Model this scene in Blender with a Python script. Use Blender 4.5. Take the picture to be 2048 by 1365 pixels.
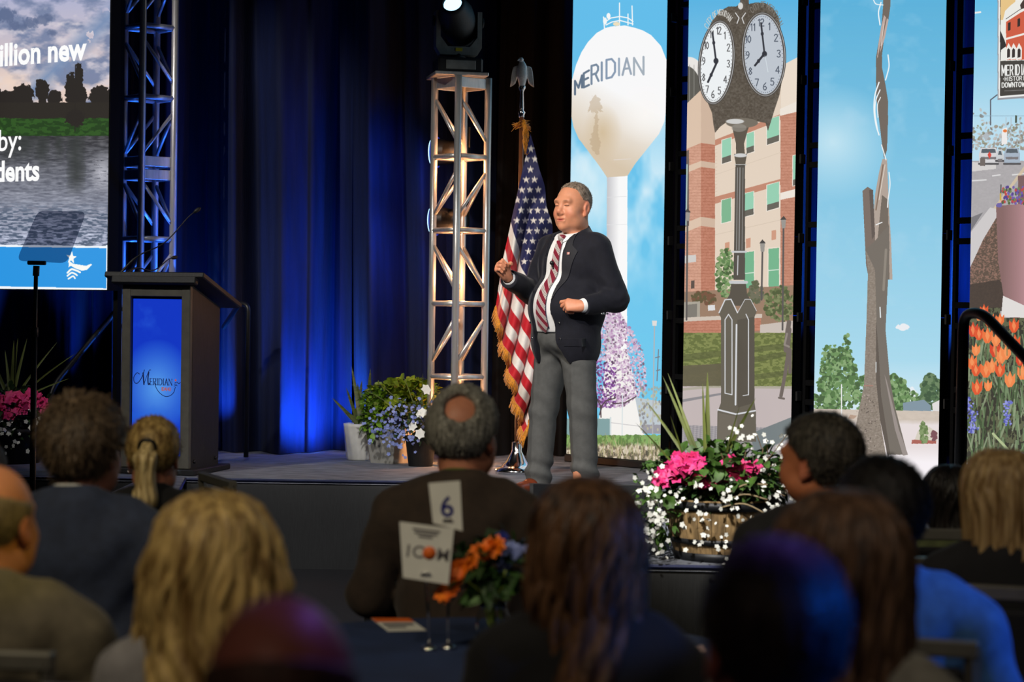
import bpy, math, random
import numpy as np
from mathutils import Matrix, Vector

for _o in list(bpy.data.objects):
    bpy.data.objects.remove(_o)
scene = bpy.context.scene
COL = scene.collection
PI = math.pi
random.seed(7)
RNG = np.random.default_rng(7)

# ------------------------------------------------------------------ camera
FPX = 3982.0                      # focal length in pixels of the 2048 x 1365 frame (70 mm on 36 mm)
PITCH, ROLL = 0.0157, 0.0145
CAM = np.array([0.0, 0.0, 1.6])
STAGE = 0.55
_fw = np.array([0, math.cos(PITCH), -math.sin(PITCH)])
_up0 = np.array([0, math.sin(PITCH), math.cos(PITCH)])
_rt0 = np.array([1.0, 0, 0])
RT = math.cos(ROLL) * _rt0 + math.sin(ROLL) * _up0
UP = -math.sin(ROLL) * _rt0 + math.cos(ROLL) * _up0
cam_data = bpy.data.cameras.new('camera')
cam_data.lens = 70; cam_data.sensor_width = 36; cam_data.sensor_fit = 'HORIZONTAL'
cam_data.clip_start = 0.1; cam_data.clip_end = 200
cam_data.dof.use_dof = True
cam_data.dof.focus_distance = 11.35
cam_data.dof.aperture_fstop = 3.2
cam = bpy.data.objects.new('camera', cam_data)
COL.objects.link(cam)
cam.matrix_world = Matrix(((RT[0], UP[0], -_fw[0], CAM[0]), (RT[1], UP[1], -_fw[1], CAM[1]),
                           (RT[2], UP[2], -_fw[2], CAM[2]), (0, 0, 0, 1)))
scene.camera = cam

def ray(px, py):
    return _fw + (px - 1024) / FPX * RT - (py - 682.5) / FPX * UP
def at(px, py, Y):
    d = ray(px, py); return CAM + d * (Y / d[1])
def onz(px, py, z):
    d = ray(px, py); return CAM + d * ((z - CAM[2]) / d[2])
def project(P):
    """world points (...,3) -> photo pixels"""
    V = np.asarray(P, float) - CAM
    w = V @ _fw
    return 1024 + FPX * (V @ RT) / w, 682.5 - FPX * (V @ UP) / w

# ------------------------------------------------------------------ world, exposure, room lights
scene.view_settings.view_transform = 'Standard'
scene.view_settings.look = 'None'
scene.view_settings.exposure = 0.0
scene.view_settings.gamma = 1.0
scene.view_settings.use_curve_mapping = False
world = bpy.data.worlds.new('dark_hall'); scene.world = world
world.use_nodes = True
world.node_tree.nodes['Background'].inputs[0].default_value = (0.0040, 0.0042, 0.0050, 1)
world.node_tree.nodes['Background'].inputs[1].default_value = 1.0

def spot(name, loc, target, energy, color, angle, blend=0.5, size=0.1):
    l = bpy.data.lights.new(name, 'SPOT')
    l.energy = energy; l.color = color; l.spot_size = math.radians(angle); l.spot_blend = blend
    l.shadow_soft_size = size
    o = bpy.data.objects.new(name, l); COL.objects.link(o)
    o.location = loc
    o.rotation_euler = (Vector(target) - Vector(loc)).to_track_quat('-Z', 'Y').to_euler()
    return o
# stage key from the high left, its twin from the high right, and weaker front wash
spot('stage_key_light', (-4.2, 5.5, 6.2), (0.4, 11.4, 1.7), 2600, (1.0, 0.88, 0.74), 25, 0.6, 0.12)
spot('stage_fill_light', (4.6, 3.5, 6.2), (0.3, 11.6, 1.4), 210, (0.95, 0.92, 0.90), 26, 0.7, 0.12)
spot('stage_wash_light', (-0.8, 3.0, 6.5), (-0.1, 11.2, 0.5), 2300, (1.0, 0.97, 0.95), 27, 0.7, 0.2)
spot('lectern_light', (-5.0, 7.0, 6.2), (-2.1, 12.9, 1.5), 900, (1.0, 0.96, 0.90), 22, 0.7, 0.15)
spot('planter_light', (-1.2, 3.4, 6.0), (1.0, 8.7, 1.0), 3200, (1.0, 0.96, 0.90), 13, 0.6, 0.1)
# dim house lights above and behind the audience
spot('house_light', (-3.0, 1.2, 5.4), (-0.9, 5.4, 1.1), 420, (1.0, 0.86, 0.60), 44, 0.9, 0.2)
spot('house_light.001', (2.6, 0.4, 5.4), (0.9, 4.8, 1.0), 100, (0.95, 0.88, 0.80), 46, 0.9, 0.2)
spot('added_front_row_spot', (-1.5, -1.0, 4.2), (-0.15, 2.3, 1.1), 46, (1.0, 0.72, 0.56), 40, 0.9, 0.15)  # extra unseen spot, added to brighten the nearest heads
spot('added_truss_spot', (-6.0, 7.0, 5.8), (-2.5, 13.7, 2.7), 1900, (1.0, 0.92, 0.80), 20, 0.7, 0.1)  # no house light: unseen spot added to brighten the tall truss
spot('added_truss_spot.001', (-3.4, 6.5, 6.0), (-0.4, 13.4, 2.2), 900, (1.0, 0.95, 0.88), 13, 0.6, 0.1)  # likewise added, brightens the truss with the moving light
spot('house_light.002', (-0.7, 0.6, 5.4), (-0.1, 5.0, 0.9), 190, (1.0, 0.86, 0.66), 44, 0.9, 0.2)
# coloured effect lights that sweep over the audience
spot('blue_effect_light', (2.7, 2.35, 2.3), (0.40, 2.30, 1.12), 300, (0.01, 0.14, 1.0), 13, 0.5, 0.05)
spot('blue_effect_light.001', (4.2, 3.4, 3.2), (1.02, 4.2, 0.85), 430, (0.03, 0.26, 1.0), 12, 0.6, 0.05)
spot('blue_effect_light.002', (3.4, 2.2, 3.0), (0.22, 3.52, 1.10), 330, (0.02, 0.20, 1.0), 4.2, 0.5, 0.03)
spot('yellow_effect_light', (0.9, 1.6, 3.4), (-0.97, 3.86, 1.15), 85, (1.0, 0.80, 0.05), 5.5, 0.6, 0.03)
spot('purple_effect_light', (1.6, 5.0, 4.2), (-0.2, 2.0, 1.2), 120, (0.34, 0.16, 1.0), 16, 0.7, 0.05)

# ------------------------------------------------------------------ materials
def lin(c):
    out = []
    for v in c[:3]:
        v = v / 255.0
        out.append(v / 12.92 if v <= 0.04045 else ((v + 0.055) / 1.055) ** 2.4)
    return tuple(out) + (1.0,)

class NT:
    def __init__(self, name):
        self.m = bpy.data.materials.new(name); self.m.use_nodes = True
        self.t = self.m.node_tree; self.n = self.t.nodes
        self.b = self.n['Principled BSDF']; self.out = self.n['Material Output']
    def new(self, kind, **kw):
        nd = self.n.new(kind)
        for k, v in kw.items():
            if hasattr(nd, k): setattr(nd, k, v)
            else: nd.inputs[k].default_value = v
        return nd
    def link(self, a, b): self.t.links.new(a, b)
    def coords(self, scale=(1, 1, 1), kind='Object'):
        tc = self.new('ShaderNodeTexCoord'); mp = self.new('ShaderNodeMapping')
        mp.inputs['Scale'].default_value = scale
        self.link(tc.outputs[kind], mp.inputs['Vector']); return mp.outputs['Vector']

def mat(name, col, rough=0.6, metal=0.0, var=0.12, scale=20.0, stretch=(1, 1, 1), bump=0.0, bscale=None,
        spec=0.5, sheen=0.0, col2=None, detail=4.0, transmission=0.0, coat=0.0, attr=None):
    """principled material with noise-driven colour variation and relief"""
    k = NT(name); b = k.b
    c1 = lin(col); c2 = lin(col2) if col2 else tuple(max(0, v * (1 - var * 2.2)) for v in c1[:3]) + (1,)
    v = k.coords(stretch)
    nz = k.new('ShaderNodeTexNoise'); nz.inputs['Scale'].default_value = scale; nz.inputs['Detail'].default_value = detail
    k.link(v, nz.inputs['Vector'])
    rp = k.new('ShaderNodeValToRGB')
    rp.color_ramp.elements[0].position = 0.32; rp.color_ramp.elements[0].color = c2
    rp.color_ramp.elements[1].position = 0.68; rp.color_ramp.elements[1].color = c1
    k.link(nz.outputs['Fac'], rp.inputs['Fac'])
    if attr:
        at_ = k.new('ShaderNodeAttribute', attribute_name=attr)
        mx = k.new('ShaderNodeMix', data_type='RGBA', blend_type='MULTIPLY')
        mx.inputs[0].default_value = 1.0
        k.link(at_.outputs['Color'], mx.inputs[6]); k.link(rp.outputs['Color'], mx.inputs[7])
        k.link(mx.outputs[2], b.inputs['Base Color'])
    else:
        k.link(rp.outputs['Color'], b.inputs['Base Color'])
    b.inputs['Roughness'].default_value = rough; b.inputs['Metallic'].default_value = metal
    b.inputs['Specular IOR Level'].default_value = spec
    b.inputs['Sheen Weight'].default_value = sheen; b.inputs['Sheen Roughness'].default_value = 0.4
    b.inputs['Transmission Weight'].default_value = transmission
    b.inputs['Coat Weight'].default_value = coat
    if bump > 0:
        n2 = k.new('ShaderNodeTexNoise'); n2.inputs['Scale'].default_value = bscale or scale * 3; n2.inputs['Detail'].default_value = 5
        k.link(v, n2.inputs['Vector'])
        bp = k.new('ShaderNodeBump'); bp.inputs['Strength'].default_value = bump; bp.inputs['Distance'].default_value = 0.01
        k.link(n2.outputs['Fac'], bp.inputs['Height']); k.link(bp.outputs['Normal'], b.inputs['Normal'])
    return k.m

def emit(name, col, strength=1.0):
    k = NT(name); k.b.inputs['Base Color'].default_value = (0, 0, 0, 1)
    k.b.inputs['Roughness'].default_value = 0.4; k.b.inputs['Specular IOR Level'].default_value = 0.2
    nz = k.new('ShaderNodeTexNoise'); nz.inputs['Scale'].default_value = 30
    k.link(k.coords(), nz.inputs['Vector'])
    rp = k.new('ShaderNodeValToRGB'); c = lin(col)
    rp.color_ramp.elements[0].color = tuple(v * 0.96 for v in c[:3]) + (1,); rp.color_ramp.elements[1].color = c
    k.link(nz.outputs['Fac'], rp.inputs['Fac'])
    k.link(rp.outputs['Color'], k.b.inputs['Emission Color']); k.b.inputs['Emission Strength'].default_value = strength
    return k.m

def hairmat(name, dark, light, zs=5.0, xs=60.0, rough=0.45, mid=0.5):
    k = NT(name); v = k.coords((xs, xs, zs))
    nz = k.new('ShaderNodeTexNoise'); nz.inputs['Scale'].default_value = 1.0; nz.inputs['Detail'].default_value = 3
    k.link(v, nz.inputs['Vector'])
    rp = k.new('ShaderNodeValToRGB')
    rp.color_ramp.elements[0].position = mid - 0.16; rp.color_ramp.elements[0].color = lin(dark)
    rp.color_ramp.elements[1].position = mid + 0.16; rp.color_ramp.elements[1].color = lin(light)
    k.link(nz.outputs['Fac'], rp.inputs['Fac']); k.link(rp.outputs['Color'], k.b.inputs['Base Color'])
    k.b.inputs['Roughness'].default_value = rough; k.b.inputs['Specular IOR Level'].default_value = 0.35
    n2 = k.new('ShaderNodeTexNoise'); n2.inputs['Scale'].default_value = 2.5; k.link(v, n2.inputs['Vector'])
    bp = k.new('ShaderNodeBump'); bp.inputs['Strength'].default_value = 0.5; bp.inputs['Distance'].default_value = 0.006
    k.link(n2.outputs['Fac'], bp.inputs['Height']); k.link(bp.outputs['Normal'], k.b.inputs['Normal'])
    return k.m

def attrmat(name, rough=0.6, bump=0.0, bscale=200, sheen=0.0, sss=0.0, spec=0.4):
    k = NT(name)
    a = k.new('ShaderNodeAttribute', attribute_name='Col')
    nz = k.new('ShaderNodeTexNoise'); nz.inputs['Scale'].default_value = 60
    k.link(k.coords(), nz.inputs['Vector'])
    hs = k.new('ShaderNodeHueSaturation')
    mr = k.new('ShaderNodeMapRange'); mr.inputs['To Min'].default_value = 0.9; mr.inputs['To Max'].default_value = 1.1
    k.link(nz.outputs['Fac'], mr.inputs['Value']); k.link(mr.outputs['Result'], hs.inputs['Value'])
    k.link(a.outputs['Color'], hs.inputs['Color']); k.link(hs.outputs['Color'], k.b.inputs['Base Color'])
    k.b.inputs['Roughness'].default_value = rough; k.b.inputs['Sheen Weight'].default_value = sheen
    k.b.inputs['Specular IOR Level'].default_value = spec
    if sss:
        k.b.inputs['Subsurface Weight'].default_value = sss
        k.b.inputs['Subsurface Radius'].default_value = (0.012, 0.005, 0.003)
        k.b.inputs['Subsurface Scale'].default_value = 0.6
    if bump:
        n2 = k.new('ShaderNodeTexNoise'); n2.inputs['Scale'].default_value = bscale; k.link(k.coords(), n2.inputs['Vector'])
        bp = k.new('ShaderNodeBump'); bp.inputs['Strength'].default_value = bump; bp.inputs['Distance'].default_value = 0.004
        k.link(n2.outputs['Fac'], bp.inputs['Height']); k.link(bp.outputs['Normal'], k.b.inputs['Normal'])
    return k.m

# ------------------------------------------------------------------ mesh helpers
class MB:
    """collects shapes; build() links them as ONE mesh object"""
    def __init__(self): self.v = []; self.f = []; self.c = None
    def add(self, v, f):
        o = len(self.v); self.v.extend([tuple(map(float, p)) for p in v]); self.f.extend([tuple(i + o for i in q) for q in f]); return self
    def box(self, c, s, rot=None, bev=0.0):
        x, y, z = s[0] / 2, s[1] / 2, s[2] / 2
        if bev <= 0:
            v = [(-x, -y, -z), (x, -y, -z), (x, y, -z), (-x, y, -z), (-x, -y, z), (x, -y, z), (x, y, z), (-x, y, z)]
            f = [(0, 3, 2, 1), (4, 5, 6, 7), (0, 1, 5, 4), (1, 2, 6, 5), (2, 3, 7, 6), (3, 0, 4, 7)]
        else:
            b = min(bev, x * .9, y * .9, z * .9); v = []; rings = []
            def ring(ix, iy, zz):
                r = []
                for sx, sy in ((-1, -1), (1, -1), (1, 1), (-1, 1)):
                    pts = [(sx * x * 1.0, sy * (iy)), (sx * (ix), sy * y)]
                    if sx * sy > 0: pts = pts
                    else: pts = pts[::-1]
                    r += [(p[0], p[1], zz) for p in pts]
                return r
            def ring_in(zz):
                r = []
                for sx, sy in ((-1, -1), (1, -1), (1, 1), (-1, 1)):
                    p = (sx * (x - b), sy * (y - b), zz); r += [p, p]
                return r
            R = [ring_in(-z), ring(x - b, y - b, -z + b), ring(x - b, y - b, z - b), ring_in(z)]
            for rr in R: v += rr
            f = [tuple(range(7, -1, -1)), tuple(range(24, 32))]
            for k in range(3):
                for i in range(8):
                    j = (i + 1) % 8; f.append((k * 8 + i, k * 8 + j, k * 8 + 8 + j, k * 8 + 8 + i))
        M = rot
        if M is not None: v = [tuple(M @ Vector(p)) for p in v]
        v = [(p[0] + c[0], p[1] + c[1], p[2] + c[2]) for p in v]
        return self.add(v, f)
    def tube(self, path, r, n=8, cap=True, flat=1.0):
        P = np.array(path, float); m = len(P)
        rs = np.full(m, r, float) if np.isscalar(r) else np.array(r, float)
        T = np.gradient(P, axis=0); T /= np.linalg.norm(T, axis=1)[:, None] + 1e-12
        ref = np.array([0, 0, 1.0]) if abs(T[0][2]) < 0.9 else np.array([1.0, 0, 0])
        a = np.cross(T[0], ref); a /= np.linalg.norm(a); v = []
        for i in range(m):
            a = a - T[i] * (a @ T[i]); a /= np.linalg.norm(a) + 1e-12; b = np.cross(T[i], a)
            for j in range(n):
                t = 2 * PI * j / n; v.append(P[i] + rs[i] * (math.cos(t) * a + flat * math.sin(t) * b))
        f = [(i * n + j, i * n + (j + 1) % n, (i + 1) * n + (j + 1) % n, (i + 1) * n + j) for i in range(m - 1) for j in range(n)]
        if cap: f += [tuple(range(n - 1, -1, -1)), tuple(range((m - 1) * n, m * n))]
        return self.add(v, f)
    def lathe(self, prof, n=24, c=(0, 0, 0), axis='z', a0=0, a1=2 * PI, wob=None):
        v = []; m = len(prof); full = abs(a1 - a0 - 2 * PI) < 1e-6; k = n if full else n + 1
        for (r, z) in prof:
            for j in range(k):
                t = a0 + (a1 - a0) * j / n
                rr = r * (wob(t, z) if wob else 1.0)
                p = (rr * math.cos(t), rr * math.sin(t), z)
                if axis == 'y': p = (p[0], p[2], p[1])
                elif axis == 'x': p = (p[2], p[0], p[1])
                v.append((p[0] + c[0], p[1] + c[1], p[2] + c[2]))
        f = []
        for i in range(m - 1):
            for j in range(n):
                j2 = (j + 1) % k
                q = (i * k + j, i * k + j2, (i + 1) * k + j2, (i + 1) * k + j)
                f.append(q if axis != 'y' else q[::-1])
        return self.add(v, f)
    def prism(self, poly, a, b, axis='y'):
        """2-D polygon (first two axes) extruded from a to b"""
        n = len(poly); v = []
        for d in (a, b):
            for (p, q) in poly:
                v.append({'y': (p, d, q), 'z': (p, q, d), 'x': (d, p, q)}[axis])
        f = [tuple(range(n)), tuple(range(2 * n - 1, n - 1, -1))]
        f += [(i, i + n, (i + 1) % n + n, (i + 1) % n) for i in range(n)]
        return self.add(v, f)
    def grid(self, G, closed=False):
        G = np.asarray(G); m, n = G.shape[:2]
        f = [(i * n + j, i * n + (j + 1) % n, (i + 1) * n + (j + 1) % n, (i + 1) * n + j) for i in range(m - 1) for j in range(n if closed else n - 1)]
        return self.add(G.reshape(-1, 3), f)
    def slab(self, G, t):
        """grid sheet given thickness along its normals"""
        G = np.asarray(G, float); m, n = G.shape[:2]
        du = np.gradient(G, axis=1); dv = np.gradient(G, axis=0)
        N = np.cross(du, dv); N /= np.linalg.norm(N, axis=2)[..., None] + 1e-12
        A = G + N * t / 2; B = G - N * t / 2
        self.grid(A); self.grid(B[:, ::-1])
        ed = lambda X, Y: self.grid(np.stack([X, Y]))
        ed(A[0], B[0]); ed(B[-1], A[-1]); ed(B[:, 0], A[:, 0]); ed(A[:, -1], B[:, -1])
        return self
    def sphere(self, c, r, n=10, m=6):
        r = (r, r, r) if np.isscalar(r) else r
        prof = [(math.sin(PI * i / m), -math.cos(PI * i / m)) for i in range(m + 1)]
        v = [(c[0] + r[0] * p * math.cos(2 * PI * j / n), c[1] + r[1] * p * math.sin(2 * PI * j / n), c[2] + r[2] * z) for p, z in prof for j in range(n)]
        f = [(i * n + j, i * n + (j + 1) % n, (i + 1) * n + (j + 1) % n, (i + 1) * n + j) for i in range(m) for j in range(n)]
        return self.add(v, f)
    def build(self, name, m, parent=None, smooth=False, world=True):
        return obj(name, np.array(self.v), self.f, m, parent, smooth, world)

FRAME = {}
def _inv(parent, V):
    loc, rz = FRAME[parent.name]
    c, s = math.cos(-rz), math.sin(-rz); W = V - loc
    return np.stack([W[:, 0] * c - W[:, 1] * s, W[:, 0] * s + W[:, 1] * c, W[:, 2]], 1)
def obj(name, V, F, m, parent=None, smooth=False, world=True, col=None):
    """one mesh object; world=True: the vertices are in world space and move into the parent's frame"""
    V = np.asarray(V, float)
    if parent is not None and world and len(V): 
        p = parent
        while p.name not in FRAME: p = p.parent
        V = _inv(p, V)
    me = bpy.data.meshes.new(name)
    if isinstance(F, np.ndarray) and F.ndim == 2:
        k = F.shape[1]; nF = len(F)
        me.vertices.add(len(V)); me.vertices.foreach_set('co', V.astype(np.float32).ravel())
        me.loops.add(nF * k); me.loops.foreach_set('vertex_index', F.astype(np.int32).ravel())
        me.polygons.add(nF); me.polygons.foreach_set('loop_start', np.arange(0, nF * k, k, dtype=np.int32))
        me.update(calc_edges=True); me.validate()
    else:
        me.from_pydata([tuple(p) for p in V], [], F)
    if smooth: me.polygons.foreach_set('use_smooth', np.ones(len(me.polygons), bool))
    if col is not None:
        a = me.color_attributes.new('Col', 'FLOAT_COLOR', 'POINT')
        c4 = np.ones((len(V), 4), np.float32); c4[:, :3] = col
        a.data.foreach_set('color', c4.ravel())
    me.materials.append(m)
    o = bpy.data.objects.new(name, me); COL.objects.link(o)
    if parent is not None: o.parent = parent
    return o
def tag(o, label, cat, group=None):
    o['label'] = label; o['category'] = cat
    if group: o['group'] = group
    return o
def thing(name, label, cat, loc=(0, 0, 0), rz=0.0, group=None):
    o = bpy.data.objects.new(name, None); COL.objects.link(o); o.empty_display_size = 0.1
    o.location = tuple(loc); o.rotation_euler = (0, 0, rz)
    FRAME[o.name] = (np.array(loc, float), rz)
    return tag(o, label, cat, group)
def struct(o):
    o['kind'] = 'structure'; return o
def dup(root, loc, rz, label, group=None):
    r = root.copy(); COL.objects.link(r); r.location = tuple(loc); r.rotation_euler = (0, 0, rz); r['label'] = label
    if group: r['group'] = group
    FRAME[r.name] = (np.array(loc, float), rz)
    for ch in list(root.children):
        c = ch.copy(); COL.objects.link(c); c.parent = r
        for g in ch.children:
            d = g.copy(); COL.objects.link(d); d.parent = c
    return r
def spline(pts, n=8):
    """Catmull-Rom through points"""
    P = [np.array(p, float) for p in pts]; P = [2 * P[0] - P[1]] + P + [2 * P[-1] - P[-2]]; out = []
    for i in range(1, len(P) - 2):
        for k in range(n):
            t = k / n
            out.append(0.5 * ((2 * P[i]) + (-P[i - 1] + P[i + 1]) * t + (2 * P[i - 1] - 5 * P[i] + 4 * P[i + 1] - P[i + 2]) * t * t + (-P[i - 1] + 3 * P[i] - 3 * P[i + 1] + P[i + 2]) * t ** 3))
    out.append(P[-2]); return np.array(out)
def bend(pts, r, n=5):
    """polyline with rounded corners"""
    P = [np.array(p, float) for p in pts]; out = [P[0]]
    for i in range(1, len(P) - 1):
        a = P[i - 1] - P[i]; b = P[i + 1] - P[i]
        la, lb = np.linalg.norm(a), np.linalg.norm(b); d = min(r, la * .45, lb * .45)
        A = P[i] + a / la * d; B = P[i] + b / lb * d
        for k in range(n + 1):
            t = k / n; out.append((1 - t) ** 2 * A + 2 * t * (1 - t) * P[i] + t * t * B)
    out.append(P[-1]); return np.array(out)

# ------------------------------------------------------------------ pictures shown by the screens (drawn by code, nothing is loaded)
def vnoise(X, Y, seed=0, oct=4):
    """fractal value noise at coordinates X, Y"""
    out = np.zeros(np.broadcast(X, Y).shape); amp = 1.0; tot = 0
    for o in range(oct):
        r = np.random.default_rng(seed * 17 + o).random((64, 64))
        x = (X * 2 ** o) % 64; y = (Y * 2 ** o) % 64
        xi = np.floor(x).astype(int); yi = np.floor(y).astype(int); fx = x - xi; fy = y - yi
        xi %= 64; yi %= 64; xj = (xi + 1) % 64; yj = (yi + 1) % 64
        fx = fx * fx * (3 - 2 * fx); fy = fy * fy * (3 - 2 * fy)
        out += amp * ((r[yi, xi] * (1 - fx) + r[yi, xj] * fx) * (1 - fy) + (r[yj, xi] * (1 - fx) + r[yj, xj] * fx) * fy)
        tot += amp; amp *= 0.5
    return out / tot
GLYPH = {
 'A': [[(0, 0), (.35, 1), (.7, 0)], [(.13, .36), (.57, .36)]], 'C': [[(.66, .8), (.5, 1), (.2, 1), (0, .75), (0, .25), (.2, 0), (.5, 0), (.66, .2)]],
 'D': [[(0, 0), (0, 1), (.4, 1), (.66, .75), (.66, .25), (.4, 0), (0, 0)]], 'E': [[(.6, 1), (0, 1), (0, 0), (.6, 0)], [(0, .52), (.5, .52)]],
 'F': [[(.6, 1), (0, 1), (0, 0)], [(0, .52), (.5, .52)]], 'H': [[(0, 0), (0, 1)], [(.66, 0), (.66, 1)], [(0, .5), (.66, .5)]], 'I': [[(.3, 0), (.3, 1)]],
 'M': [[(0, 0), (0, 1), (.4, .25), (.8, 1), (.8, 0)]], 'N': [[(0, 0), (0, 1), (.66, 0), (.66, 1)]],
 'O': [[(.2, 0), (0, .25), (0, .75), (.2, 1), (.5, 1), (.7, .75), (.7, .25), (.5, 0), (.2, 0)]],
 'R': [[(0, 0), (0, 1), (.45, 1), (.62, .85), (.62, .65), (.45, .5), (0, .5)], [(.35, .5), (.66, 0)]],
 'S': [[(.62, .85), (.45, 1), (.15, 1), (0, .8), (.1, .6), (.52, .45), (.64, .25), (.5, 0), (.15, 0), (0, .15)]],
 'T': [[(0, 1), (.7, 1)], [(.35, 1), (.35, 0)]], 'W': [[(0, 1), (.2, 0), (.42, .8), (.64, 0), (.84, 1)]], 'Y': [[(0, 1), (.35, .5), (.7, 1)], [(.35, .5), (.35, 0)]],
 '1': [[(.15, .8), (.35, 1), (.35, 0)]], '2': [[(.05, .8), (.2, 1), (.5, 1), (.62, .75), (.05, 0), (.65, 0)]],
 '3': [[(.05, .9), (.25, 1), (.5, .95), (.58, .75), (.3, .54), (.6, .3), (.5, .05), (.2, 0), (.03, .12)]], '4': [[(.5, 0), (.5, 1), (.0, .3), (.66, .3)]],
 '5': [[(.58, 1), (.12, 1), (.06, .58), (.4, .62), (.6, .35), (.45, .03), (.18, 0), (.02, .1)]], '6': [[(.5, 1), (.15, .7), (.04, .3), (.2, 0), (.48, 0), (.62, .28), (.45, .52), (.1, .42)]],
 '7': [[(.03, 1), (.62, 1), (.25, 0)]], '8': [[(.3, .54), (.08, .75), (.3, 1), (.52, .75), (.3, .54), (.04, .25), (.3, 0), (.56, .25), (.3, .54)]],
 '9': [[(.15, 0), (.5, .3), (.6, .7), (.44, 1), (.18, 1), (.03, .72), (.2, .48), (.56, .58)]], '0': [[(.3, 0), (.05, .3), (.05, .7), (.3, 1), (.55, .7), (.55, .3), (.3, 0)]], ' ': []}

class Canvas:
    """a picture on a flat screen; X, Y give every dot of the picture a place in drawing units"""
    def __init__(self, X, Y):
        self.X = X; self.Y = Y; self.img = np.zeros(X.shape + (3,), np.float32)
        self.cx = (X.min(0), X.max(0)); self.cy = (Y.min(1), Y.max(1))
    def sl(self, x0, y0, x1, y1, m=3):
        c = np.where((self.cx[1] >= x0 - m) & (self.cx[0] <= x1 + m))[0]; r = np.where((self.cy[1] >= y0 - m) & (self.cy[0] <= y1 + m))[0]
        if len(r) == 0 or len(c) == 0: return None
        return slice(r[0], r[-1] + 1), slice(c[0], c[-1] + 1)
    def blend(self, s, mask, col, alpha=1.0):
        col = np.asarray(col, np.float32) / 255.0
        a = (mask * alpha)[..., None].astype(np.float32)
        self.img[s] = self.img[s] * (1 - a) + col * a
    ALL = (slice(None), slice(None))
    def poly(self, pts, col, alpha=1.0, wob=0.0, tex=None):
        P = np.array(pts, float); s = self.sl(P[:, 0].min(), P[:, 1].min(), P[:, 0].max(), P[:, 1].max())
        if s is None: return
        x = self.X[s]; y = self.Y[s]
        if wob:
            x = x + wob * (vnoise(x / 4, y / 4, 5, 2) - .5) * 2; y = y + wob * (vnoise(x / 4, y / 4, 6, 2) - .5) * 2
        ins = np.zeros(x.shape, bool); j = len(P) - 1
        for i in range(len(P)):
            xi, yi = P[i]; xj, yj = P[j]
            if yi != yj:
                ins ^= ((yi > y) != (yj > y)) & (x < (xj - xi) * (y - yi) / (yj - yi) + xi)
            j = i
        self.blend(s, ins.astype(np.float32), tex(x, y) if tex else col, alpha)
    def line(self, pts, w, col, alpha=1.0, soft=0.6):
        P = np.array(pts, float); m = w + 2
        s = self.sl(P[:, 0].min() - m, P[:, 1].min() - m, P[:, 0].max() + m, P[:, 1].max() + m)
        if s is None: return
        x = self.X[s]; y = self.Y[s]; d = np.full(x.shape, 1e9)
        for (ax, ay), (bx, by) in zip(P[:-1], P[1:]):
            vx, vy = bx - ax, by - ay; L = vx * vx + vy * vy + 1e-9
            t = np.clip(((x - ax) * vx + (y - ay) * vy) / L, 0, 1)
            d = np.minimum(d, np.hypot(x - ax - t * vx, y - ay - t * vy))
        self.blend(s, np.clip((w / 2 - d) / soft + .5, 0, 1), col, alpha)
    def ell(self, cx, cy, rx, ry, col, rot=0.0, alpha=1.0, soft=0.8, wob=0.0, seed=3):
        m = max(rx, ry) * (1 + wob); s = self.sl(cx - m, cy - m, cx + m, cy + m)
        if s is None: return
        x = self.X[s] - cx; y = self.Y[s] - cy; c, sn = math.cos(rot), math.sin(rot)
        u = (x * c + y * sn) / rx; v = (-x * sn + y * c) / ry
        r = np.hypot(u, v)
        if wob: r = r + wob * (vnoise(self.X[s] / 5, self.Y[s] / 5, seed, 3) - .5) * 2
        self.blend(s, np.clip((1 - r) * min(rx, ry) / soft + .5, 0, 1), col, alpha)
    def text(self, t, f, w, col, gap=.28, alpha=1.0, soft=.6):
        """f maps (advance, height) in letter units to drawing units"""
        x = 0.0
        for ch in t:
            for st in GLYPH[ch]: self.line([f(x + p, q) for p, q in st], w, col, alpha, soft)
            x += (max([p for st in GLYPH[ch] for p, q in st]) if GLYPH[ch] else .3) + gap
    def image(self, name):
        h, w = self.img.shape[:2]; im = bpy.data.images.new(name, w, h)
        px = np.ones((h, w, 4), np.float32); px[..., :3] = np.clip(self.img, 0, 1)
        im.pixels.foreach_set(px[::-1].ravel()); im.update(); im.pack(); return im

def screen_canvas(O, e, w, z0, z1, ppm):
    """canvas for a vertical screen that starts at O and runs along e; drawing units = picture units of its own plane"""
    nx, ny = int(w * ppm), int((z1 - z0) * ppm)
    s = (np.arange(nx) + .5) / nx * w; z = z1 - (np.arange(ny) + .5) / ny * (z1 - z0)
    P = np.zeros((ny, nx, 3)); P[..., 0] = O[0] + e[0] * s; P[..., 1] = O[1] + e[1] * s; P[..., 2] = z[:, None]
    return Canvas(*project(P))
def screen_material(name, cv, strength, lines=0.0):
    k = NT(name); k.b.inputs['Base Color'].default_value = (0.01, 0.01, 0.01, 1); k.b.inputs['Roughness'].default_value = 0.5
    k.b.inputs['Specular IOR Level'].default_value = 0.1
    tx = k.new('ShaderNodeTexImage'); tx.image = cv.image(name); tx.extension = 'EXTEND'
    uv = k.new('ShaderNodeUVMap')
    k.link(uv.outputs['UV'], tx.inputs['Vector'])
    k.link(tx.outputs['Color'], k.b.inputs['Emission Color']); k.b.inputs['Emission Strength'].default_value = strength
    return k.m
def screen_face(name, O, e, w, z0, z1, m, parent):
    v = [(O[0], O[1], z0), (O[0] + e[0] * w, O[1] + e[1] * w, z0), (O[0] + e[0] * w, O[1] + e[1] * w, z1), (O[0], O[1], z1)]
    o = obj(name, np.array(v), [(0, 1, 2, 3)], m, parent)
    uv = o.data.uv_layers.new(name='UVMap')
    for i, t in enumerate(((0, 0), (1, 0), (1, 1), (0, 1))): uv.data[i].uv = t
    return o

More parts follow.
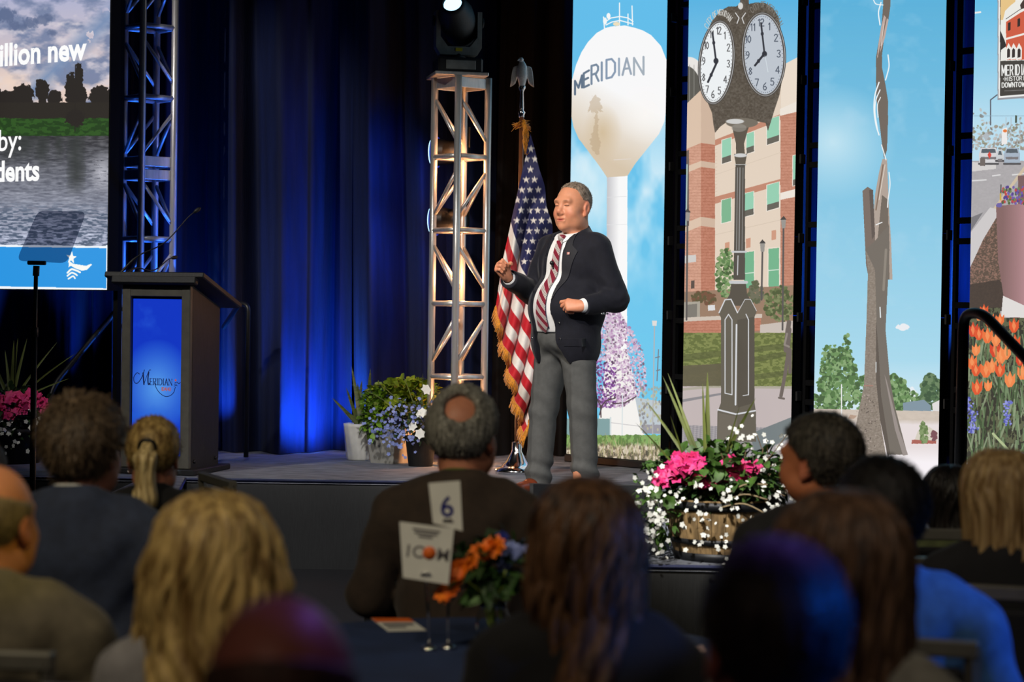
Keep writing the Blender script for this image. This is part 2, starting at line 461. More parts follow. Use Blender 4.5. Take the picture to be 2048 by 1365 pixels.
# ---- screen with the water tower
def draw_tower(c):
    X, Y = c.X, c.Y
    t = np.clip(Y / 700, 0, 1)[..., None]
    c.img[:] = (np.array([92, 188, 236]) * (1 - t) + np.array([104, 200, 240]) * t) / 255
    n = vnoise(X / 60 + 3, Y / 110, 11)
    c.blend(c.ALL, np.clip((n - .42) * 4, 0, 1) * np.clip(1 - np.abs(Y - 380) / 260, 0, 1), (215, 240, 252))
    c.blend(c.ALL, np.clip(1 - np.hypot((X - 1180) / 60, (Y - 390) / 90), 0, 1) ** .5, (222, 244, 252), .9)
    bulb = [(1222, 53), (1211, 56), (1193, 66), (1176, 84), (1163, 104), (1152, 130), (1144, 160), (1141, 195), (1142, 229), (1147, 254), (1157, 277), (1179, 306), (1200, 334), (1214, 355),
            (1255, 352), (1271, 327), (1299, 292), (1318, 268), (1329, 243), (1334, 205), (1335, 160), (1333, 120), (1322, 92), (1302, 70), (1286, 61), (1271, 56), (1250, 51)]
    def tint(x, y):
        s = np.clip((y - 180 + (1230 - x) * .55) / 150, 0, 1)[..., None]
        return np.array([252, 252, 253]) * (1 - s) + np.array([214, 196, 170]) * s
    c.poly([(1214, 345), (1255, 345), (1254, 720), (1212, 720)], 0, tex=lambda x, y: np.array([252, 252, 252]) - np.clip((1238 - x) / 22, 0, 1)[..., None] * np.array([52, 52, 48]))
    c.poly(bulb, 0, tex=tint)
    c.blend(c.ALL, np.clip(1 - np.hypot((X - 1205) / 40, (Y - 265) / 60), 0, 1), (205, 180, 140), .75)
    c.blend(c.ALL, np.clip(1 - np.hypot((X - 1290) / 60, (Y - 230) / 60), 0, 1), (255, 252, 248), .8)
    bird = [(1190, 190), (1200, 200), (1205, 224), (1196, 222), (1196, 262), (1202, 290), (1196, 312), (1184, 300), (1180, 280), (1187, 262), (1190, 226), (1180, 222), (1174, 228), (1180, 205)]
    c.poly(bird, (176, 150, 116), .42, wob=4)
    c.line([(1228, 320), (1262, 318)], 1.5, (225, 215, 205)); c.line([(1215, 395), (1253, 393)], 1, (220, 222, 224)); c.line([(1214, 450), (1253, 449)], 1, (226, 228, 230))
    for ch, x0, x1, ty0, ty1, by0, by1, col in (('M', 1150, 1164, 162, 151, 189, 175, (88, 108, 130)), ('E', 1167.5, 1178, 147, 141, 175, 170, (96, 114, 134)), ('R', 1183, 1197, 132, 128, 168, 162, (116, 134, 156)), ('I', 1200, 1207, 126, 124, 162, 160, (124, 144, 168)),
                                ('D', 1213, 1230, 120, 117, 157, 153, (132, 152, 176)), ('I', 1236, 1240, 118, 117, 151, 150, (150, 168, 188)), ('A', 1245, 1262, 117, 116, 150, 148, (152, 166, 182)), ('N', 1268, 1287, 116, 114, 150, 149, (162, 174, 186))):
        wid = max(p for st in GLYPH[ch] for p, q in st)
        if ch == 'I': f = lambda p, q: ((x0 + x1) / 2, (ty0 + ty1) / 2 * q + (by0 + by1) / 2 * (1 - q))
        else: f = lambda p, q: (x0 + (x1 - x0) * p / wid, (ty0 + (ty1 - ty0) * p / wid) * q + (by0 + (by1 - by0) * p / wid) * (1 - q))
        c.text(ch, f, 4.2, col)
    for p in ([(1207, 34), (1209, 58)], [(1239, 6), (1239, 52)], [(1264, 12), (1265, 50)], [(1213, 42), (1222, 36), (1240, 33), (1256, 36), (1266, 43)], [(1212, 50), (1224, 44), (1240, 41), (1266, 48)], [(1256, 28), (1256, 50)]):
        c.line(p, 2.2, (250, 252, 252))
    c.ell(1217, 32, 4, 6, (252, 252, 252)); c.ell(1210, 42, 4, 7, (246, 250, 252)); c.ell(1233, 48, 7, 4, (240, 225, 190))
    # pole, pink tree, flared base, fence, grasses
    c.poly([(1213, 700), (1254, 700), (1268, 760), (1292, 886), (1190, 890), (1204, 800)], (246, 244, 240))
    rg = np.random.default_rng(4)
    for k in range(3200):
        a, b = rg.random(2); y = 600 + 215 * a; half = 12 + 92 * math.sin(min(1, (y - 595) / 175) * 1.57) * (1 if y < 775 else max(.25, 1 - (y - 775) / 60)); x = 1205 + (b * 2 - 1) * half * .92
        if x < 1130 or x > 1292: continue
        q = rg.random(); col = (206, 178, 206) if q < .45 else (228, 205, 224) if q < .7 else (170, 128, 172) if q < .9 else (120, 96, 120)
        if x < 1232 and y > 722: col = [(150, 92, 170), (112, 62, 134), (196, 160, 206), (86, 56, 92)][int(rg.integers(4))]
        c.ell(x, y, 1 + 2.2 * rg.random(), .8 + 1.8 * rg.random(), col, rg.random() * 3)
    for p in ([(1202, 835), (1201, 812), (1192, 795)], [(1201, 815), (1212, 802), (1230, 797)], [(1228, 808), (1250, 806), (1272, 794)], [(1199, 830), (1205, 810)]): c.line(p, 2.4, (74, 60, 66))
    c.poly([(1130, 838), (1222, 838), (1222, 880), (1130, 880)], (122, 158, 160)); c.line([(1221, 836), (1221, 880)], 3, (208, 220, 222))
    c.line([(1222, 846), (1318, 858)], 1.2, (190, 188, 190)); c.line([(1245, 790), (1244, 885)], 2, (215, 226, 228))
    c.poly([(1270, 795), (1330, 805), (1330, 870), (1284, 866)], (188, 200, 208)); c.poly([(1284, 850), (1330, 850), (1330, 868), (1286, 868)], (150, 148, 158))
    for k in range(90):
        x, y = 1278 + 50 * rg.random(), 770 + 90 * rg.random(); c.ell(x, y, 2, 3, [(196, 190, 150), (168, 160, 140), (120, 116, 116)][int(rg.integers(3))], alpha=.7)
    c.line([(1309, 650), (1305, 876)], 2.2, (176, 176, 178)); c.poly([(1304, 642), (1314, 642), (1313, 652), (1305, 652)], (226, 222, 218))
    for p in ([(1317, 700), (1314, 762)], [(1311, 716), (1319, 714)], [(1313, 742), (1320, 740)]): c.line(p, 2, (112, 118, 128))
    n = vnoise(X / 5, Y / 9, 21); g = (Y > 868) & (Y < 960)
    gc = np.where((n > .5)[..., None], np.array([128, 168, 92]), np.array([92, 128, 66]))
    c.blend(c.ALL, (g & (Y > 868 + 5 * vnoise(X / 6, Y * 0, 2))).astype(float), gc)
    dry = np.clip((Y - 886 - 14 * (vnoise(X / 14, Y * 0 + 2, 8) - .5)) / 8, 0, 1)
    n2 = vnoise(X / 4, Y / 7, 22); dc = np.where((n2 > .56)[..., None], np.array([218, 205, 186]), np.where((n2 > .45)[..., None], np.array([160, 146, 120]), np.array([84, 78, 66])))
    c.blend(c.ALL, dry, dc)
    for k in range(160):
        x = 1136 + 185 * rg.random(); y = 905 + 20 * rg.random(); c.line([(x, y), (x + rg.normal(0, 6), y - 14 - 26 * rg.random())], .9, [(214, 196, 160), (178, 156, 116), (140, 150, 86)][int(rg.integers(3))], .7)

# ---- screen with the street clock
def draw_clock(c):
    X, Y = c.X, c.Y; rg = np.random.default_rng(9)
    t = np.clip(Y / 220, 0, 1)[..., None]
    c.img[:] = (np.array([84, 178, 228]) * (1 - t) + np.array([150, 208, 236]) * t) / 255
    beige, brick, lite = (228, 210, 190), (192, 132, 108), (240, 230, 218)
    c.ell(1378, 178, 38, 64, (236, 232, 228)); c.ell(1372, 190, 32, 58, (88, 86, 80))
    for k in range(5): c.line([(1352 + k * 9, 130), (1352 + k * 9, 230)], 1, (150, 148, 142))
    c.poly([(1355, 225), (1402, 180), (1402, 620), (1355, 620)], (220, 194, 170)); c.poly([(1402, 180), (1434, 210), (1434, 620), (1402, 620)], (206, 178, 156))
    bt = lambda base: (lambda x, y: np.array(base) + ((np.floor(y / 3) % 2) * 10 - 5 + 26 * (vnoise(x / 3, y / 2, 14, 2) - .5))[..., None])
    for y0, y1 in ((298, 334), (346, 446), (464, 610)):
        c.poly([(1355, y0 + 8), (1402, y0 - 12), (1402, y1 - 12), (1355, y1 + 6)], 0, tex=bt((204, 150, 126))); c.poly([(1402, y0 - 12), (1430, y0 - 8), (1430, y1 - 8), (1402, y1 - 12)], 0, tex=bt((184, 118, 94)))
    c.poly([(1364, 305), (1378, 300), (1378, 452), (1364, 455)], (108, 92, 84)); c.line([(1374, 330), (1372, 450)], 3, (168, 196, 190))
    c.poly([(1430, 240), (1500, 190), (1562, 160), (1562, 585), (1430, 610)], beige)
    c.poly([(1562, 132), (1600, 112), (1600, 590), (1562, 585)], (236, 222, 204))
    c.poly([(1430, 280), (1562, 228), (1562, 240), (1430, 292)], brick); c.poly([(1430, 394), (1562, 358), (1562, 370), (1430, 408)], brick)
    c.poly([(1561, 226), (1600, 205), (1600, 375), (1561, 388)], 0, tex=bt((192, 130, 106))); c.poly([(1560, 218), (1600, 200), (1600, 222), (1560, 232)], lite)
    c.poly([(1561, 398), (1600, 388), (1600, 590), (1561, 590)], 0, tex=bt((190, 128, 104))); c.poly([(1561, 386), (1600, 376), (1600, 392), (1561, 400)], lite)
    for x0, x1, y0, y1, sl, gl in ((1444, 1462, 281, 328, 6, 0), (1493, 1508, 268, 308, 5, 0), (1534, 1558, 240, 290, 8, 0), (1443, 1462, 401, 447, 5, 1), (1488, 1507, 388, 434, 5, 0), (1534, 1558, 371, 422, 7, 0), (1586, 1600, 312, 372, 4, 0)):
        c.poly([(x0 - 1.5, y0 - 1), (x1 + 1.5, y0 - sl - 1), (x1 + 1.5, y1 - sl + 1.5), (x0 - 1.5, y1 + 1.5)], lite); c.poly([(x0, y0), (x1, y0 - sl), (x1, y1 - sl), (x0, y1)], (146, 206, 176) if not gl else (120, 178, 140))
        if not gl: c.poly([(x0, y1 - 12), (x1, y1 - 12 - sl), (x1, y1 - sl), (x0, y1)], (96, 92, 84))
    for k in range(14): c.line([(1430, 300 + k * 7), (1434, 299 + k * 7)], 1, (214, 190, 168))
    c.line([(1430, 350), (1562, 305)], 1, (214, 196, 176)); c.line([(1430, 470), (1562, 440)], 1, (210, 192, 172))
    for x, y in ((1492, 478), (1543, 462), (1450, 486)): c.poly([(x, y), (x + 9, y - 2), (x + 9, y + 17), (x, y + 19)], (206, 150, 124))
    for x0, x1, y0, y1 in ((1488, 1508, 505, 590), (1537, 1558, 498, 585)):
        c.poly([(x0 - 2, y0 - 2), (x1 + 2, y0 - 4), (x1 + 2, y1), (x0 - 2, y1)], (238, 222, 206)); c.poly([(x0, y0), (x1, y0 - 2), (x1, y1), (x0, y1)], (112, 178, 138)); c.line([(x0, (y0 + y1) / 2), (x1, (y0 + y1) / 2 - 2)], 2, (208, 226, 210))
    c.poly([(1362, 585), (1600, 570), (1600, 680), (1362, 690)], (150, 120, 98))
    def bush(x, y, rx, ry, n, cols, r=3):
        for k in range(n):
            a = rg.random() * 6.28; q = math.sqrt(rg.random()); c.ell(x + rx * q * math.cos(a), y + ry * q * math.sin(a), r * (.6 + rg.random()), r * (.5 + rg.random()), cols[int(rg.integers(len(cols)))], rg.random() * 3)
    gr = [(88, 124, 72), (112, 148, 88), (64, 92, 52), (138, 160, 112)]
    bush(1450, 545, 18, 50, 170, gr); bush(1560, 608, 32, 36, 220, [(96, 108, 66), (74, 86, 50), (124, 132, 88)]); bush(1512, 585, 14, 22, 80, [(104, 104, 84), (86, 92, 66)]); bush(1408, 596, 24, 12, 90, [(112, 76, 56), (88, 80, 52)])
    c.poly([(1362, 605), (1400, 603), (1400, 635), (1362, 638)], (168, 160, 146)); c.poly([(1372, 610), (1394, 608), (1394, 634), (1372, 636)], (120, 116, 108))
    c.poly([(1362, 512), (1392, 510), (1392, 524), (1362, 528)], (208, 204, 200)); c.poly([(1382, 562), (1389, 561), (1389, 577), (1382, 578)], (84, 70, 62))
    c.poly([(1362, 640), (1522, 632), (1522, 662), (1362, 672)], 0, tex=bt((186, 120, 96))); c.poly([(1362, 636), (1524, 628), (1524, 636), (1362, 644)], (206, 192, 178)); c.poly([(1416, 611), (1430, 610), (1430, 621), (1416, 622)], (220, 220, 222))
    c.poly([(1520, 650), (1600, 640), (1600, 668), (1520, 668)], (200, 188, 178))
    n = vnoise(X / 6, Y / 3, 31)
    c.blend(c.ALL, ((Y > 666) & (Y < 775)).astype(float), np.where((n > .5)[..., None], np.array([126, 134, 74]), np.array([96, 106, 54])))
    for y0, s in ((690, -6), (720, -22), (748, -10)): c.poly([(1360, y0 + 20), (1600, y0 + s), (1600, y0 + s + 10), (1360, y0 + 34)], (78, 84, 48), .6)
    c.poly([(1360, 732), (1445, 728), (1445, 774), (1360, 776)], (92, 86, 66), .9)
    c.blend(c.ALL, (Y > 773).astype(float), (192, 180, 178)); c.line([(1360, 780), (1420, 774), (1600, 776)], 5, (150, 150, 120), .5)
    c.poly([(1360, 800), (1450, 785), (1450, 789), (1360, 806)], (110, 112, 118), .7)
    pv = np.where(((np.floor((X + Y * 1.6) / 6) + np.floor((Y - X * .4) / 4)) % 2 > 0)[..., None], np.array([166, 160, 162]), np.array([142, 138, 142]))
    c.blend(c.ALL, (Y > 853 + (X - 1440) * .03).astype(float), pv)
    c.poly([(1500, 868), (1600, 828), (1600, 868), (1510, 908)], (112, 122, 124)); c.poly([(1510, 912), (1600, 868), (1600, 990), (1400, 990)], (186, 178, 180), .6)
    for x, y0, y1 in ((1525, 487, 600), (1567, 440, 660), (1375, 425, 640)):
        c.line([(x, y0 + 12), (x - 2, y1)], 3.5, (84, 80, 78)); c.poly([(x - 5, y0), (x + 5, y0), (x + 3.5, y0 + 17), (x - 3.5, y0 + 17)], (150, 146, 140)); c.poly([(x - 6.5, y0), (x, y0 - 8), (x + 6.5, y0)], (66, 62, 60))
    # statue of a person, far right
    for p, w in (([(1578, 645), (1576, 660)], 9), ([(1577, 660), (1573, 700)], 12), ([(1577, 700), (1570, 750), (1562, 792)], 7), ([(1580, 700), (1580, 745)], 7), ([(1558, 796), (1568, 798)], 4)): c.line(p, w, (104, 94, 88))
    c.line([(1574, 668), (1569, 690), (1578, 694)], 4, (140, 130, 122))
    # the clock
    dk, dk2, hi = (86, 78, 68), (112, 104, 92), (222, 222, 222)
    body = [(1480, -20), (1496, -20), (1498, 8), (1512, 5), (1530, 6), (1546, 16), (1557, 34), (1564, 70), (1568, 110), (1566, 150), (1559, 190), (1549, 220), (1541, 246), (1536, 262), (1531, 246), (1514, 243), (1455, 243), (1440, 254), (1430, 266), (1427, 250), (1424, 226), (1413, 200), (1406, 170), (1402, 125), (1405, 92), (1413, 66), (1424, 42), (1440, 22), (1457, 13), (1472, 13), (1480, 8)]
    c.poly(body, 0, tex=lambda x, y: np.array(dk) + 44 * (vnoise(x / 3, y / 3, 41, 3) - .5)[..., None])
    c.ell(1481, 12, 5, 7, (216, 214, 210)); c.ell(1414, 66, 2.5, 3, hi); c.ell(1553, 42, 2.5, 4, dk)
    for s in (-1, 1): c.line([(1481 + s * 7 + (-3 if s < 0 else 3), 26), (1481 + s * 3 - 0, 36), (1481 + s * 7, 47)], 1.8, hi)
    for (cx, cy, rx, ry, rot, face, ink, nk) in ((1433, 125, 31, 80, .10, (240, 244, 246), (60, 60, 62), .9), (1527.5, 109, 39, 80, -.05, (190, 198, 208), (70, 78, 92), 1.0)):
        c.ell(cx, cy, rx + 5.5, ry + 5, (58, 54, 50), rot); c.ell(cx, cy, rx + 4, ry + 3.5, (190, 190, 190), rot); c.ell(cx, cy, rx + 2.6, ry + 2.4, (70, 66, 62), rot); c.ell(cx, cy, rx, ry, face, rot)
        cr, sr = math.cos(rot), math.sin(rot)
        P = lambda a, r: (cx + rx * r * math.sin(a) * cr + ry * r * math.cos(a) * sr, cy + rx * r * math.sin(a) * sr - ry * r * math.cos(a) * cr)
        for h in range(1, 13):
            x, y = P(h * PI / 6, .80); s = str(h); wd = 4.6 * len(s) * rx / 38
            c.text(s, (lambda p, q: (x - wd + (p if len(s) == 1 else p * 1.0) * 11 * rx / 38, y + 7 - q * 14)), 1.7, ink, gap=.16, alpha=nk)
        for k in range(60):
            x, y = P(k * PI / 30, .955); c.ell(x, y, .8, .9, ink, alpha=.8)
        hand = [((1432, 122), (1425, 66), 3.6), ((1434, 124), (1416, 164), 4.2)] if cx < 1480 else [((1529, 108), (1522, 46), 3.4), ((1530, 106), (1510, 131), 4.2)]
        for a, b, w in hand: c.line([a, b], w, (44, 46, 54)); m = ((a[0] * .35 + b[0] * .65), (a[1] * .35 + b[1] * .65)); c.ell(m[0], m[1], 3, 4, (44, 46, 54))
        c.ell(hand[0][0][0], hand[0][0][1], 5, 6, (44, 46, 54))
    c.line([(1530, 112), (1536, 144)], 1.3, (214, 224, 230))
    def arc(cx, cy, rx, ry, a0, adv): return lambda p, q: (cx + (rx + q * 11) * math.sin(a0 + p * adv), cy - (ry + q * 11) * math.cos(a0 + p * adv))
    c.text('CITY OF MERIDIAN', arc(1441, 112, 32, 82, -.86, .108), 1.3, (206, 204, 198), gap=.3); c.text('CITY OF MERIDIAN', arc(1525, 100, 38, 86, -.55, .115), 1.2, (124, 118, 110), gap=.3)
    c.poly([(1462, 240), (1503, 240), (1495, 262), (1488, 288), (1490, 312), (1472, 312), (1472, 288), (1466, 262)], dk); c.ell(1484, 246, 32, 10, dk2); c.ell(1470, 243, 18, 5, (206, 206, 204)); c.ell(1478, 256, 15, 8, (150, 146, 138), alpha=.6)
    c.poly([(1468, 308), (1494, 308), (1490, 332), (1472, 332)], dk); c.ell(1481, 311, 13, 4, (206, 206, 206)); c.line([(1471, 330), (1491, 330)], 3, (190, 190, 188))
    c.poly([(1471, 330), (1490, 330), (1490, 560), (1467, 560)], (76, 72, 66))
    for x, w in ((1475, 1.6), (1480, 2.2), (1486, 1.2)): c.line([(x, 336), (x - 2, 500)], w, (160, 160, 158), .8)
    c.line([(1465, 504), (1492, 504)], 4, (200, 202, 204)); c.line([(1476, 512), (1475, 550)], 2, (200, 202, 204)); c.line([(1461, 565), (1493, 565)], 6, (196, 198, 200))
    c.poly([(1462, 568), (1492, 568), (1494, 588), (1507, 612), (1446, 612), (1460, 588)], (80, 74, 64))
    body2 = [(1437, 626), (1450, 600), (1462, 598), (1475, 625), (1490, 598), (1501, 598), (1513, 624), (1509, 634), (1509, 806), (1512, 826), (1512, 884), (1434, 884), (1435, 824), (1442, 806), (1442, 636)]
    c.poly(body2, (94, 88, 76)); c.poly([(1475, 640), (1509, 634), (1509, 806), (1475, 816)], (80, 74, 64)); c.poly([(1437, 826), (1474, 834), (1474, 884), (1435, 884)], (104, 98, 86))
    for p, w in (([(1438, 626), (1450, 600), (1462, 599), (1475, 626)], 2.4), ([(1475, 626), (1490, 599), (1501, 599), (1513, 622)], 1.2), ([(1450, 786), (1450, 640), (1457, 629), (1464, 640), (1464, 790), (1450, 787)], 2), ([(1497, 790), (1497, 640), (1492, 629)], 2), ([(1486, 792), (1497, 790)], 1.6), ([(1473, 650), (1471, 810)], 3.4), ([(1436, 820), (1472, 829), (1510, 822)], 3.2)): c.line(p, w, (214, 216, 220))

# ---- screen with the twisted sculpture
def draw_sculpture(c):
    X, Y = c.X, c.Y; rg = np.random.default_rng(5)
    t = np.clip(Y / 820, 0, 1)[..., None]
    c.img[:] = (np.array([86, 176, 220]) * (1 - t) + np.array([178, 224, 242]) * t) / 255
    c.blend(c.ALL, np.clip(1 - np.hypot((X - 1665) / 130, (Y - 285) / 120), 0, 1), (206, 236, 248), .85)
    c.blend(c.ALL, np.clip((vnoise(X / 50, Y / 40, 51) - .55) * 3, 0, 1) * (Y < 620), (176, 218, 240), .35)
    c.blend(c.ALL, np.clip((Y - 720) / 90, 0, 1), (226, 238, 246), .7)
    c.ell(1806, 655, 13, 7, (236, 240, 244), wob=.3); c.ell(1820, 790, 14, 16, (232, 240, 246), wob=.3)
    def bush(x, y, rx, ry, n, cols, r=4):
        for k in range(n):
            a = rg.random() * 6.28; q = math.sqrt(rg.random()); c.ell(x + rx * q * math.cos(a), y + ry * q * math.sin(a), r * (.5 + rg.random()), r * (.5 + rg.random()), cols[int(rg.integers(len(cols)))], rg.random() * 3)
    gr = [(104, 142, 86), (80, 116, 66), (132, 164, 112), (66, 94, 56)]
    bush(1676, 765, 40, 68, 420, gr); bush(1662, 728, 20, 40, 90, gr, 3); bush(1694, 705, 9, 38, 70, gr, 3)
    bush(1650, 800, 22, 30, 120, gr); bush(1730, 790, 20, 40, 160, gr); bush(1790, 790, 26, 38, 240, gr); bush(1822, 806, 20, 22, 120, gr, 3); bush(1862, 782, 20, 34, 200, [(78, 108, 72), (58, 84, 58), (104, 130, 92)])
    c.poly([(1806, 806), (1848, 800), (1862, 812), (1862, 824), (1806, 826)], (126, 146, 160)); c.poly([(1864, 808), (1880, 800), (1880, 826), (1866, 826)], (226, 222, 220))
    c.blend(c.ALL, (Y > 818 + (X - 1620) * .02).astype(float), np.array([206, 192, 178]) + 16 * (vnoise(X / 8, Y / 3, 53) - .5)[..., None])
    c.blend(c.ALL, np.clip((Y - 838 - 6 * vnoise(X / 20, Y * 0, 3)) / 10, 0, 1), (232, 222, 222)); c.blend(c.ALL, np.clip((Y - 895) / 30, 0, 1), (250, 244, 248))
    c.line([(1683, 770), (1683, 856)], 2.4, (236, 236, 236)); c.poly([(1700, 830), (1714, 832), (1708, 838), (1696, 838)], (180, 150, 130))
    c.poly([(1836, 862), (1858, 854), (1876, 866), (1874, 884), (1828, 884)], (214, 206, 190)); c.poly([(1824, 880), (1872, 882), (1872, 888), (1823, 888)], (170, 96, 84)); bush(1848, 865, 7, 22, 60, [(128, 150, 100), (98, 122, 72)], 3); bush(1868, 872, 5, 11, 30, [(118, 74, 82)], 2.5)
    dk, md, lt = (110, 100, 90), (138, 126, 114), (176, 162, 150)
    c.poly([(1766, -20), (1780, -20), (1781, 10), (1776, 45), (1768, 78), (1764, 110), (1764, 135), (1771, 170), (1776, 202), (1776, 240), (1774, 300), (1768, 318), (1764, 290), (1760, 255), (1756, 222), (1753, 200), (1752, 165), (1752, 115), (1757, 85), (1763, 50), (1766, 15)], dk)
    c.poly([(1768, 30), (1777, 40), (1770, 75), (1762, 100), (1754, 118), (1757, 86), (1762, 55)], (190, 168, 158)); c.line([(1773, 35), (1757, 112)], 2, (112, 96, 84)); c.line([(1768, 48), (1762, 92)], 1.4, (226, 212, 202))
    c.poly([(1765, 318), (1774, 318), (1778, 420), (1782, 480), (1785, 560), (1750, 560), (1746, 440), (1750, 390), (1758, 345)], (176, 160, 148)); c.poly([(1764, 390), (1776, 400), (1779, 560), (1752, 560), (1756, 470)], dk); c.line([(1766, 330), (1752, 420)], 2.6, (128, 104, 88)); c.line([(1770, 330), (1758, 400)], 1.2, (232, 220, 206))
    c.poly([(1725, 382), (1735, 374), (1745, 380), (1752, 520), (1738, 560), (1732, 530)], (118, 104, 96)); c.poly([(1738, 380), (1746, 380), (1750, 470), (1744, 480)], (92, 82, 76))
    c.poly([(1730, 500), (1752, 480), (1760, 470), (1778, 450), (1779, 500), (1774, 600), (1771, 660), (1780, 760), (1790, 815), (1815, 910), (1774, 910), (1757, 800), (1750, 700), (1748, 560)], (112, 104, 96))
    c.poly([(1731, 500), (1750, 540), (1753, 640), (1752, 760), (1760, 840), (1773, 918), (1708, 916), (1705, 885), (1728, 770), (1733, 640), (1736, 540)], 0, tex=lambda x, y: np.array(md) + 40 * (vnoise(x / 2, y / 2, 61, 2) - .5)[..., None])
    c.poly([(1752, 640), (1757, 700), (1762, 790), (1780, 905), (1776, 916), (1760, 840), (1752, 760)], (90, 82, 74)); c.poly([(1769, 750), (1773, 760), (1798, 860), (1816, 910), (1806, 912), (1790, 860)], (150, 140, 134)); c.line([(1772, 500), (1767, 580)], 5, (150, 142, 130), .7)
    c.line([(1760, 615), (1761, 635)], 2.4, (226, 232, 234)); c.line([(1752, 725), (1752, 745)], 1.6, (226, 232, 234)); c.line([(1728, 772), (1745, 772)], 2, (168, 120, 108))
    for k in range(70):
        x, y = 1735 + rg.normal(0, 8), 790 + 120 * rg.random(); c.ell(x, y, 1, 1.2, [(88, 78, 72), (178, 160, 152)][int(rg.integers(2))])
    for p, w in (([(1747, 0), (1752, 8), (1766, 10)], 2), ([(1762, 5), (1757, 25), (1760, 50)], 2.4), ([(1776, 110), (1778, 132), (1774, 150), (1771, 160)], 2.4), ([(1758, 165), (1750, 190), (1748, 220), (1752, 250), (1758, 270)], 2.6), ([(1760, 180), (1752, 200), (1750, 225), (1755, 260)], 2.2), ([(1761, 195), (1755, 210), (1756, 235)], 1.8), ([(1778, 345), (1780, 370), (1776, 400), (1775, 415)], 2), ([(1752, 450), (1764, 445)], 2), ([(1763, 290), (1772, 320)], 2)): c.line(spline([p_ + (0,) for p_ in p], 5)[:, :2], w, (244, 248, 250))

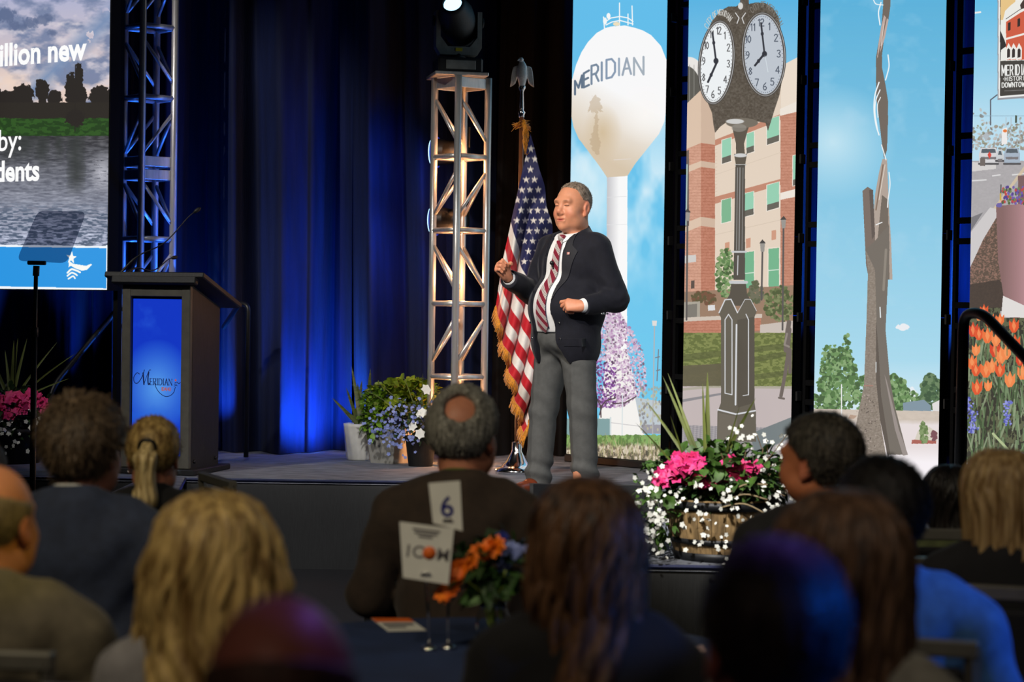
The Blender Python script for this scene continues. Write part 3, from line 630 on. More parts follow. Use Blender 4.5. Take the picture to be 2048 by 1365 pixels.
# ---- screen with the street, planter and tulips
def draw_street(c):
    X, Y = c.X, c.Y; rg = np.random.default_rng(6)
    t = np.clip(Y / 250, 0, 1)[..., None]
    c.img[:] = (np.array([96, 188, 232]) * (1 - t) + np.array([186, 224, 242]) * t) / 255
    c.poly([(1948, 24), (1962, 22), (1962, 26), (1948, 28)], (232, 236, 236))
    for k in range(420):
        x, y = 1935 + 200 * rg.random(), 300 - abs(rg.normal(0, 30)); c.ell(x, y, 1 + 2.4 * rg.random(), 1.5 + 3 * rg.random(), [(158, 148, 138), (124, 116, 106), (190, 186, 182), (142, 138, 110)][int(rg.integers(4))], rg.random() * 3, .8)
    c.line([(1981, 250), (1981, 200), (1994, 190)], 2.4, (90, 96, 106)); c.line([(1936, 232), (2150, 232)], 1, (140, 170, 190)); c.poly([(2030, 231), (2034, 231), (2034, 246), (2030, 246)], (72, 84, 72))
    for x in (2012, 2022, 2040, 2060): c.line([(x, 235), (x, 300)], 1.3, (178, 184, 190))
    c.poly([(2004, 258), (2014, 255), (2014, 288), (2003, 290)], (240, 236, 234)); c.ell(2010, 262, 4, 3, (230, 120, 60)); c.poly([(1972, 264), (1979, 272), (1972, 282), (1965, 273)], (176, 184, 190))
    c.blend(c.ALL, (Y > 322).astype(float), np.array([172, 168, 170]) + 12 * (vnoise(X / 5, Y / 3, 71) - .5)[..., None])
    c.poly([(1930, 322), (1992, 330), (1992, 338), (1930, 345)], (214, 210, 208))
    for x0, x1, y0, y1, col in ((1958, 1996, 296, 328, (216, 214, 216)), (1992, 2008, 300, 322, (202, 206, 210)), (2008, 2040, 296, 328, (166, 180, 196)), (2052, 2090, 290, 330, (150, 140, 140))):
        c.poly([(x0 + 4, y0), (x1 - 4, y0), (x1, y0 + 12), (x1, y1), (x0, y1), (x0, y0 + 12)], col); c.poly([(x0 + 6, y0 + 2), (x1 - 6, y0 + 2), (x1 - 4, y0 + 10), (x0 + 4, y0 + 10)], (84, 92, 100)); c.line([(x0, y1), (x1, y1)], 4, (82, 80, 82)); c.poly([(x0 + 3, y0 + 18), (x1 - 3, y0 + 18), (x1 - 4, y0 + 23), (x0 + 4, y0 + 23)], (120, 116, 118))
    c.poly([(1979, 303), (1983, 310), (1979, 318), (1975, 310)], (216, 70, 60)); c.poly([(1960, 316), (1970, 316), (1970, 332), (1960, 332)], (110, 100, 96))
    for p in ([(1942, 362), (1972, 360)], [(1985, 352), (2000, 350)], [(2025, 350), (2060, 346)]): c.line(p, 2.6, (222, 220, 220))
    c.poly([(1990, 412), (2050, 330), (2056, 332), (1948, 480), (1938, 480)], (222, 198, 160), .7)
    c.poly([(1930, 440), (1966, 425), (1930, 480)], (120, 118, 122)); c.poly([(1930, 480), (1980, 415), (2000, 420), (1962, 500), (1936, 540)], (206, 202, 202))
    c.poly([(1936, 545), (1966, 480), (1996, 430), (2010, 560), (2040, 610), (1936, 625)], 0, tex=lambda x, y: np.where((vnoise(x / 2, y / 2, 73, 2) > .55)[..., None], np.array([140, 106, 92]), np.array([92, 76, 66])))
    c.poly([(1936, 570), (1998, 560), (2060, 625), (1936, 620)], (66, 56, 50), .9)
    c.poly([(2036, 352), (2150, 340), (2150, 420), (2036, 420)], (122, 92, 92))
    c.poly([(1992, 412), (2150, 400), (2150, 640), (2030, 640), (2008, 600), (1996, 520)], 0, tex=lambda x, y: np.array([132, 100, 98]) + np.clip((x - 2005) / 60, 0, 1)[..., None] * np.array([60, 44, 52]))
    c.poly([(2006, 592), (2050, 612), (2150, 612), (2150, 640), (2002, 634)], (226, 222, 218))
    for k in range(130):
        x, y = 2004 + rg.random() * 60, 408 - 34 * rg.random(); c.ell(x, y, 2.4, 3, [(112, 92, 168), (84, 66, 140), (110, 130, 80), (190, 70, 70), (76, 96, 60)][int(rg.integers(5))])
    for k in range(16): c.ell(1994 + 8 * rg.random(), 408 + 6 * rg.random(), 2.5, 2.5, (108, 96, 166))
    c.line([(2002, 370), (2001, 400)], 2, (60, 58, 60)); c.line([(2001, 388), (2001, 400)], 3, (206, 170, 60))
    # sign
    c.poly([(1995, -40), (2150, -40), (2150, 190), (1995, 200)], (150, 150, 156)); c.poly([(1997, -40), (2150, -40), (2150, 186), (1997, 196)], (240, 240, 238)); c.poly([(2000, -40), (2150, -40), (2150, 180), (2000, 192)], (66, 62, 58))
    c.poly([(2001, -40), (2150, -40), (2150, 118), (2001, 122)], (238, 236, 230)); c.poly([(2001, -40), (2040, -40), (2030, 4), (2022, 10), (2010, 22), (2006, 40), (2001, 40)], (232, 196, 132))
    c.poly([(2000, 60), (2008, 78), (2013, 92), (2002, 100), (2000, 120)], (46, 44, 44))
    c.poly([(2012, 42), (2040, 24), (2150, -20), (2150, 118), (2012, 120)], (206, 88, 62)); c.line([(2012, 42), (2040, 24), (2060, 14)], 3.4, (240, 236, 230)); c.line([(2012, 78), (2048, 68)], 4, (240, 236, 230)); c.line([(2012, 38), (2040, 19), (2050, 15)], 1, (44, 40, 40))
    c.poly([(2040, 10), (2052, -8), (2150, -30), (2150, 0), (2042, 18)], (66, 50, 46))
    for x, y, s in ((2018, 54, 1), (2037, 46, 1)): c.poly([(x - 2, y - 8), (x + 3, y - 10), (x + 3, y + 6), (x - 2, y + 8)], (50, 40, 38))
    for x in (2017, 2027, 2038): c.poly([(x - 5.5, 120), (x - 5.5, 98), (x, 86), (x + 5.5, 96), (x + 5.5, 118)], (240, 236, 230)); c.poly([(x - 3, 116), (x - 3, 100), (x, 96), (x + 3, 100), (x + 3, 114)], (54, 46, 44))
    c.text('MERIDIAN', lambda p, q: (2004 + p * 8.2, 151 - q * 20 - p * .3), 2.4, (240, 240, 236), gap=.3); c.text('HISTORIC', lambda p, q: (2010 + p * 6.4, 162 - q * 8 - p * .3), 1.5, (236, 236, 232), gap=.32); c.text('DOWNTOWN', lambda p, q: (2004 + p * 6.6, 175 - q * 9 - p * .3), 1.9, (236, 236, 232), gap=.3); c.ell(2007, 158, 1, 1, (236, 236, 232))
    c.line([(2009, 182), (2050, 180)], 1.2, (150, 148, 146), .7)
    # flower bed
    n = vnoise(X / 5, Y / 9, 81)
    c.blend(c.ALL, (Y > 636 - (X < 2000) * 20).astype(float), np.where((n > .52)[..., None], np.array([92, 96, 70]), np.array([52, 50, 42])))
    for k in range(330):
        x, y = 1930 + 200 * rg.random(), 700 + 240 * rg.random(); c.line([(x, y), (x + rg.normal(0, 7), y - 18 - 34 * rg.random())], 2 + 2.5 * rg.random(), [(112, 134, 96), (84, 108, 70), (140, 156, 122), (60, 78, 50)][int(rg.integers(4))], .85)
    def tulip(x, y, s):
        col = [(226, 84, 44), (238, 112, 58), (214, 66, 40), (244, 134, 74)][int(rg.integers(4))]
        c.poly([(x - 7 * s, y - 8 * s), (x - 3 * s, y - 4 * s), (x, y - 12 * s), (x + 3 * s, y - 4 * s), (x + 7 * s, y - 9 * s), (x + 7 * s, y + 3 * s), (x + 2 * s, y + 10 * s), (x - 3 * s, y + 10 * s), (x - 7 * s, y + 3 * s)], col); c.poly([(x - 1 * s, y - 8 * s), (x + 3 * s, y), (x, y + 8 * s), (x - 3 * s, y)], (250, 158, 96), .7); c.line([(x, y + 10 * s), (x, y + 26 * s)], 1.5, (96, 120, 76))
    for x, y, s in ((1968, 622, 1.2), (1978, 640, 1.4), (1958, 632, 1), (2028, 652, 1.4), (1946, 660, 1.4), (1958, 668, 1.3), (1975, 672, 1.5), (1992, 648, 1.5), (2000, 640, 1.2), (2030, 686, 1.5), (1952, 700, 1.2), (1990, 700, 1.5), (2002, 712, 1.6), (2012, 706, 1.4), (1944, 725, 1.4), (1952, 740, 1.3), (1972, 740, 1.6), (1984, 732, 1.4), (2000, 740, 1.4), (2020, 760, 1.5), (2045, 745, 1.5), (2040, 720, 1.2), (1954, 775, 1.5), (1976, 772, 1.1), (2060, 700, 1.5), (1992, 680, 1.3), (2014, 680, 1.2)): tulip(x, y, s)
    for hx, hy, hh in ((1945, 845, 44), (2014, 828, 50), (2060, 840, 50), (1935, 810, 30)):
        for k in range(70): c.ell(hx + rg.normal(0, 4) * (1 - .0), hy + (rg.random() - .5) * hh, 2, 2, [(104, 110, 200), (80, 86, 170), (146, 152, 220)][int(rg.integers(3))])
    for k in range(120): c.ell(1990 + 60 * rg.random(), 920 + 18 * rg.random() - (rg.random() * 20), 2, 2, [(112, 118, 206), (86, 92, 176), (150, 156, 222)][int(rg.integers(3))])
    c.line([(1986, 868), (2018, 902)], 5, (176, 190, 140)); c.poly([(1930, 925), (1968, 935), (1972, 990), (1930, 990)], (226, 222, 226))

# ---- lake picture on the presentation screen
def draw_lake(c):
    X, Y = c.X, c.Y; rg = np.random.default_rng(8)
    t = np.clip(Y / 200, 0, 1)[..., None]
    c.img[:] = (np.array([176, 178, 206]) * (1 - t) + np.array([232, 206, 192]) * t) / 255
    n = vnoise(X / 46 + 2, Y / 26 + 3, 91, 5)
    c.blend(c.ALL, np.clip((n - .44) * 5, 0, 1), (112, 126, 160), .9); c.blend(c.ALL, np.clip((vnoise(X / 30, Y / 16, 93, 5) - .52) * 5, 0, 1), (214, 206, 214), .8)
    band = np.clip(1 - np.abs((Y - (185 - (X - 60) * .95)) / 40), 0, 1) * (X > 60) * (vnoise(X / 20, Y / 20, 94) > .3)
    c.blend(c.ALL, band, (116, 140, 178), .9); c.blend(c.ALL, np.clip(1 - np.hypot((X - 20) / 50, (Y - 165) / 30), 0, 1), (240, 214, 196), .8)
    for x, y, r in ((60, 46, 14), (28, 52, 12), (84, 40, 16), (104, 66, 8), (46, 54, 10), (10, 30, 20), (100, 36, 9)): c.ell(x, y, r, r * .7, (92, 106, 140), wob=.6, alpha=.8, seed=int(x), soft=5)
    dk = (38, 34, 32)
    for x, y, rx, ry in ((14, 200, 22, 20), (46, 190, 22, 22), (84, 182, 14, 24), (110, 196, 14, 16), (142, 180, 12, 36), (158, 160, 8, 36), (160, 190, 16, 20), (200, 194, 22, 22), (220, 200, 20, 20), (-20, 200, 30, 24), (-70, 195, 40, 28), (-120, 200, 40, 30)): c.ell(x, y, rx, ry, dk, wob=.35, seed=int(abs(x)))
    c.blend(c.ALL, ((Y > 205) & (Y < 245)).astype(float), (42, 38, 34))
    c.blend(c.ALL, ((Y > 234 + 6 * vnoise(X / 20, Y * 0, 5)) & (Y < 276)).astype(float), np.where((vnoise(X / 9, Y / 4, 96) > .5)[..., None], np.array([46, 84, 34]), np.array([32, 62, 26])))
    c.ell(150, 236, 20, 18, dk, wob=.3); c.line([(151, 130), (150, 262)], 2, dk)
    w = np.clip((Y - 270) / 210, 0, 1)[..., None]; rip = (vnoise(X / 12, Y / 2.2, 98) - .5)[..., None]
    water = (np.array([62, 62, 66]) * (1 - w) + np.array([176, 182, 204]) * w) + 90 * rip
    c.blend(c.ALL, (Y > 272).astype(float), np.clip(water, 10, 245))
    for x, w_, y1 in ((152, 20, 395), (84, 16, 340), (46, 24, 330), (118, 10, 330), (15, 20, 335)):
        m = np.clip(1 - np.abs((X - x + 10 * (vnoise(X / 30, Y / 2.5, 99) - .5)) / w_), 0, 1) ** .5 * (Y > 272) * np.clip((y1 - Y) / 40, 0, 1)
        c.blend(c.ALL, m, (52, 56, 56), .85)
    c.blend(c.ALL, np.clip(1 - np.hypot((X - 205) / 34, (Y - 345) / 50), 0, 1) * (vnoise(X / 14, Y / 2, 100) > .35), (206, 206, 216), .8)
    sh = np.clip((vnoise(X / 10, Y / 2.4, 101) - .42) * 6, 0, 1) * np.clip((Y - 400) / 30, 0, 1)
    c.blend(c.ALL, sh, (72, 86, 108), .85)
    ax, ay = 217, 493
    c.blend(c.ALL, (Y > 490 + (X - 0) * .012).astype(float), (244, 248, 252)); c.blend(c.ALL, (Y > 494 + X * .012).astype(float), (46, 150, 226)); c.blend(c.ALL, ((Y > 573 + X * .018) | ((X > 212.5) & (Y > 490))).astype(float), (244, 248, 252))
    # star and wave emblem
    W = (250, 250, 246)
    star = [(143 + (11 if k % 2 == 0 else 4.6) * math.sin(k * PI / 5 + .12), 516 - (14 if k % 2 == 0 else 5.4) * math.cos(k * PI / 5 + .12)) for k in range(10)]
    c.poly(star, W); c.poly([(138, 522), (147, 528), (160, 530), (172, 532), (182, 528), (184, 530), (174, 540), (164, 542), (150, 537), (142, 532), (137, 535)], W)
    for k, (x, y) in enumerate(((134, 544), (134, 550), (136, 556))): c.line(spline([(x + 1, y + 2, 0), (x + 9, y - 5 + k, 0), (x + 20 - k * 4, y - 2, 0), (x + 26 - k * 6, y + 1, 0)], 5)[:, :2], 3.8 - k * .3, W)

# ---- lectern display
def draw_lectern(c):
    X, Y = c.X, c.Y      # X 0..1 across, Y 0..H downward (width units)
    t = np.hypot((X - .5) / .75, (Y - 1.72) / .95)[..., None]; s = np.clip(1 - t, 0, 1) ** .8
    c.img[:] = (np.array([10, 56, 206]) * (1 - s) + np.array([92, 166, 250]) * s) / 255
    n = vnoise(X * 3 + 1, Y * 3, 111, 4)
    c.blend(c.ALL, np.clip((n - .55) * 3, 0, 1) * np.clip(1 - Y / 1.0, 0, 1), (64, 120, 240), .7); c.blend(c.ALL, np.clip((vnoise(X * 3, Y * 3, 113) - .5) * 4, 0, 1) * np.clip((Y - 2.1) / .4, 0, 1) * np.clip((X - .45) / .3, 0, 1), (8, 58, 196), .8)
    c.blend(c.ALL, np.clip((vnoise(X * 4 + 9, Y * 3, 114) - .45) * 3, 0, 1) * np.clip((Y - 1.7) / .5, 0, 1), (40, 110, 230), .5)
    ink = (14, 30, 78); y0 = 1.665; h = .122
    cur = lambda pts, w, col=ink: c.line(spline([p + (0,) for p in pts], 6)[:, :2], w, col, soft=.006)
    cur([(.14, 1.46), (.09, 1.44), (.03, 1.52), (.04, 1.62), (.10, 1.64), (.17, 1.56), (.22, 1.45), (.24, 1.38)], .014); cur([(.215, 1.44), (.225, 1.55), (.235, 1.66)], .026); cur([(.235, 1.66), (.29, 1.50), (.34, 1.385), (.37, 1.38)], .010); cur([(.33, 1.42), (.315, 1.55), (.325, 1.655), (.35, 1.64)], .024)
    x = .360
    for ch, wd in (('E', .044), ('R', .052), ('I', .016), ('D', .062), ('I', .016), ('A', .058), ('N', .060)):
        gl = GLYPH[ch]; mx = max(p for st in gl for p, q in st) or 1
        for st in gl:
            for (p, q), (p2, q2) in zip(st[:-1], st[1:]):
                a = (x + (p / mx * wd if ch != 'I' else wd / 2), y0 - q * h); b = (x + (p2 / mx * wd if ch != 'I' else wd / 2), y0 - q2 * h)
                vert = abs(b[1] - a[1]) > 1.2 * abs(b[0] - a[0]) and not (ch == 'N' and p == p2)
                c.line([a, b], .014 if vert else .007, ink, soft=.006)
        for sx in ({'E': [0], 'R': [0, 1], 'I': [.5], 'D': [0], 'A': [0, 1], 'N': [0, 1]}[ch]):
            X_ = x + sx * wd; c.line([(X_ - .011, y0 - .003), (X_ + .011, y0 - .003)], .006, ink, soft=.006)
            if ch != 'A': c.line([(X_ - .010, y0 - h + .003), (X_ + .010, y0 - h + .003)], .006, ink, soft=.006)
        x += wd + .022
    cur([(.45, 1.63), (.49, 1.73), (.56, 1.82), (.66, 1.88), (.76, 1.87), (.84, 1.80), (.87, 1.70)], .012)
    cur([(.85, 1.68), (.88, 1.665), (.91, 1.67)], .010); cur([(.86, 1.62), (.90, 1.60), (.94, 1.63), (.97, 1.605)], .012); cur([(.85, 1.655), (.88, 1.64), (.90, 1.645)], .009)
    org = (206, 82, 40)
    st_ = [(.875 + (.028 if k % 2 == 0 else .011) * math.sin(k * PI / 5), 1.565 - (.034 if k % 2 == 0 else .013) * math.cos(k * PI / 5)) for k in range(10)]
    c.poly(st_, org)
    c.text('IDAHO', lambda p, q: (.585 + p * .049, 1.772 - q * .062), .0095, org, gap=.24, soft=.005)

# the narrow upright screens stand in a row on a slanted line
WALL_O = np.array([1.056, 13.1]); WALL_E = np.array([0.6816, -0.7319])
def wall_s(px, py=500):
    d = ray(px, py)[:2]; o = CAM[:2]
    A = np.array([[d[0], -WALL_E[0]], [d[1], -WALL_E[1]]]); t, s = np.linalg.solve(A, WALL_O - o); return s

# ------------------------------------------------------------------ shared materials
M = {}
M['floor'] = mat('dark_carpet_floor', (26, 26, 32), .95, scale=40, bump=.4, bscale=300)
M['wall'] = mat('black_wall', (8, 8, 10), .9)
M['stage'] = mat('grey_stage_carpet', (160, 165, 178), .95, var=.25, scale=7, stretch=(1, 5, 1), bump=.8, bscale=260, spec=.2)
M['skirt'] = mat('stage_skirt_vinyl', (44, 45, 46), .42, var=.15, scale=30, stretch=(12, 1, .4), bump=.15)
M['edge'] = mat('stage_edge_trim', (40, 46, 78), .35, metal=.6)  # reflected blue light is put into the trim's base colour
M['velvet'] = mat('navy_velvet', (10, 22, 58), .8, var=.22, scale=14, stretch=(1, 1, .12), bump=.3, bscale=120, sheen=.05, spec=.2)
M['black_velvet'] = mat('black_velvet', (4, 5, 8), .85, var=.2, scale=14, stretch=(1, 1, .12), sheen=.05, spec=.2)
M['black'] = mat('black_powder_coat', (14, 14, 16), .45, bump=.1)
M['black_matte'] = mat('black_plastic', (20, 20, 22), .6, bump=.1)
M['led_black'] = mat('screen_cabinet_black', (5, 6, 9), .85, spec=.15)
M['alu'] = mat('brushed_aluminium', (206, 206, 204), .34, metal=.6, var=.08, scale=60, stretch=(1, 1, .1), bump=.12, bscale=90)
M['alu_dull'] = mat('dull_aluminium', (190, 190, 196), .38, metal=.6, var=.1, scale=50, stretch=(1, 1, .1), bump=.12, bscale=90)
M['chrome'] = mat('polished_chrome', (225, 225, 228), .12, metal=1.0, var=.03)
M['grey_metal'] = mat('grey_fixture_metal', (150, 150, 145), .5, metal=.2, bump=.1)
M['silver'] = mat('bright_silver', (244, 244, 242), .25, metal=.05, var=.1, scale=90)
M['gold'] = mat('gold_fringe', (232, 150, 18), .6, var=.25, scale=120, sheen=.3)
M['lect_wood'] = mat('charcoal_woodgrain', (38, 36, 35), .55, var=.3, scale=18, stretch=(6, 6, .6), bump=.2)
M['lect_frame'] = mat('lectern_frame_metal', (104, 101, 92), .5, metal=.25, var=.1)
M['white_light'] = emit('screen_letter_white', (255, 255, 255), 1.0)
M['warm_lamp'] = emit('warm_tungsten_glow', (255, 160, 90), 4.0)
M['blue_lens'] = emit('blue_white_lens', (176, 226, 255), 2.2)
M['par_rim'] = emit('blue_led_rim', (48, 66, 200), .7)
M['leaf'] = mat('green_leaf', (74, 112, 40), .55, var=.3, scale=25, sheen=.05)
M['leaf_dark'] = mat('dark_green_leaf', (46, 78, 34), .55, var=.3, scale=25)
M['leaf_lime'] = mat('lime_leaf', (150, 164, 34), .55, var=.3, scale=25, col2=(92, 120, 22))
M['leaf_blade'] = mat('spike_leaf', (116, 128, 56), .5, var=.35, scale=12, stretch=(1, 1, .2))
M['snake'] = mat('snake_plant_leaf', (104, 112, 50), .5, var=.4, scale=26, stretch=(.6, .6, 2), col2=(52, 66, 30))
M['pink'] = mat('hot_pink_petal', (236, 62, 148), .6, var=.2, scale=40, col2=(208, 34, 96))
M['white_petal'] = mat('white_petal', (240, 242, 236), .6, var=.06)
M['blue_petal'] = mat('pale_blue_petal', (140, 156, 220), .6, var=.15)
M['orange_petal'] = mat('orange_petal', (255, 140, 8), .6, var=.15, scale=30, col2=(230, 92, 4))
M['yellow'] = mat('yellow_label', (228, 200, 40), .5)
M['stem'] = mat('brown_stem', (112, 92, 66), .8)

# ------------------------------------------------------------------ the hall
struct(obj('floor', np.array([(-9, -4, 0), (9, -4, 0), (9, 16.5, 0), (-9, 16.5, 0)]), [(0, 1, 2, 3)], M['floor']))
struct(MB().box((0, 16.6, 3.75), (18, .2, 7.5)).build('wall_back', M['wall']))
struct(MB().box((-9.1, 6.25, 3.75), (.2, 20.7, 7.5)).build('wall_left', M['wall']))
struct(MB().box((9.1, 6.25, 3.75), (.2, 20.7, 7.5)).build('wall_right', M['wall']))

# stage: a wide platform with a deeper middle
DB = 15.3      # back edge
XT = -0.60     # where the deeper part starts
outline = [(-6.0, DB), (-6.0, 12.12), (-2.22, 12.12), (-2.22, 11.1), (-1.86, 11.1), (-1.98, 12.12), (XT, 12.12), (XT, 8.28), (1.55, 8.28), (4.6, 8.9), (5.2, DB)]
st = thing('stage', 'low stage platform covered in grey carpet with black skirt', 'stage', (0, 12, 0))
st['kind'] = 'structure'
MB().prism(outline[::-1], STAGE - .03, STAGE, 'z').build('carpet_deck', M['stage'], st)
sk = MB()
ins = outline[1:-1]
mb = MB()
for (a, b) in zip(ins[:-1], ins[1:]):
    a = np.array(a); b = np.array(b); L = np.linalg.norm(b - a); n = max(2, int(L * 14)); G = []
    nrm = np.array([(b - a)[1], -(b - a)[0]]) / L
    for z, push in ((STAGE - .031, .0), (STAGE - .06, .006), (.30, .012), (.0, .02)):
        row = []
        for i in range(n + 1):
            t = i / n; q = a + (b - a) * t - nrm * (0.012 - push * .5 + .004 * math.sin(i * 1.7) * (STAGE - z))
            row.append((q[0], q[1], z))
        G.append(row)
    mb.grid(G)
mb.build('skirt', M['skirt'], st, True)
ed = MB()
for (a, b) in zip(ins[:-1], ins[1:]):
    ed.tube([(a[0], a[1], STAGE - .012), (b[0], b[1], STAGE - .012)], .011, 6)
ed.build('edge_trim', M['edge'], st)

# ------------------------------------------------------------------ drapes behind the stage
def drape(name, label, prof, px0, px1, Yd, z0, z1, m, seed=1, group='velvet stage drapes', lean=0.0):
    """prof: (photo column, depth offset) control points of the folds"""
    P = np.array(prof, float); n = int((px1 - px0) / 3.2) + 2; cols = np.linspace(px0, px1, n)
    base = np.interp(cols, P[:, 0], P[:, 1])
    kx = np.array([1, 2, 3, 2, 1.]); kx /= kx.sum(); pad = np.pad(base, 2, mode='edge'); base = np.convolve(pad, kx, 'valid')
    rows = np.linspace(0, 1, 26); G = np.zeros((26, n, 3)); sc = Yd / FPX
    ph = random.random() * 6
    for i, r in enumerate(rows):
        z = z1 + (z0 - z1) * r
        x = (cols - 1024) * sc + lean * (r - .5)
        fine = .005 * np.sin(cols * .115 + ph + .8 * math.sin(r * 3)) + .003 * np.sin(cols * .31 + 2 * r + ph)
        amp = 1.15 + .55 * r
        G[i, :, 0] = x + .015 * np.sin(r * 4 + cols * .02)
        G[i, :, 1] = Yd + base * amp + fine * (.6 + .6 * r)
        G[i, :, 2] = z
    o = MB().slab(G, .006).build(name, m, None, True)
    return tag(o, label, 'curtain', group)
random.seed(3)
FOLDS = [(140, .16), (205, .12), (262, -.12), (285, -.02), (336, -.17), (402, .17), (470, -.12), (508, .03), (556, -.17), (566, -.17), (610, -.02), (617, -.07), (656, .17), (690, .10), (742, -.16), (798, .13), (838, -.10), (880, .08), (930, -.05), (985, .1), (1010, .08)]
def folds(a, b): return [p for p in FOLDS if a - 70 <= p[0] <= b + 70]
drape('stage_drape', 'navy velvet drape behind the lectern beside the presentation screen', folds(208, 438), 208, 438, 14.35, STAGE + .005, 5.2, M['velvet'], lean=.04)
drape('stage_drape', 'navy velvet drape with the brightest blue glow on its folds', folds(440, 700), 440, 700, 14.35, STAGE + .005, 5.2, M['velvet'], lean=.05)
drape('stage_drape', 'navy velvet drape right behind the potted plants and lit truss', folds(702, 985), 702, 985, 14.35, STAGE + .005, 5.2, M['velvet'], lean=.10)
pr = [(970, .1), (1000, -.08), (1030, .06), (1062, -.06), (1095, .08), (1120, -.06), (1160, .06), (1200, .05)]
drape('stage_drape', 'black velvet drape behind the flag', pr, 990, 1200, 14.35, STAGE + .005, 5.2, M['black_velvet'])
pr = [(-260, .1), (-120, -.1), (-60, .1), (-10, -.1), (6, -.14), (14, .1), (60, .1), (110, -.02), (148, -.12), (158, -.14), (176, .10), (186, -.06), (198, .08), (225, .1)]
drape('stage_drape', 'navy velvet drape hanging below the presentation screen', pr, -260, 225, 15.0, STAGE + .005, 5.2, M['velvet'])
pr = [(1180, .08)] + [(1240 + k * 38, (-.1 if k % 2 else .1)) for k in range(40)]
drape('stage_drape', 'navy velvet drape behind the row of tall narrow screens', pr, 1215, 2560, 14.95, STAGE + .005, 5.2, M['velvet'])

# ------------------------------------------------------------------ tall narrow screens
WN = np.array([-WALL_E[1], WALL_E[0]]); WN = WN if WN[1] < 0 else -WN     # towards the audience
Z0S, Z1S = STAGE + .055, 4.05
PANELS = [(1139, 1327, draw_tower, 'tall narrow screen showing a white water tower', 'stage_screen'),
          (1370, 1588, draw_clock, 'tall narrow screen showing a street clock and brick building', 'stage_screen'),
          (1633, 1884, draw_sculpture, 'tall narrow screen showing a twisted metal sculpture', 'stage_screen'),
          (1941, None, draw_street, 'tall narrow screen showing orange tulips below a street', 'stage_screen')]
for px0, px1, fn, label, nm in PANELS:
    s0 = wall_s(px0); s1 = wall_s(px1) if px1 else s0 + .95
    w = s1 - s0
    O = WALL_O + WALL_E * s0
    root = thing(nm, label, 'screen', (O[0] + WALL_E[0] * w / 2, O[1] + WALL_E[1] * w / 2, STAGE), 0, 'row of tall narrow screens')
    cv = screen_canvas(O, WALL_E, w, Z0S, Z1S, 470); fn(cv); cv.img[:] = cv.img * .93 + .055  # raised blacks put a haze of ambient light into the picture colours
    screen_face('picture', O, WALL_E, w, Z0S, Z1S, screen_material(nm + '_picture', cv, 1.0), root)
    ang = math.atan2(WALL_E[1], WALL_E[0]); R = Matrix.Rotation(ang, 3, 'Z')
    nrow = 7; hh = (Z1S - Z0S) / nrow
    for i in range(nrow):
        c = O + WALL_E * w / 2 - WN * .045
        cab = MB().box((c[0], c[1], Z0S + hh * (i + .5)), (w - .006, .082, hh - .004), R).build('cabinet', M['led_black'], root)
        for sx in (-1, 1):
            q = O + WALL_E * (w / 2 + sx * (w / 2 + .006)) - WN * .06
            MB().box((q[0], q[1], Z0S + hh * (i + .98)), (.014, .05, .06), R, .003).build('latch', M['black_matte'], cab)
    c = O + WALL_E * w / 2 - WN * .04
    MB().box((c[0], c[1], STAGE + .027), (w + .01, .12, .05), R, .006).build('base_bar', M['black_matte'], root)
    # ladder frame that carries the cabinets, seen in the gap beside each screen
    for k, off in enumerate((w + .028, w + .150)):
        q = O + WALL_E * off - WN * .10
        MB().box((q[0], q[1], (STAGE + Z1S) / 2), (.022, .030, Z1S - STAGE), R).build('support_post', M['led_black'], root)
    for i in range(nrow + 1):
        for dz in (-.045, .075):
            q = O + WALL_E * (w + .095) - WN * .10
            z = Z0S + hh * i + dz
            if z > STAGE + .04: MB().box((q[0], q[1], z), (.12, .03, .035), R).build('rung', M['led_black'], root)
    q = O + WALL_E * w / 2 - WN * .45
    MB().box((q[0], q[1], STAGE + .03), (w * .8, .7, .06), R, .01).build('ballast_foot', M['led_black'], root)

# ------------------------------------------------------------------ presentation screen at the left
A = at(217, 300, 13.2)[:2]; B = at(0, 300, 13.77)[:2]; e = (A - B) / np.linalg.norm(A - B)
wL = 1.9; O = A - e * wL
zb = at(215, 580, 13.2)[2]; zt = 4.6
root = thing('presentation_screen', 'large angled screen showing a lake with white words', 'screen', ((O + e * wL / 2)[0], (O + e * wL / 2)[1], STAGE))
cv = screen_canvas(O, e, wL, zb, zt, 330); draw_lake(cv)
screen_face('picture', O, e, wL, zb, zt, screen_material('lake_picture', cv, 1.0), root)
nL = np.array([e[1], -e[0]]); R = Matrix.Rotation(math.atan2(e[1], e[0]), 3, 'Z')
c = O + e * wL / 2 - nL * .05
MB().box((c[0], c[1], (zb + zt) / 2), (wL + .012, .09, zt - zb + .012), R).build('cabinet', M['led_black'], root)
for off in (.25, wL - .03):
    q = O + e * off - nL * .13
    MB().box((q[0], q[1], (STAGE + zt) / 2), (.04, .04, zt - STAGE), R).build('support_post', M['led_black'], root)
    q = q - e * .26; MB().box((q[0] - nL[0] * .08, q[1] - nL[1] * .08, STAGE + .03), (.34, .34, .05), R, .01).build('ballast_foot', M['led_black'], root)
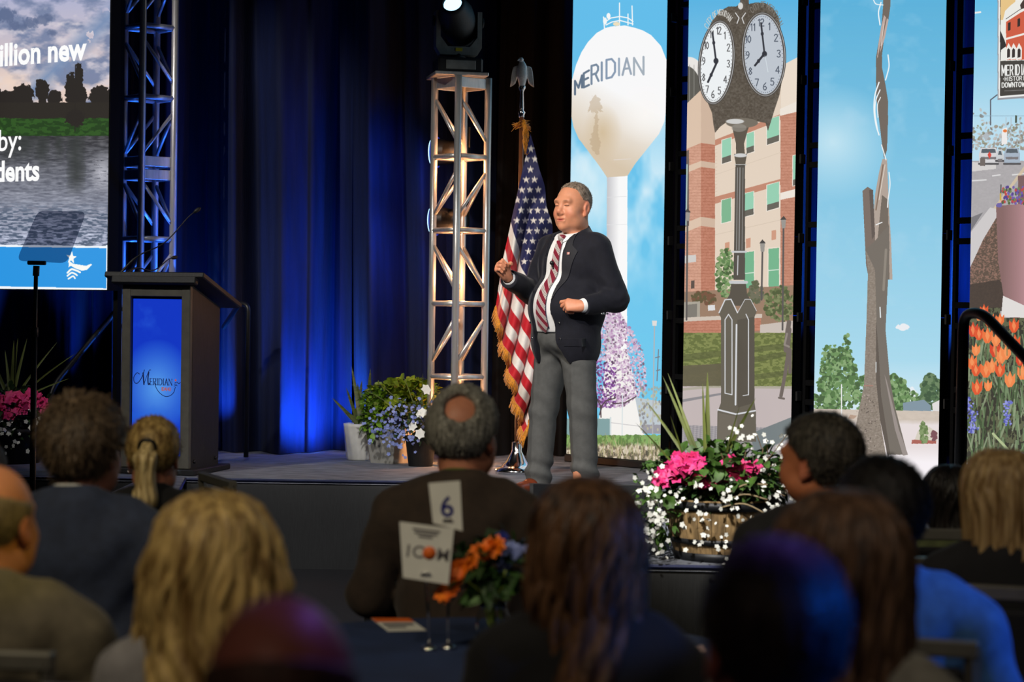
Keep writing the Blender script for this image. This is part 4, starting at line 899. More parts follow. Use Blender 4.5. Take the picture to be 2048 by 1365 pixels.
def glyph_mesh(txt, size, bold, align):
    """outline letters as flat meshes, one per letter"""
    cu = bpy.data.curves.new('words', 'FONT'); cu.body = txt; cu.align_x = align; cu.size = size; cu.offset = bold; cu.resolution_u = 3
    to = bpy.data.objects.new('words', cu); me = to.to_mesh(); V = np.array([v.co[:] for v in me.vertices]); F = [tuple(p.vertices) for p in me.polygons]
    to.to_mesh_clear(); bpy.data.objects.remove(to); bpy.data.curves.remove(cu)
    iv = sorted((V[list(f), 0].min(), V[list(f), 0].max(), k) for k, f in enumerate(F)); groups = []
    for a, b, k in iv:
        if groups and a <= groups[-1][0] + 1e-4: groups[-1][0] = max(groups[-1][0], b); groups[-1][1].append(k)
        else: groups.append([b, [k]])
    out = []
    for _, ks in groups:
        ids = sorted({i for k in ks for i in F[k]}); mp = {i: n for n, i in enumerate(ids)}
        out.append((V[ids], [tuple(mp[i] for i in F[k]) for k in ks]))
    return out
def words(txt, px, py, hpx, bold, parent):
    """white letters on the screen, right end of the line at the given column"""
    d = ray(px, py); Am = np.array([[d[0], -e[0]], [d[1], -e[1]]]); t, s = np.linalg.solve(Am, O - CAM[:2])
    z = CAM[2] + d[2] * t; m = t * _fw[1] / FPX; sc = hpx * m / .72; p = O + e * s + nL * .004
    for V, F in glyph_mesh(txt, 1.0, bold, 'RIGHT'):
        W = np.zeros_like(V); W[:, 0] = p[0] + e[0] * V[:, 0] * sc; W[:, 1] = p[1] + e[1] * V[:, 0] * sc; W[:, 2] = z + V[:, 1] * sc
        obj('letter', W, F, M['white_light'], parent)
words('illion new', 172, 118, 46, .030, root)
words('by:', 45, 300, 44, .008, root)
words('dents', 80, 360, 42, .030, root)

# ------------------------------------------------------------------ trusses
def truss(name, label, px, Y, width, ztop, rot, m, seg, joint=None, flip=False):
    P = onz(px, 900, STAGE); X = (px - 1024) / FPX * Y
    root = thing(name, label, 'truss', (X, Y, STAGE), rot)
    h = width / 2 - .025; H = ztop - STAGE
    cs = [(-h, -h), (h, -h), (h, h), (-h, h)]
    for (x, y) in cs: MB().tube([(x, y, .012), (x, y, H)], .0245, 10).build('chord', m, root, True, False)
    MB().box((0, 0, .006), (width + .04, width + .04, .012)).build('base_plate', m, root, False, False)
    zs = []; z = H - .04
    while z > .25: zs.append(z); z -= seg
    for i, z in enumerate(zs):
        for k in range(4):
            a = cs[k]; b = cs[(k + 1) % 4]
            if joint is not None and i in joint or i == 0:
                d = (b[0] - a[0], b[1] - a[1]); hz = .07
                for dz in ((0,) if i == 0 else (-.045, .045)):
                    MB().box(((a[0] + b[0]) / 2, (a[1] + b[1]) / 2, z + dz), (abs(d[0]) + .008, abs(d[1]) + .008, hz), None, .004).build('end_plate', m, root, False, False)
            else:
                MB().tube([(a[0], a[1], z), (b[0], b[1], z)], .0185, 8).build('rung', m, root, True, False)
            if i + 1 < len(zs):
                up = (i + (1 if flip else 0) + (1 if k in (1, 2) else 0)) % 2 == 0
                za, zb_ = (z - .09, zs[i + 1] + .09)
                if not up: za, zb_ = zb_, za
                MB().tube([(a[0], a[1], za), (b[0], b[1], zb_)], .0125, 8).build('brace', m, root, True, False)
    return root
tr = truss('lighting_truss', 'silver box truss with warm inner glow carrying a moving light', 916, 13.35, .305, 3.145, math.radians(40), M['alu'], .49)
truss('tall_truss', 'tall dull box truss rising behind the lectern', 293, 13.75, .30, 5.0, math.radians(40), M['alu_dull'], .485, joint=(2, 5), flip=True)
TX, TY = tr.location[0], tr.location[1]
# small warm lamp inside the lit truss, shining up through it
wl = thing('truss_warmer_lamp', 'small warm uplight standing inside the lit truss', 'lamp', (TX, TY, STAGE + .012))
MB().lathe([(0, 0), (.07, 0), (.075, .03), (.06, .10), (.05, .10)], 16).build('housing', M['black'], wl, True, False)
MB().lathe([(0, .085), (.05, .085)], 16).build('lens', M['warm_lamp'], wl, False, False)
for k, (z, en) in enumerate(((.16, 14), (1.25, 12), (2.1, 11))):
    l = bpy.data.lights.new('truss_glow', 'POINT'); l.energy = en; l.color = (1.0, .42, .16); l.shadow_soft_size = .03
    o = bpy.data.objects.new('truss_glow', l); COL.objects.link(o); o.location = (TX, TY + .0, STAGE + z)
# blue par lamps clamped inside the truss, aimed along the drape
for k, py in enumerate((298, 437)):
    z = at(870, py, TY)[2]
    p = thing('par_light', 'blue rimmed par light clamped %s in the lit truss' % ('higher' if k == 0 else 'lower'), 'spotlight', (TX + .0, TY + .25, z), math.radians(-14), 'par lights in the truss')
    MB().lathe([(.0, -.02), (.05, -.02), (.07, .05), (.095, .20), (.095, .215), (.085, .215)], 20, axis='x', c=(-.03, .0, 0)).build('housing', M['black'], p, True, False)
    q = p.children[0]
    MB().lathe([(.094, .0), (.106, .0), (.106, .03), (.094, .03)], 24, axis='x', c=(-.20, 0, 0)).build('rim', M['par_rim'], p, True, False)
    for o_ in (q,): o_.rotation_euler = (0, 0, PI)
    MB().box((.05, 0, .10), (.02, .02, .14)).build('bracket', M['black'], p, False, False)
    MB().lathe([(0, 0), (.088, 0)], 20, axis='x', c=(-.212, 0, 0)).build('lens', M['blue_lens'], p, False, False)
BLUE = (0.02, 0.16, 1.0)
spot('par_beam', (TX - .26, TY + .42, at(870, 298, TY)[2]), (-1.75, 14.5, 2.0), 34, BLUE, 150, 1.0, .03)
spot('par_beam.001', (TX - .26, TY + .42, at(870, 437, TY)[2]), (-1.75, 14.5, 1.3), 46, BLUE, 120, 1.0, .03)
# drape uplights on the deck behind lectern, plants and screens
def uplight(px, Y, aim, en, ang, label, za=2.2):
    X = (px - 1024) / FPX * Y
    p = thing('drape_uplight', label, 'spotlight', (X, Y, STAGE), 0, 'floor uplights for the drapes')
    MB().lathe([(0, 0), (.06, 0), (.06, .02), (.045, .03), (.05, .11), (.042, .11)], 16).build('housing', M['black'], p, True, False)
    MB().lathe([(0, .10), (.042, .10)], 16).build('lens', M['par_rim'], p, False, False)
    spot('uplight_beam', (X, Y, STAGE + .13), ((aim - 1024) / FPX * 14.4, 14.4, za), en, BLUE, ang, .8, .03)
uplight(422, 14.02, 362, 130, 110, 'small black uplight on the deck behind the lectern', 1.5)
uplight(194, 14.5, 160, 190, 90, 'small black uplight on the deck behind the tall truss')
uplight(40, 14.45, 5, 200, 70, 'small black uplight on the deck behind the pink planter')
uplight(712, 13.98, 590, 300, 120, 'small black uplight on the deck hidden behind the potted plants', 1.15)
uplight(1345, 14.5, 1350, 12, 60, 'small black uplight on the deck behind the clock screen')
uplight(1618, 14.2, 1632, 900, 80, 'small black uplight on the deck behind the sculpture screen')
uplight(1935, 14.0, 1955, 1500, 80, 'small black uplight on the deck behind the tulip screen')

# moving-head light on the truss
zt = 3.145 + .012
mh = thing('moving_head_light', 'black moving head light with glowing blue lens on the truss top', 'stage light', (TX - .03, TY, zt - .012), math.radians(12))
MB().box((0, 0, .012), (.36, .36, .024), None, .004).build('top_plate', M['alu'], mh, False, False)
MB().box((0, 0, .075), (.30, .26, .10), None, .012).build('base', M['black_matte'], mh, False, False)
MB().box((0, -.131, .075), (.20, .006, .06), None, .002).build('control_panel', M['grey_metal'], mh, False, False)
MB().lathe([(0, .125), (.06, .125), (.05, .16), (.0, .16)], 20).build('pan_bearing', M['black_matte'], mh, True, False)
yoke = [(-.155, .44), (-.155, .20), (-.125, .15), (.125, .15), (.155, .20), (.155, .44), (.125, .44), (.125, .27), (.075, .205), (-.075, .205), (-.125, .27), (-.125, .44)]
yk = MB().prism(yoke, -.05, .05, 'y').build('yoke', M['grey_metal'], mh, False, False)
MB().box((-.0, -.053, .185), (.045, .004, .022)).build('yellow_sticker', M['yellow'], yk, False, False)
for s in (-1, 1): MB().lathe([(0, 0), (.035, 0), (.035, .012), (0, .012)], 14, axis='x', c=(s * .16 - (.012 if s < 0 else 0), 0, .375)).build('tilt_cap', M['black_matte'], yk, True, False)
hd = MB().lathe([(0, -.20), (.08, -.19), (.112, -.12), (.12, .0), (.118, .10), (.085, .20), (.075, .235), (.065, .235), (.06, .20), (0, .20)], 24).build('head', M['black_matte'], mh, True, False)
hd.rotation_euler = Vector((-.33, -.85, .42)).to_track_quat('Z', 'Y').to_euler(); hd.location = (0, 0, .375)
ln = MB().lathe([(0, .226), (.035, .222), (.062, .21)], 24).build('lens', M['blue_lens'], hd, True, False)
spot('moving_head_beam', (TX - .16, TY - .35, zt + .55), (-3.2, 6.0, 1.2), 60, (.55, .8, 1.0), 14, .5, .05)

# ------------------------------------------------------------------ flag on its pole
FY = 12.75
fb = onz(1032, 928, STAGE); fb = (at(1035, 800, FY)[0], FY, STAGE)
top = at(1062, 235, FY)
fl = thing('flag_on_pole', 'national flag with gold fringe on a chrome based pole', 'flag', fb)
MB().lathe([(0, 0), (.135, 0), (.14, .015), (.135, .03), (.10, .045), (.065, .08), (.045, .12), (.032, .145), (.032, .20), (.02, .205)], 32).build('base', M['chrome'], fl, True, False)
b0 = np.array(fb); pole_top = np.array([b0[0] + .0, FY, top[2]])
MB().tube([b0 + (0, 0, .18), pole_top], .0145, 12).build('pole', mat('pole_wood', (112, 64, 34), .4), fl, True)
pt = pole_top
fin = MB().lathe([(.0145, 0), (.017, 0), (.017, .012), (.024, .03), (.012, .045), (.014, .06), (.010, .16), (.014, .17), (.022, .185), (.022, .20), (0, .205)], 16, c=tuple(pt)).build('finial_stem', M['chrome'], fl, True)
eg = MB(); E0 = pt + np.array([0, 0, .20])
eg.tube(spline([E0 + (0, 0, 0), E0 + (.0, -.01, .05), E0 + (0, -.015, .10), E0 + (-.004, -.02, .14), E0 + (-.012, -.025, .16)], 4), np.interp(np.linspace(0, 1, 17), [0, .3, .6, .85, 1], [.018, .036, .032, .017, .012]), 10)
eg.sphere(E0 + (-.010, -.028, .163), (.017, .02, .017)); eg.tube([E0 + (-.02, -.04, .165), E0 + (-.032, -.052, .155)], [.007, .002], 6)
eg.build('eagle_body', M['silver'], fl, True)
for s in (-1, 1):
    w = MB(); 
    for k in range(6):
        t = k / 5
        a = E0 + (s * (.018 + .035 * t), .004, .125 - .01 * t); b = E0 + (s * (.045 + .030 * t), .012, .015 - .03 * t * (1 - .3 * t))
        w.tube(spline([E0 + (s * .01, 0, .10), a, b], 4), [.010, .013, .014, .013, .012, .010, .008, .006, .003], 6, flat=.5)
    w.build('eagle_wing', M['silver'], fl, True)
# cloth: H(b) runs down the hoist side, D(b) along the hanging fly
na, nb = 250, 200
aa = np.linspace(0, 1, na); bb = np.linspace(0, 1, nb); Ag, Bg = np.meshgrid(aa, bb)
tl, bl, tr_, br = np.array([1061, 268.]), np.array([991, 612.]), np.array([1110, 640.]), np.array([1050, 874.])
hx = np.interp(Bg, [0, .25, .5, .75, 1], [1061, 1044, 1025, 1006, 992]); hy = np.interp(Bg, [0, .25, .5, .75, 1], [268, 345, 430, 520, 612])
ex = np.interp(Bg, [0, .5, 1], [1112, 1088, 1050]); ey = np.interp(Bg, [0, .5, 1], [640, 760, 874])
c4 = np.interp(Bg, [0, .54, 1], [.62, .34, .38])
tt = np.where(Ag < .4, Ag / .4 * c4, c4 + (Ag - .4) / .6 * (1 - c4))
gx = hx + (ex - hx) * tt; gy = hy + (ey - hy) * tt
bow = np.sin(tt * PI) * (1 - Bg * .9) * 16
gx = gx + bow
foldp = tt * 4.6 + Bg * .8 + .35 * np.sin(Bg * 5)
spread = np.clip(.25 + Bg * 1.1 + tt * .6, 0, 1.2)
gx = gx + 5.0 * np.sin(foldp * 2 * PI) * np.clip(tt * 3, 0, 1) * np.clip((1 - tt) * 4 + .3, 0, 1) * spread
depth = FY - .05 - .055 * spread * np.cos(foldp * 2 * PI) - .06 * tt
D = _fw[None, None] + ((gx - 1024) / FPX)[..., None] * RT - ((gy - 682.5) / FPX)[..., None] * UP
G = CAM + D * (depth / D[..., 1])[..., None]
red, whi, nav = np.array(lin((190, 18, 36))[:3]), np.array(lin((232, 228, 224))[:3]), np.array(lin((26, 30, 84))[:3])
ca = np.where((np.floor(Bg * 13).astype(int) % 2 == 0)[..., None], red, whi)
cant = (Ag < .4) & (Bg < 7 / 13)
ca = np.where(cant[..., None], nav, ca)
star = np.zeros(Ag.shape, bool); cv_ = cant.reshape(-1)
gpx = np.stack([gx.reshape(-1), gy.reshape(-1)], 1)
def in_canton(x, y):
    d = np.hypot(gpx[:, 0] - x, gpx[:, 1] - y); m = np.argmin(d); return d[m] < 4 and cv_[m]
for r in range(12):
    for q in range(-4, 6):
        cx_ = 1062 + (q + .5 * (r % 2)) * 16.5 - r * .5; cy_ = 298 + r * 20.5
        if not all(in_canton(cx_ + 6.5 * math.cos(t), cy_ + 6.5 * math.sin(t)) for t in np.arange(0, 6.28, 1.57)): continue
        dx = gx - cx_; dy = gy - cy_; rad = np.hypot(dx, dy); an = np.arctan2(dx, -dy) % (2 * PI / 5); an = np.minimum(an, 2 * PI / 5 - an)
        t_ = an / (PI / 5); star |= rad < 7.6 * .382 / (.382 * np.cos(an) + (1 - .382 * np.cos(PI / 5)) / np.sin(PI / 5) * np.sin(an))
ca = np.where((star & cant)[..., None], whi, ca)
idx = np.arange(na * nb).reshape(nb, na)
Fq = np.stack([idx[:-1, :-1], idx[1:, :-1], idx[1:, 1:], idx[:-1, 1:]], -1).reshape(-1, 4)
k = attrmat('flag_cloth', .65, .2, 300, .1)
fo = obj('cloth', G.reshape(-1, 3), Fq, k, fl, True, True, ca.reshape(-1, 3))
sm = fo.modifiers.new('thickness', 'SOLIDIFY'); sm.thickness = .002
fr = MB(); 
edge = [G[-1, i] for i in range(0, na, 2)] + [G[j, -1] for j in range(nb - 1, nb // 3, -3)]
edge = np.array(edge); rg = np.random.default_rng(2)
for i in range(len(edge) - 1):
    p = edge[i]; q = edge[i + 1]
    for s in range(3):
        a = p + (q - p) * (s / 3); L = .062 + .012 * rg.random()
        dn = np.array([-.30 + .12 * rg.normal(), .02 * rg.normal(), -1.0]); dn /= np.linalg.norm(dn)
        fr.tube([a + (0, -.004, 0), a + dn * L], [.0045, .003], 4)
fr.build('fringe', M['gold'], fl, True)
ts = MB(); T0 = pole_top - np.array([0, 0, .015])
for k in range(70):
    a = rg.random() * 6.28; L = .04 + .05 * rg.random()
    d = np.array([math.cos(a) * .8, math.sin(a) * .5, .3 - .9 * rg.random()]); ts.tube([T0 - (0, 0, .05 * rg.random()), T0 - (0, 0, .03) + d * L], [.004, .0015], 4)
for k in range(50):
    x = .02 + .03 * rg.random(); z = -.05 - .14 * rg.random(); ts.tube([T0 + (x * .4, -.03, z + .05), T0 + (x, -.04, z - .04)], [.004, .002], 4)
ts.build('tassel', M['gold'], fl, True)

# ------------------------------------------------------------------ lectern
LP = onz(345, 948, STAGE); LY = 12.55
lx = (345 - 1024) / FPX * LY
yaw = math.radians(-14)
lc = thing('lectern', 'dark lectern with a glowing blue front display', 'lectern', (lx, LY, STAGE), yaw)
W2, D2, HF, HB = .215, .22, 1.17, 1.04
def hz(y): return HF + (HB - HF) * (y + D2) / (2 * D2)
MB().box((0, .0, .018), (.56, .60, .036), None, .006).build('base', M['black_matte'], lc, False, False)
for s in (-1, 1):
    MB().prism([(-D2, .036), (D2, .036), (D2, hz(D2)), (-D2, hz(-D2))], s * W2 - .012, s * W2 + .012, 'x').build('side_panel', M['lect_wood'], lc, False, False)
MB().box((0, D2 - .012, .036 + (HB - .036) / 2), (2 * W2 - .026, .02, HB - .05)).build('back_panel', M['lect_wood'], lc, False, False)
fy = -D2 - .012
for x in (-W2 + .017, W2 - .017): MB().box((x, fy, (HF + .036) / 2), (.058, .05, HF - .04), None, .004).build('frame_rail', M['lect_frame'], lc, False, False)
for z, h_ in ((HF - .035, .07), (.075, .075)): MB().box((0, fy + .001, z), (2 * W2 - .026, .048, h_), None, .004).build('frame_rail', M['lect_frame'], lc, False, False)
MB().box((0, fy + .018, HF / 2), (2 * W2 - .08, .02, HF - .12)).build('display_housing', M['black'], lc, False, False)
dw = 2 * W2 - .10; z0d, z1d = .115, HF - .085
ny = 1700; nx = int(ny * dw / (z1d - z0d)); XX, YY = np.meshgrid((np.arange(nx) + .5) / nx, (np.arange(ny) + .5) / ny * (z1d - z0d) / dw)
cv = Canvas(XX, YY * (3.03 / ((z1d - z0d) / dw))); draw_lectern(cv)
dm = screen_material('lectern_picture', cv, .85)
v = [(-dw / 2, fy + .004, z0d), (dw / 2, fy + .004, z0d), (dw / 2, fy + .004, z1d), (-dw / 2, fy + .004, z1d)]
o = obj('display', np.array(v), [(0, 1, 2, 3)], dm, lc, False, False); uv = o.data.uv_layers.new(name='UVMap')
for i, t in enumerate(((0, 0), (1, 0), (1, 1), (0, 1))): uv.data[i].uv = t
sl = math.atan2(HB - HF, 2 * D2); Rm = Matrix.Rotation(sl, 3, 'X')
MB().box((0, .02, (HF + HB) / 2 + .038), (.66, .66, .035), Rm, .006).build('top', M['lect_wood'], lc, False, False)
MB().box((0, .02 - .30, hz(-.28) + .012), (.56, .05, .05), Rm, .006).build('top_lip', M['black_matte'], lc, False, False)
for s in (-1, 1):
    for t in (-1, 1): MB().lathe([(0, 0), (.012, 0), (.012, .008), (0, .008)], 10, axis='x', c=(W2 + .012 if s > 0 else -W2 - .02, t * .17, .08)).build('bolt', M['black'], lc, True, False)
for k, (px, py, bx, by) in enumerate(((390, 424, 236, 552), (346, 516, 246, 552))):
    a = at(bx, by, LY - .12); b = at(px, py, LY + (.05 if k == 0 else .3))
    mc = thing('gooseneck_microphone', 'long gooseneck microphone on the lectern reaching up' if k == 0 else 'short gooseneck microphone lying low over the lectern', 'microphone', a, 0, 'lectern microphones')
    P = spline([a, a + (b - a) * .25 + np.array([0, 0, .02]), a + (b - a) * .6 - np.array([0, 0, .035]), a + (b - a) * .9 + np.array([0, 0, .0]), b], 6)
    MB().tube(P, np.interp(np.linspace(0, 1, len(P)), [0, .22, .24, .9, 1], [.009, .008, .0042, .0035, .0035]), 8).build('neck', M['black'], mc, True)
    dd = (P[-1] - P[-3]); dd /= np.linalg.norm(dd)
    MB().tube([P[-1] - dd * .01, P[-1] + dd * .01, P[-1] + dd * .03, P[-1] + dd * .045], [.008, .013, .013, .006], 10).build('capsule', M['black_matte'], mc, True)

# ------------------------------------------------------------------ rails
def rail(name, label, pts, r, parts=()):
    P = [np.array(p) for p in pts]
    root = thing(name, label, 'handrail', (P[0][0], P[0][1], STAGE))
    MB().tube(bend(P, .14, 7), r, 12).build('tube', M['black'], root, True)
    for q in parts: MB().tube(q, r * .85, 10).build('post', M['black'], root, True)
    return root
Yr = 14.0
rail('stair_rail', 'black stair handrail sloping down behind the lectern left side', [at(257, 900, Yr), at(254, 606, Yr), at(232, 622, Yr), at(98, 782, 13.6), at(94, 905, 13.6)], .019)
rail('stair_rail', 'black stair handrail looping out behind the lectern right side', [at(447, 655, 13.9), at(480, 606, 13.5), at(497, 612, 13.45), at(492, 915, 13.45)], .017)
rp = onz(1918, 1050, STAGE)
rail('stage_rail', 'thick black handrail in front of the tulip screen', [(at(1920, 800, 8.9)[0], 8.9, STAGE), at(1927, 628, 8.9), at(1965, 626, 8.75), at(2130, 800, 8.2), (at(2130, 900, 8.2)[0], 8.2, .0)], .0245)

# ------------------------------------------------------------------ teleprompter
TY2 = 10.6
tp = thing('teleprompter', 'clear glass teleprompter on a thin black pole', 'teleprompter', (at(66, 900, TY2)[0], TY2, 0))
px_ = at(66, 900, TY2)[0]
zc = at(70, 545, TY2)[2]
MB().lathe([(0, 0), (.20, 0), (.20, .012), (.03, .03), (.03, .06)], 24, c=(px_, TY2, 0)).build('base', M['black'], tp, True)
MB().tube([(px_, TY2, .05), (px_, TY2, 1.45)], .0165, 12).build('lower_pole', M['black'], tp, True)
MB().tube([(px_, TY2, 1.2), (px_ + .006, TY2, zc)], .0115, 12).build('upper_pole', M['black'], tp, True)
MB().tube([(px_, TY2, 1.42), (px_, TY2, 1.47)], .022, 12).build('collar', M['black_matte'], tp, True)
MB().tube([(px_ + .006, TY2, zc - .02), (px_ + .008, TY2, zc + .035)], .017, 10).build('tilt_joint', M['black_matte'], tp, True)
MB().box((px_ + .012, TY2 - .01, zc + .05), (.095, .035, .022), None, .004).build('clamp', M['black_matte'], tp)
gl = NT('prompter_glass'); gl.b.inputs['Base Color'].default_value = (.55, .58, .66, 1); gl.b.inputs['Roughness'].default_value = .02
tb = gl.new('ShaderNodeBsdfTransparent'); tb.inputs['Color'].default_value = (.60, .62, .68, 1); gs = gl.new('ShaderNodeBsdfGlossy'); gs.inputs['Roughness'].default_value = .02
mxs = gl.new('ShaderNodeMixShader'); mxs.inputs['Fac'].default_value = .06; gl.link(tb.outputs[0], mxs.inputs[1]); gl.link(gs.outputs[0], mxs.inputs[2]); gl.link(mxs.outputs[0], gl.out.inputs['Surface'])
q4 = [at(33, 522, TY2 - .05), at(134, 527, TY2 + .02), at(173, 424, TY2 + .18), at(76, 422, TY2 + .10)]
def roundquad(q, f=.14, n=5):
    out = []
    for i in range(4):
        a, b, c_ = q[i - 1], q[i], q[(i + 1) % 4]; A_ = b + (a - b) * f; C_ = b + (c_ - b) * f
        for k in range(n + 1):
            t = k / n; out.append((1 - t) ** 2 * A_ + 2 * t * (1 - t) * b + t * t * C_)
    return np.array(out)
Q = roundquad([np.array(p) for p in q4]); nn = np.cross(Q[6] - Q[0], Q[12] - Q[0]); nn /= np.linalg.norm(nn); n_ = len(Q)
obj('glass', np.vstack([Q, Q + nn * .004]), [tuple(range(n_)), tuple(range(2 * n_ - 1, n_ - 1, -1))] + [(i, i + n_, (i + 1) % n_ + n_, (i + 1) % n_) for i in range(n_)], gl.m, tp)

# ------------------------------------------------------------------ floor monitor wedge
mo = onz(1180, 1098, STAGE); mY = mo[1] + .1
mw = thing('stage_monitor', 'black wedge floor monitor lying in front of the speaker', 'loudspeaker', (at(1189, 1000, mY)[0], mY, STAGE), math.radians(0))
s0 = mY / FPX; w_ = 258 * s0
prof = [(-.20, .0), (.22, .0), (.24, .02), (.17, .30), (.155, .315), (-.17, .12), (-.21, .07)]
prof = [(-.22, 0), (.20, 0), (.23, .03), (.20, .245), (.175, .262), (.15, .262), (-.20, .11), (-.23, .07)]
MB().prism(prof[::-1], -w_ / 2, w_ / 2, 'x').build('cabinet', mat('monitor_grille_black', (58, 58, 58), .75, var=.2, bump=.3, bscale=500), mw, False, False)
for s in (-1, 1):
    MB().tube([(s * (w_ / 2 + .004), -.06, .12), (s * (w_ / 2 + .03), -.03, .14), (s * (w_ / 2 + .03), .06, .17), (s * (w_ / 2 + .004), .09, .18)], .011, 8).build('handle', M['black'], mw, True, False)
ga = np.array([(-.20, .132), (.15, .327)])
mb = MB(); R = Matrix.Rotation(math.atan2(.152, .35), 3, 'X'); mb.box((0, -.03, .186), (w_ - .03, .36, .012), R, .003); mb.build('grille', M['black_matte'], mw, False, False)

# ------------------------------------------------------------------ bodies: smooth solids meshed with surface nets
def smin(a, b, k):
    if k <= 0: return np.minimum(a, b)
    h = np.clip(.5 + .5 * (b - a) / k, 0, 1); return b + (a - b) * h - k * h * (1 - h)
class Field:
    def __init__(self, lo, hi, h):
        self.h = h; self.lo = np.array(lo, float)
        n = np.ceil((np.array(hi) - self.lo) / h).astype(int) + 1
        self.x, self.y, self.z = [self.lo[i] + h * np.arange(n[i]) for i in range(3)]
        self.F = np.full(n, .2, np.float32)
    def _s(self, lo, hi, pad):
        s = []
        for g, a, b in zip((self.x, self.y, self.z), lo, hi):
            i0 = np.searchsorted(g, a - pad); i1 = np.searchsorted(g, b + pad)
            if i1 <= i0: return None, None
            s.append(slice(i0, i1))
        return tuple(s), (self.x[s[0]][:, None, None], self.y[s[1]][None, :, None], self.z[s[2]][None, None, :])
    def _op(self, s, d, k, sub):
        if sub: self.F[s] = -smin(-self.F[s], d, k)
        else: self.F[s] = smin(self.F[s], d, k)
    def cap(self, a, b, ra, rb=None, k=.02, sub=False, sy=1.0):
        """tapered capsule; sy flattens it in y"""
        rb = ra if rb is None else rb; a = np.array(a, float); b = np.array(b, float); r = max(ra, rb) * max(1, sy)
        s, g = self._s(np.minimum(a, b) - r, np.maximum(a, b) + r, k + 3 * self.h)
        if s is None: return self
        X, Y, Z = g; q = (X - a[0], (Y - a[1]) / sy, Z - a[2]); v = b - a; v = np.array([v[0], v[1] / sy, v[2]]); L = v @ v + 1e-12
        t = np.clip((q[0] * v[0] + q[1] * v[1] + q[2] * v[2]) / L, 0, 1)
        d = np.sqrt((q[0] - t * v[0]) ** 2 + (q[1] - t * v[1]) ** 2 + (q[2] - t * v[2]) ** 2) - (ra + (rb - ra) * t)
        self._op(s, d * min(1, sy), k, sub); return self
    def ell(self, c, r, k=.02, sub=False, rx=0.0):
        r = np.array(r, float); s, g = self._s(np.array(c) - r.max(), np.array(c) + r.max(), k + 3 * self.h)
        if s is None: return self
        X, Y, Z = g[0] - c[0], g[1] - c[1], g[2] - c[2]
        if rx: Y, Z = Y * math.cos(rx) + Z * math.sin(rx), -Y * math.sin(rx) + Z * math.cos(rx)
        k0 = np.sqrt((X / r[0]) ** 2 + (Y / r[1]) ** 2 + (Z / r[2]) ** 2); k1 = np.sqrt((X / r[0] ** 2) ** 2 + (Y / r[1] ** 2) ** 2 + (Z / r[2] ** 2) ** 2) + 1e-9
        self._op(s, k0 * (k0 - 1) / k1, k, sub); return self
    def cut(self, fn, k=.004):
        """keep only where fn(X,Y,Z) < 0"""
        d = fn(self.x[:, None, None], self.y[None, :, None], self.z[None, None, :]); self.F = -smin(-self.F, -d, k).astype(np.float32); return self
    def warp(self, fn):
        self.F = (self.F + fn(self.x[:, None, None], self.y[None, :, None], self.z[None, None, :])).astype(np.float32); return self
    def front(self, x, z, back=False):
        """y of the first surface met from the front (-y) at columns x, z"""
        x = np.atleast_1d(x); z = np.atleast_1d(z)
        i = np.clip(((x - self.x[0]) / self.h), 0, len(self.x) - 2); j = np.clip(((z - self.z[0]) / self.h), 0, len(self.z) - 2)
        i0 = i.astype(int); j0 = j.astype(int); fi = (i - i0)[:, None]; fj = (j - j0)[:, None]
        C = (self.F[i0, :, j0] * (1 - fi) + self.F[i0 + 1, :, j0] * fi) * (1 - fj) + (self.F[i0, :, j0 + 1] * (1 - fi) + self.F[i0 + 1, :, j0 + 1] * fi) * fj
        if back: C = C[:, ::-1]
        n = C < 0; has = n.any(1); m = np.argmax(n, 1); m = np.clip(m, 1, None)
        a = C[np.arange(len(m)), m - 1]; b = C[np.arange(len(m)), m]; t = np.clip(a / (a - b + 1e-9), 0, 1)
        y = self.y[0] + self.h * (m - 1 + t)
        if back: y = self.y[-1] - self.h * (m - 1 + t)
        return np.where(has, y, np.nan)
    def mesh(self):
        F = self.F; F[0] = F[-1] = .1; F[:, 0] = F[:, -1] = .1; F[:, :, 0] = F[:, :, -1] = .1
        ins = F < 0; nx, ny, nz = F.shape
        cnt = sum(ins[a:nx - 1 + a, b:ny - 1 + b, c:nz - 1 + c].astype(np.int8) for a in (0, 1) for b in (0, 1) for c in (0, 1))
        ci, cj, ck = np.where((cnt > 0) & (cnt < 8))
        vid = np.full((nx - 1, ny - 1, nz - 1), -1, np.int32); vid[ci, cj, ck] = np.arange(len(ci))
        pos = np.zeros((len(ci), 3)); w = np.zeros(len(ci))
        cor = [(a, b, c) for a in (0, 1) for b in (0, 1) for c in (0, 1)]
        val = {q: F[ci + q[0], cj + q[1], ck + q[2]] for q in cor}
        for q in cor:
            for ax in range(3):
                if q[ax] == 0:
                    r = list(q); r[ax] = 1; r = tuple(r); A, B = val[q], val[r]; m = (A < 0) != (B < 0)
                    t = np.where(m, A / np.where(m, A - B, 1), 0)
                    for d in range(3): pos[:, d] += np.where(m, q[d] + (t if d == ax else 0), 0)
                    w += m
        pos = pos / w[:, None] + np.stack([ci, cj, ck], 1)
        V = self.lo + self.h * pos; faces = []
        for ax in range(3):
            sl0 = [slice(None)] * 3; sl1 = [slice(None)] * 3; sl0[ax] = slice(0, -1); sl1[ax] = slice(1, None)
            A = ins[tuple(sl0)]; B = ins[tuple(sl1)]; o1, o2 = [d for d in range(3) if d != ax]
            i = np.stack(np.where(A != B), 1)
            ok = (i[:, o1] > 0) & (i[:, o2] > 0) & (i[:, o1] < F.shape[o1] - 1) & (i[:, o2] < F.shape[o2] - 1); i = i[ok]
            def cell(d1, d2):
                j = i.copy(); j[:, o1] -= d1; j[:, o2] -= d2; return vid[j[:, 0], j[:, 1], j[:, 2]]
            q = np.stack([cell(1, 1), cell(0, 1), cell(0, 0), cell(1, 0)], 1)
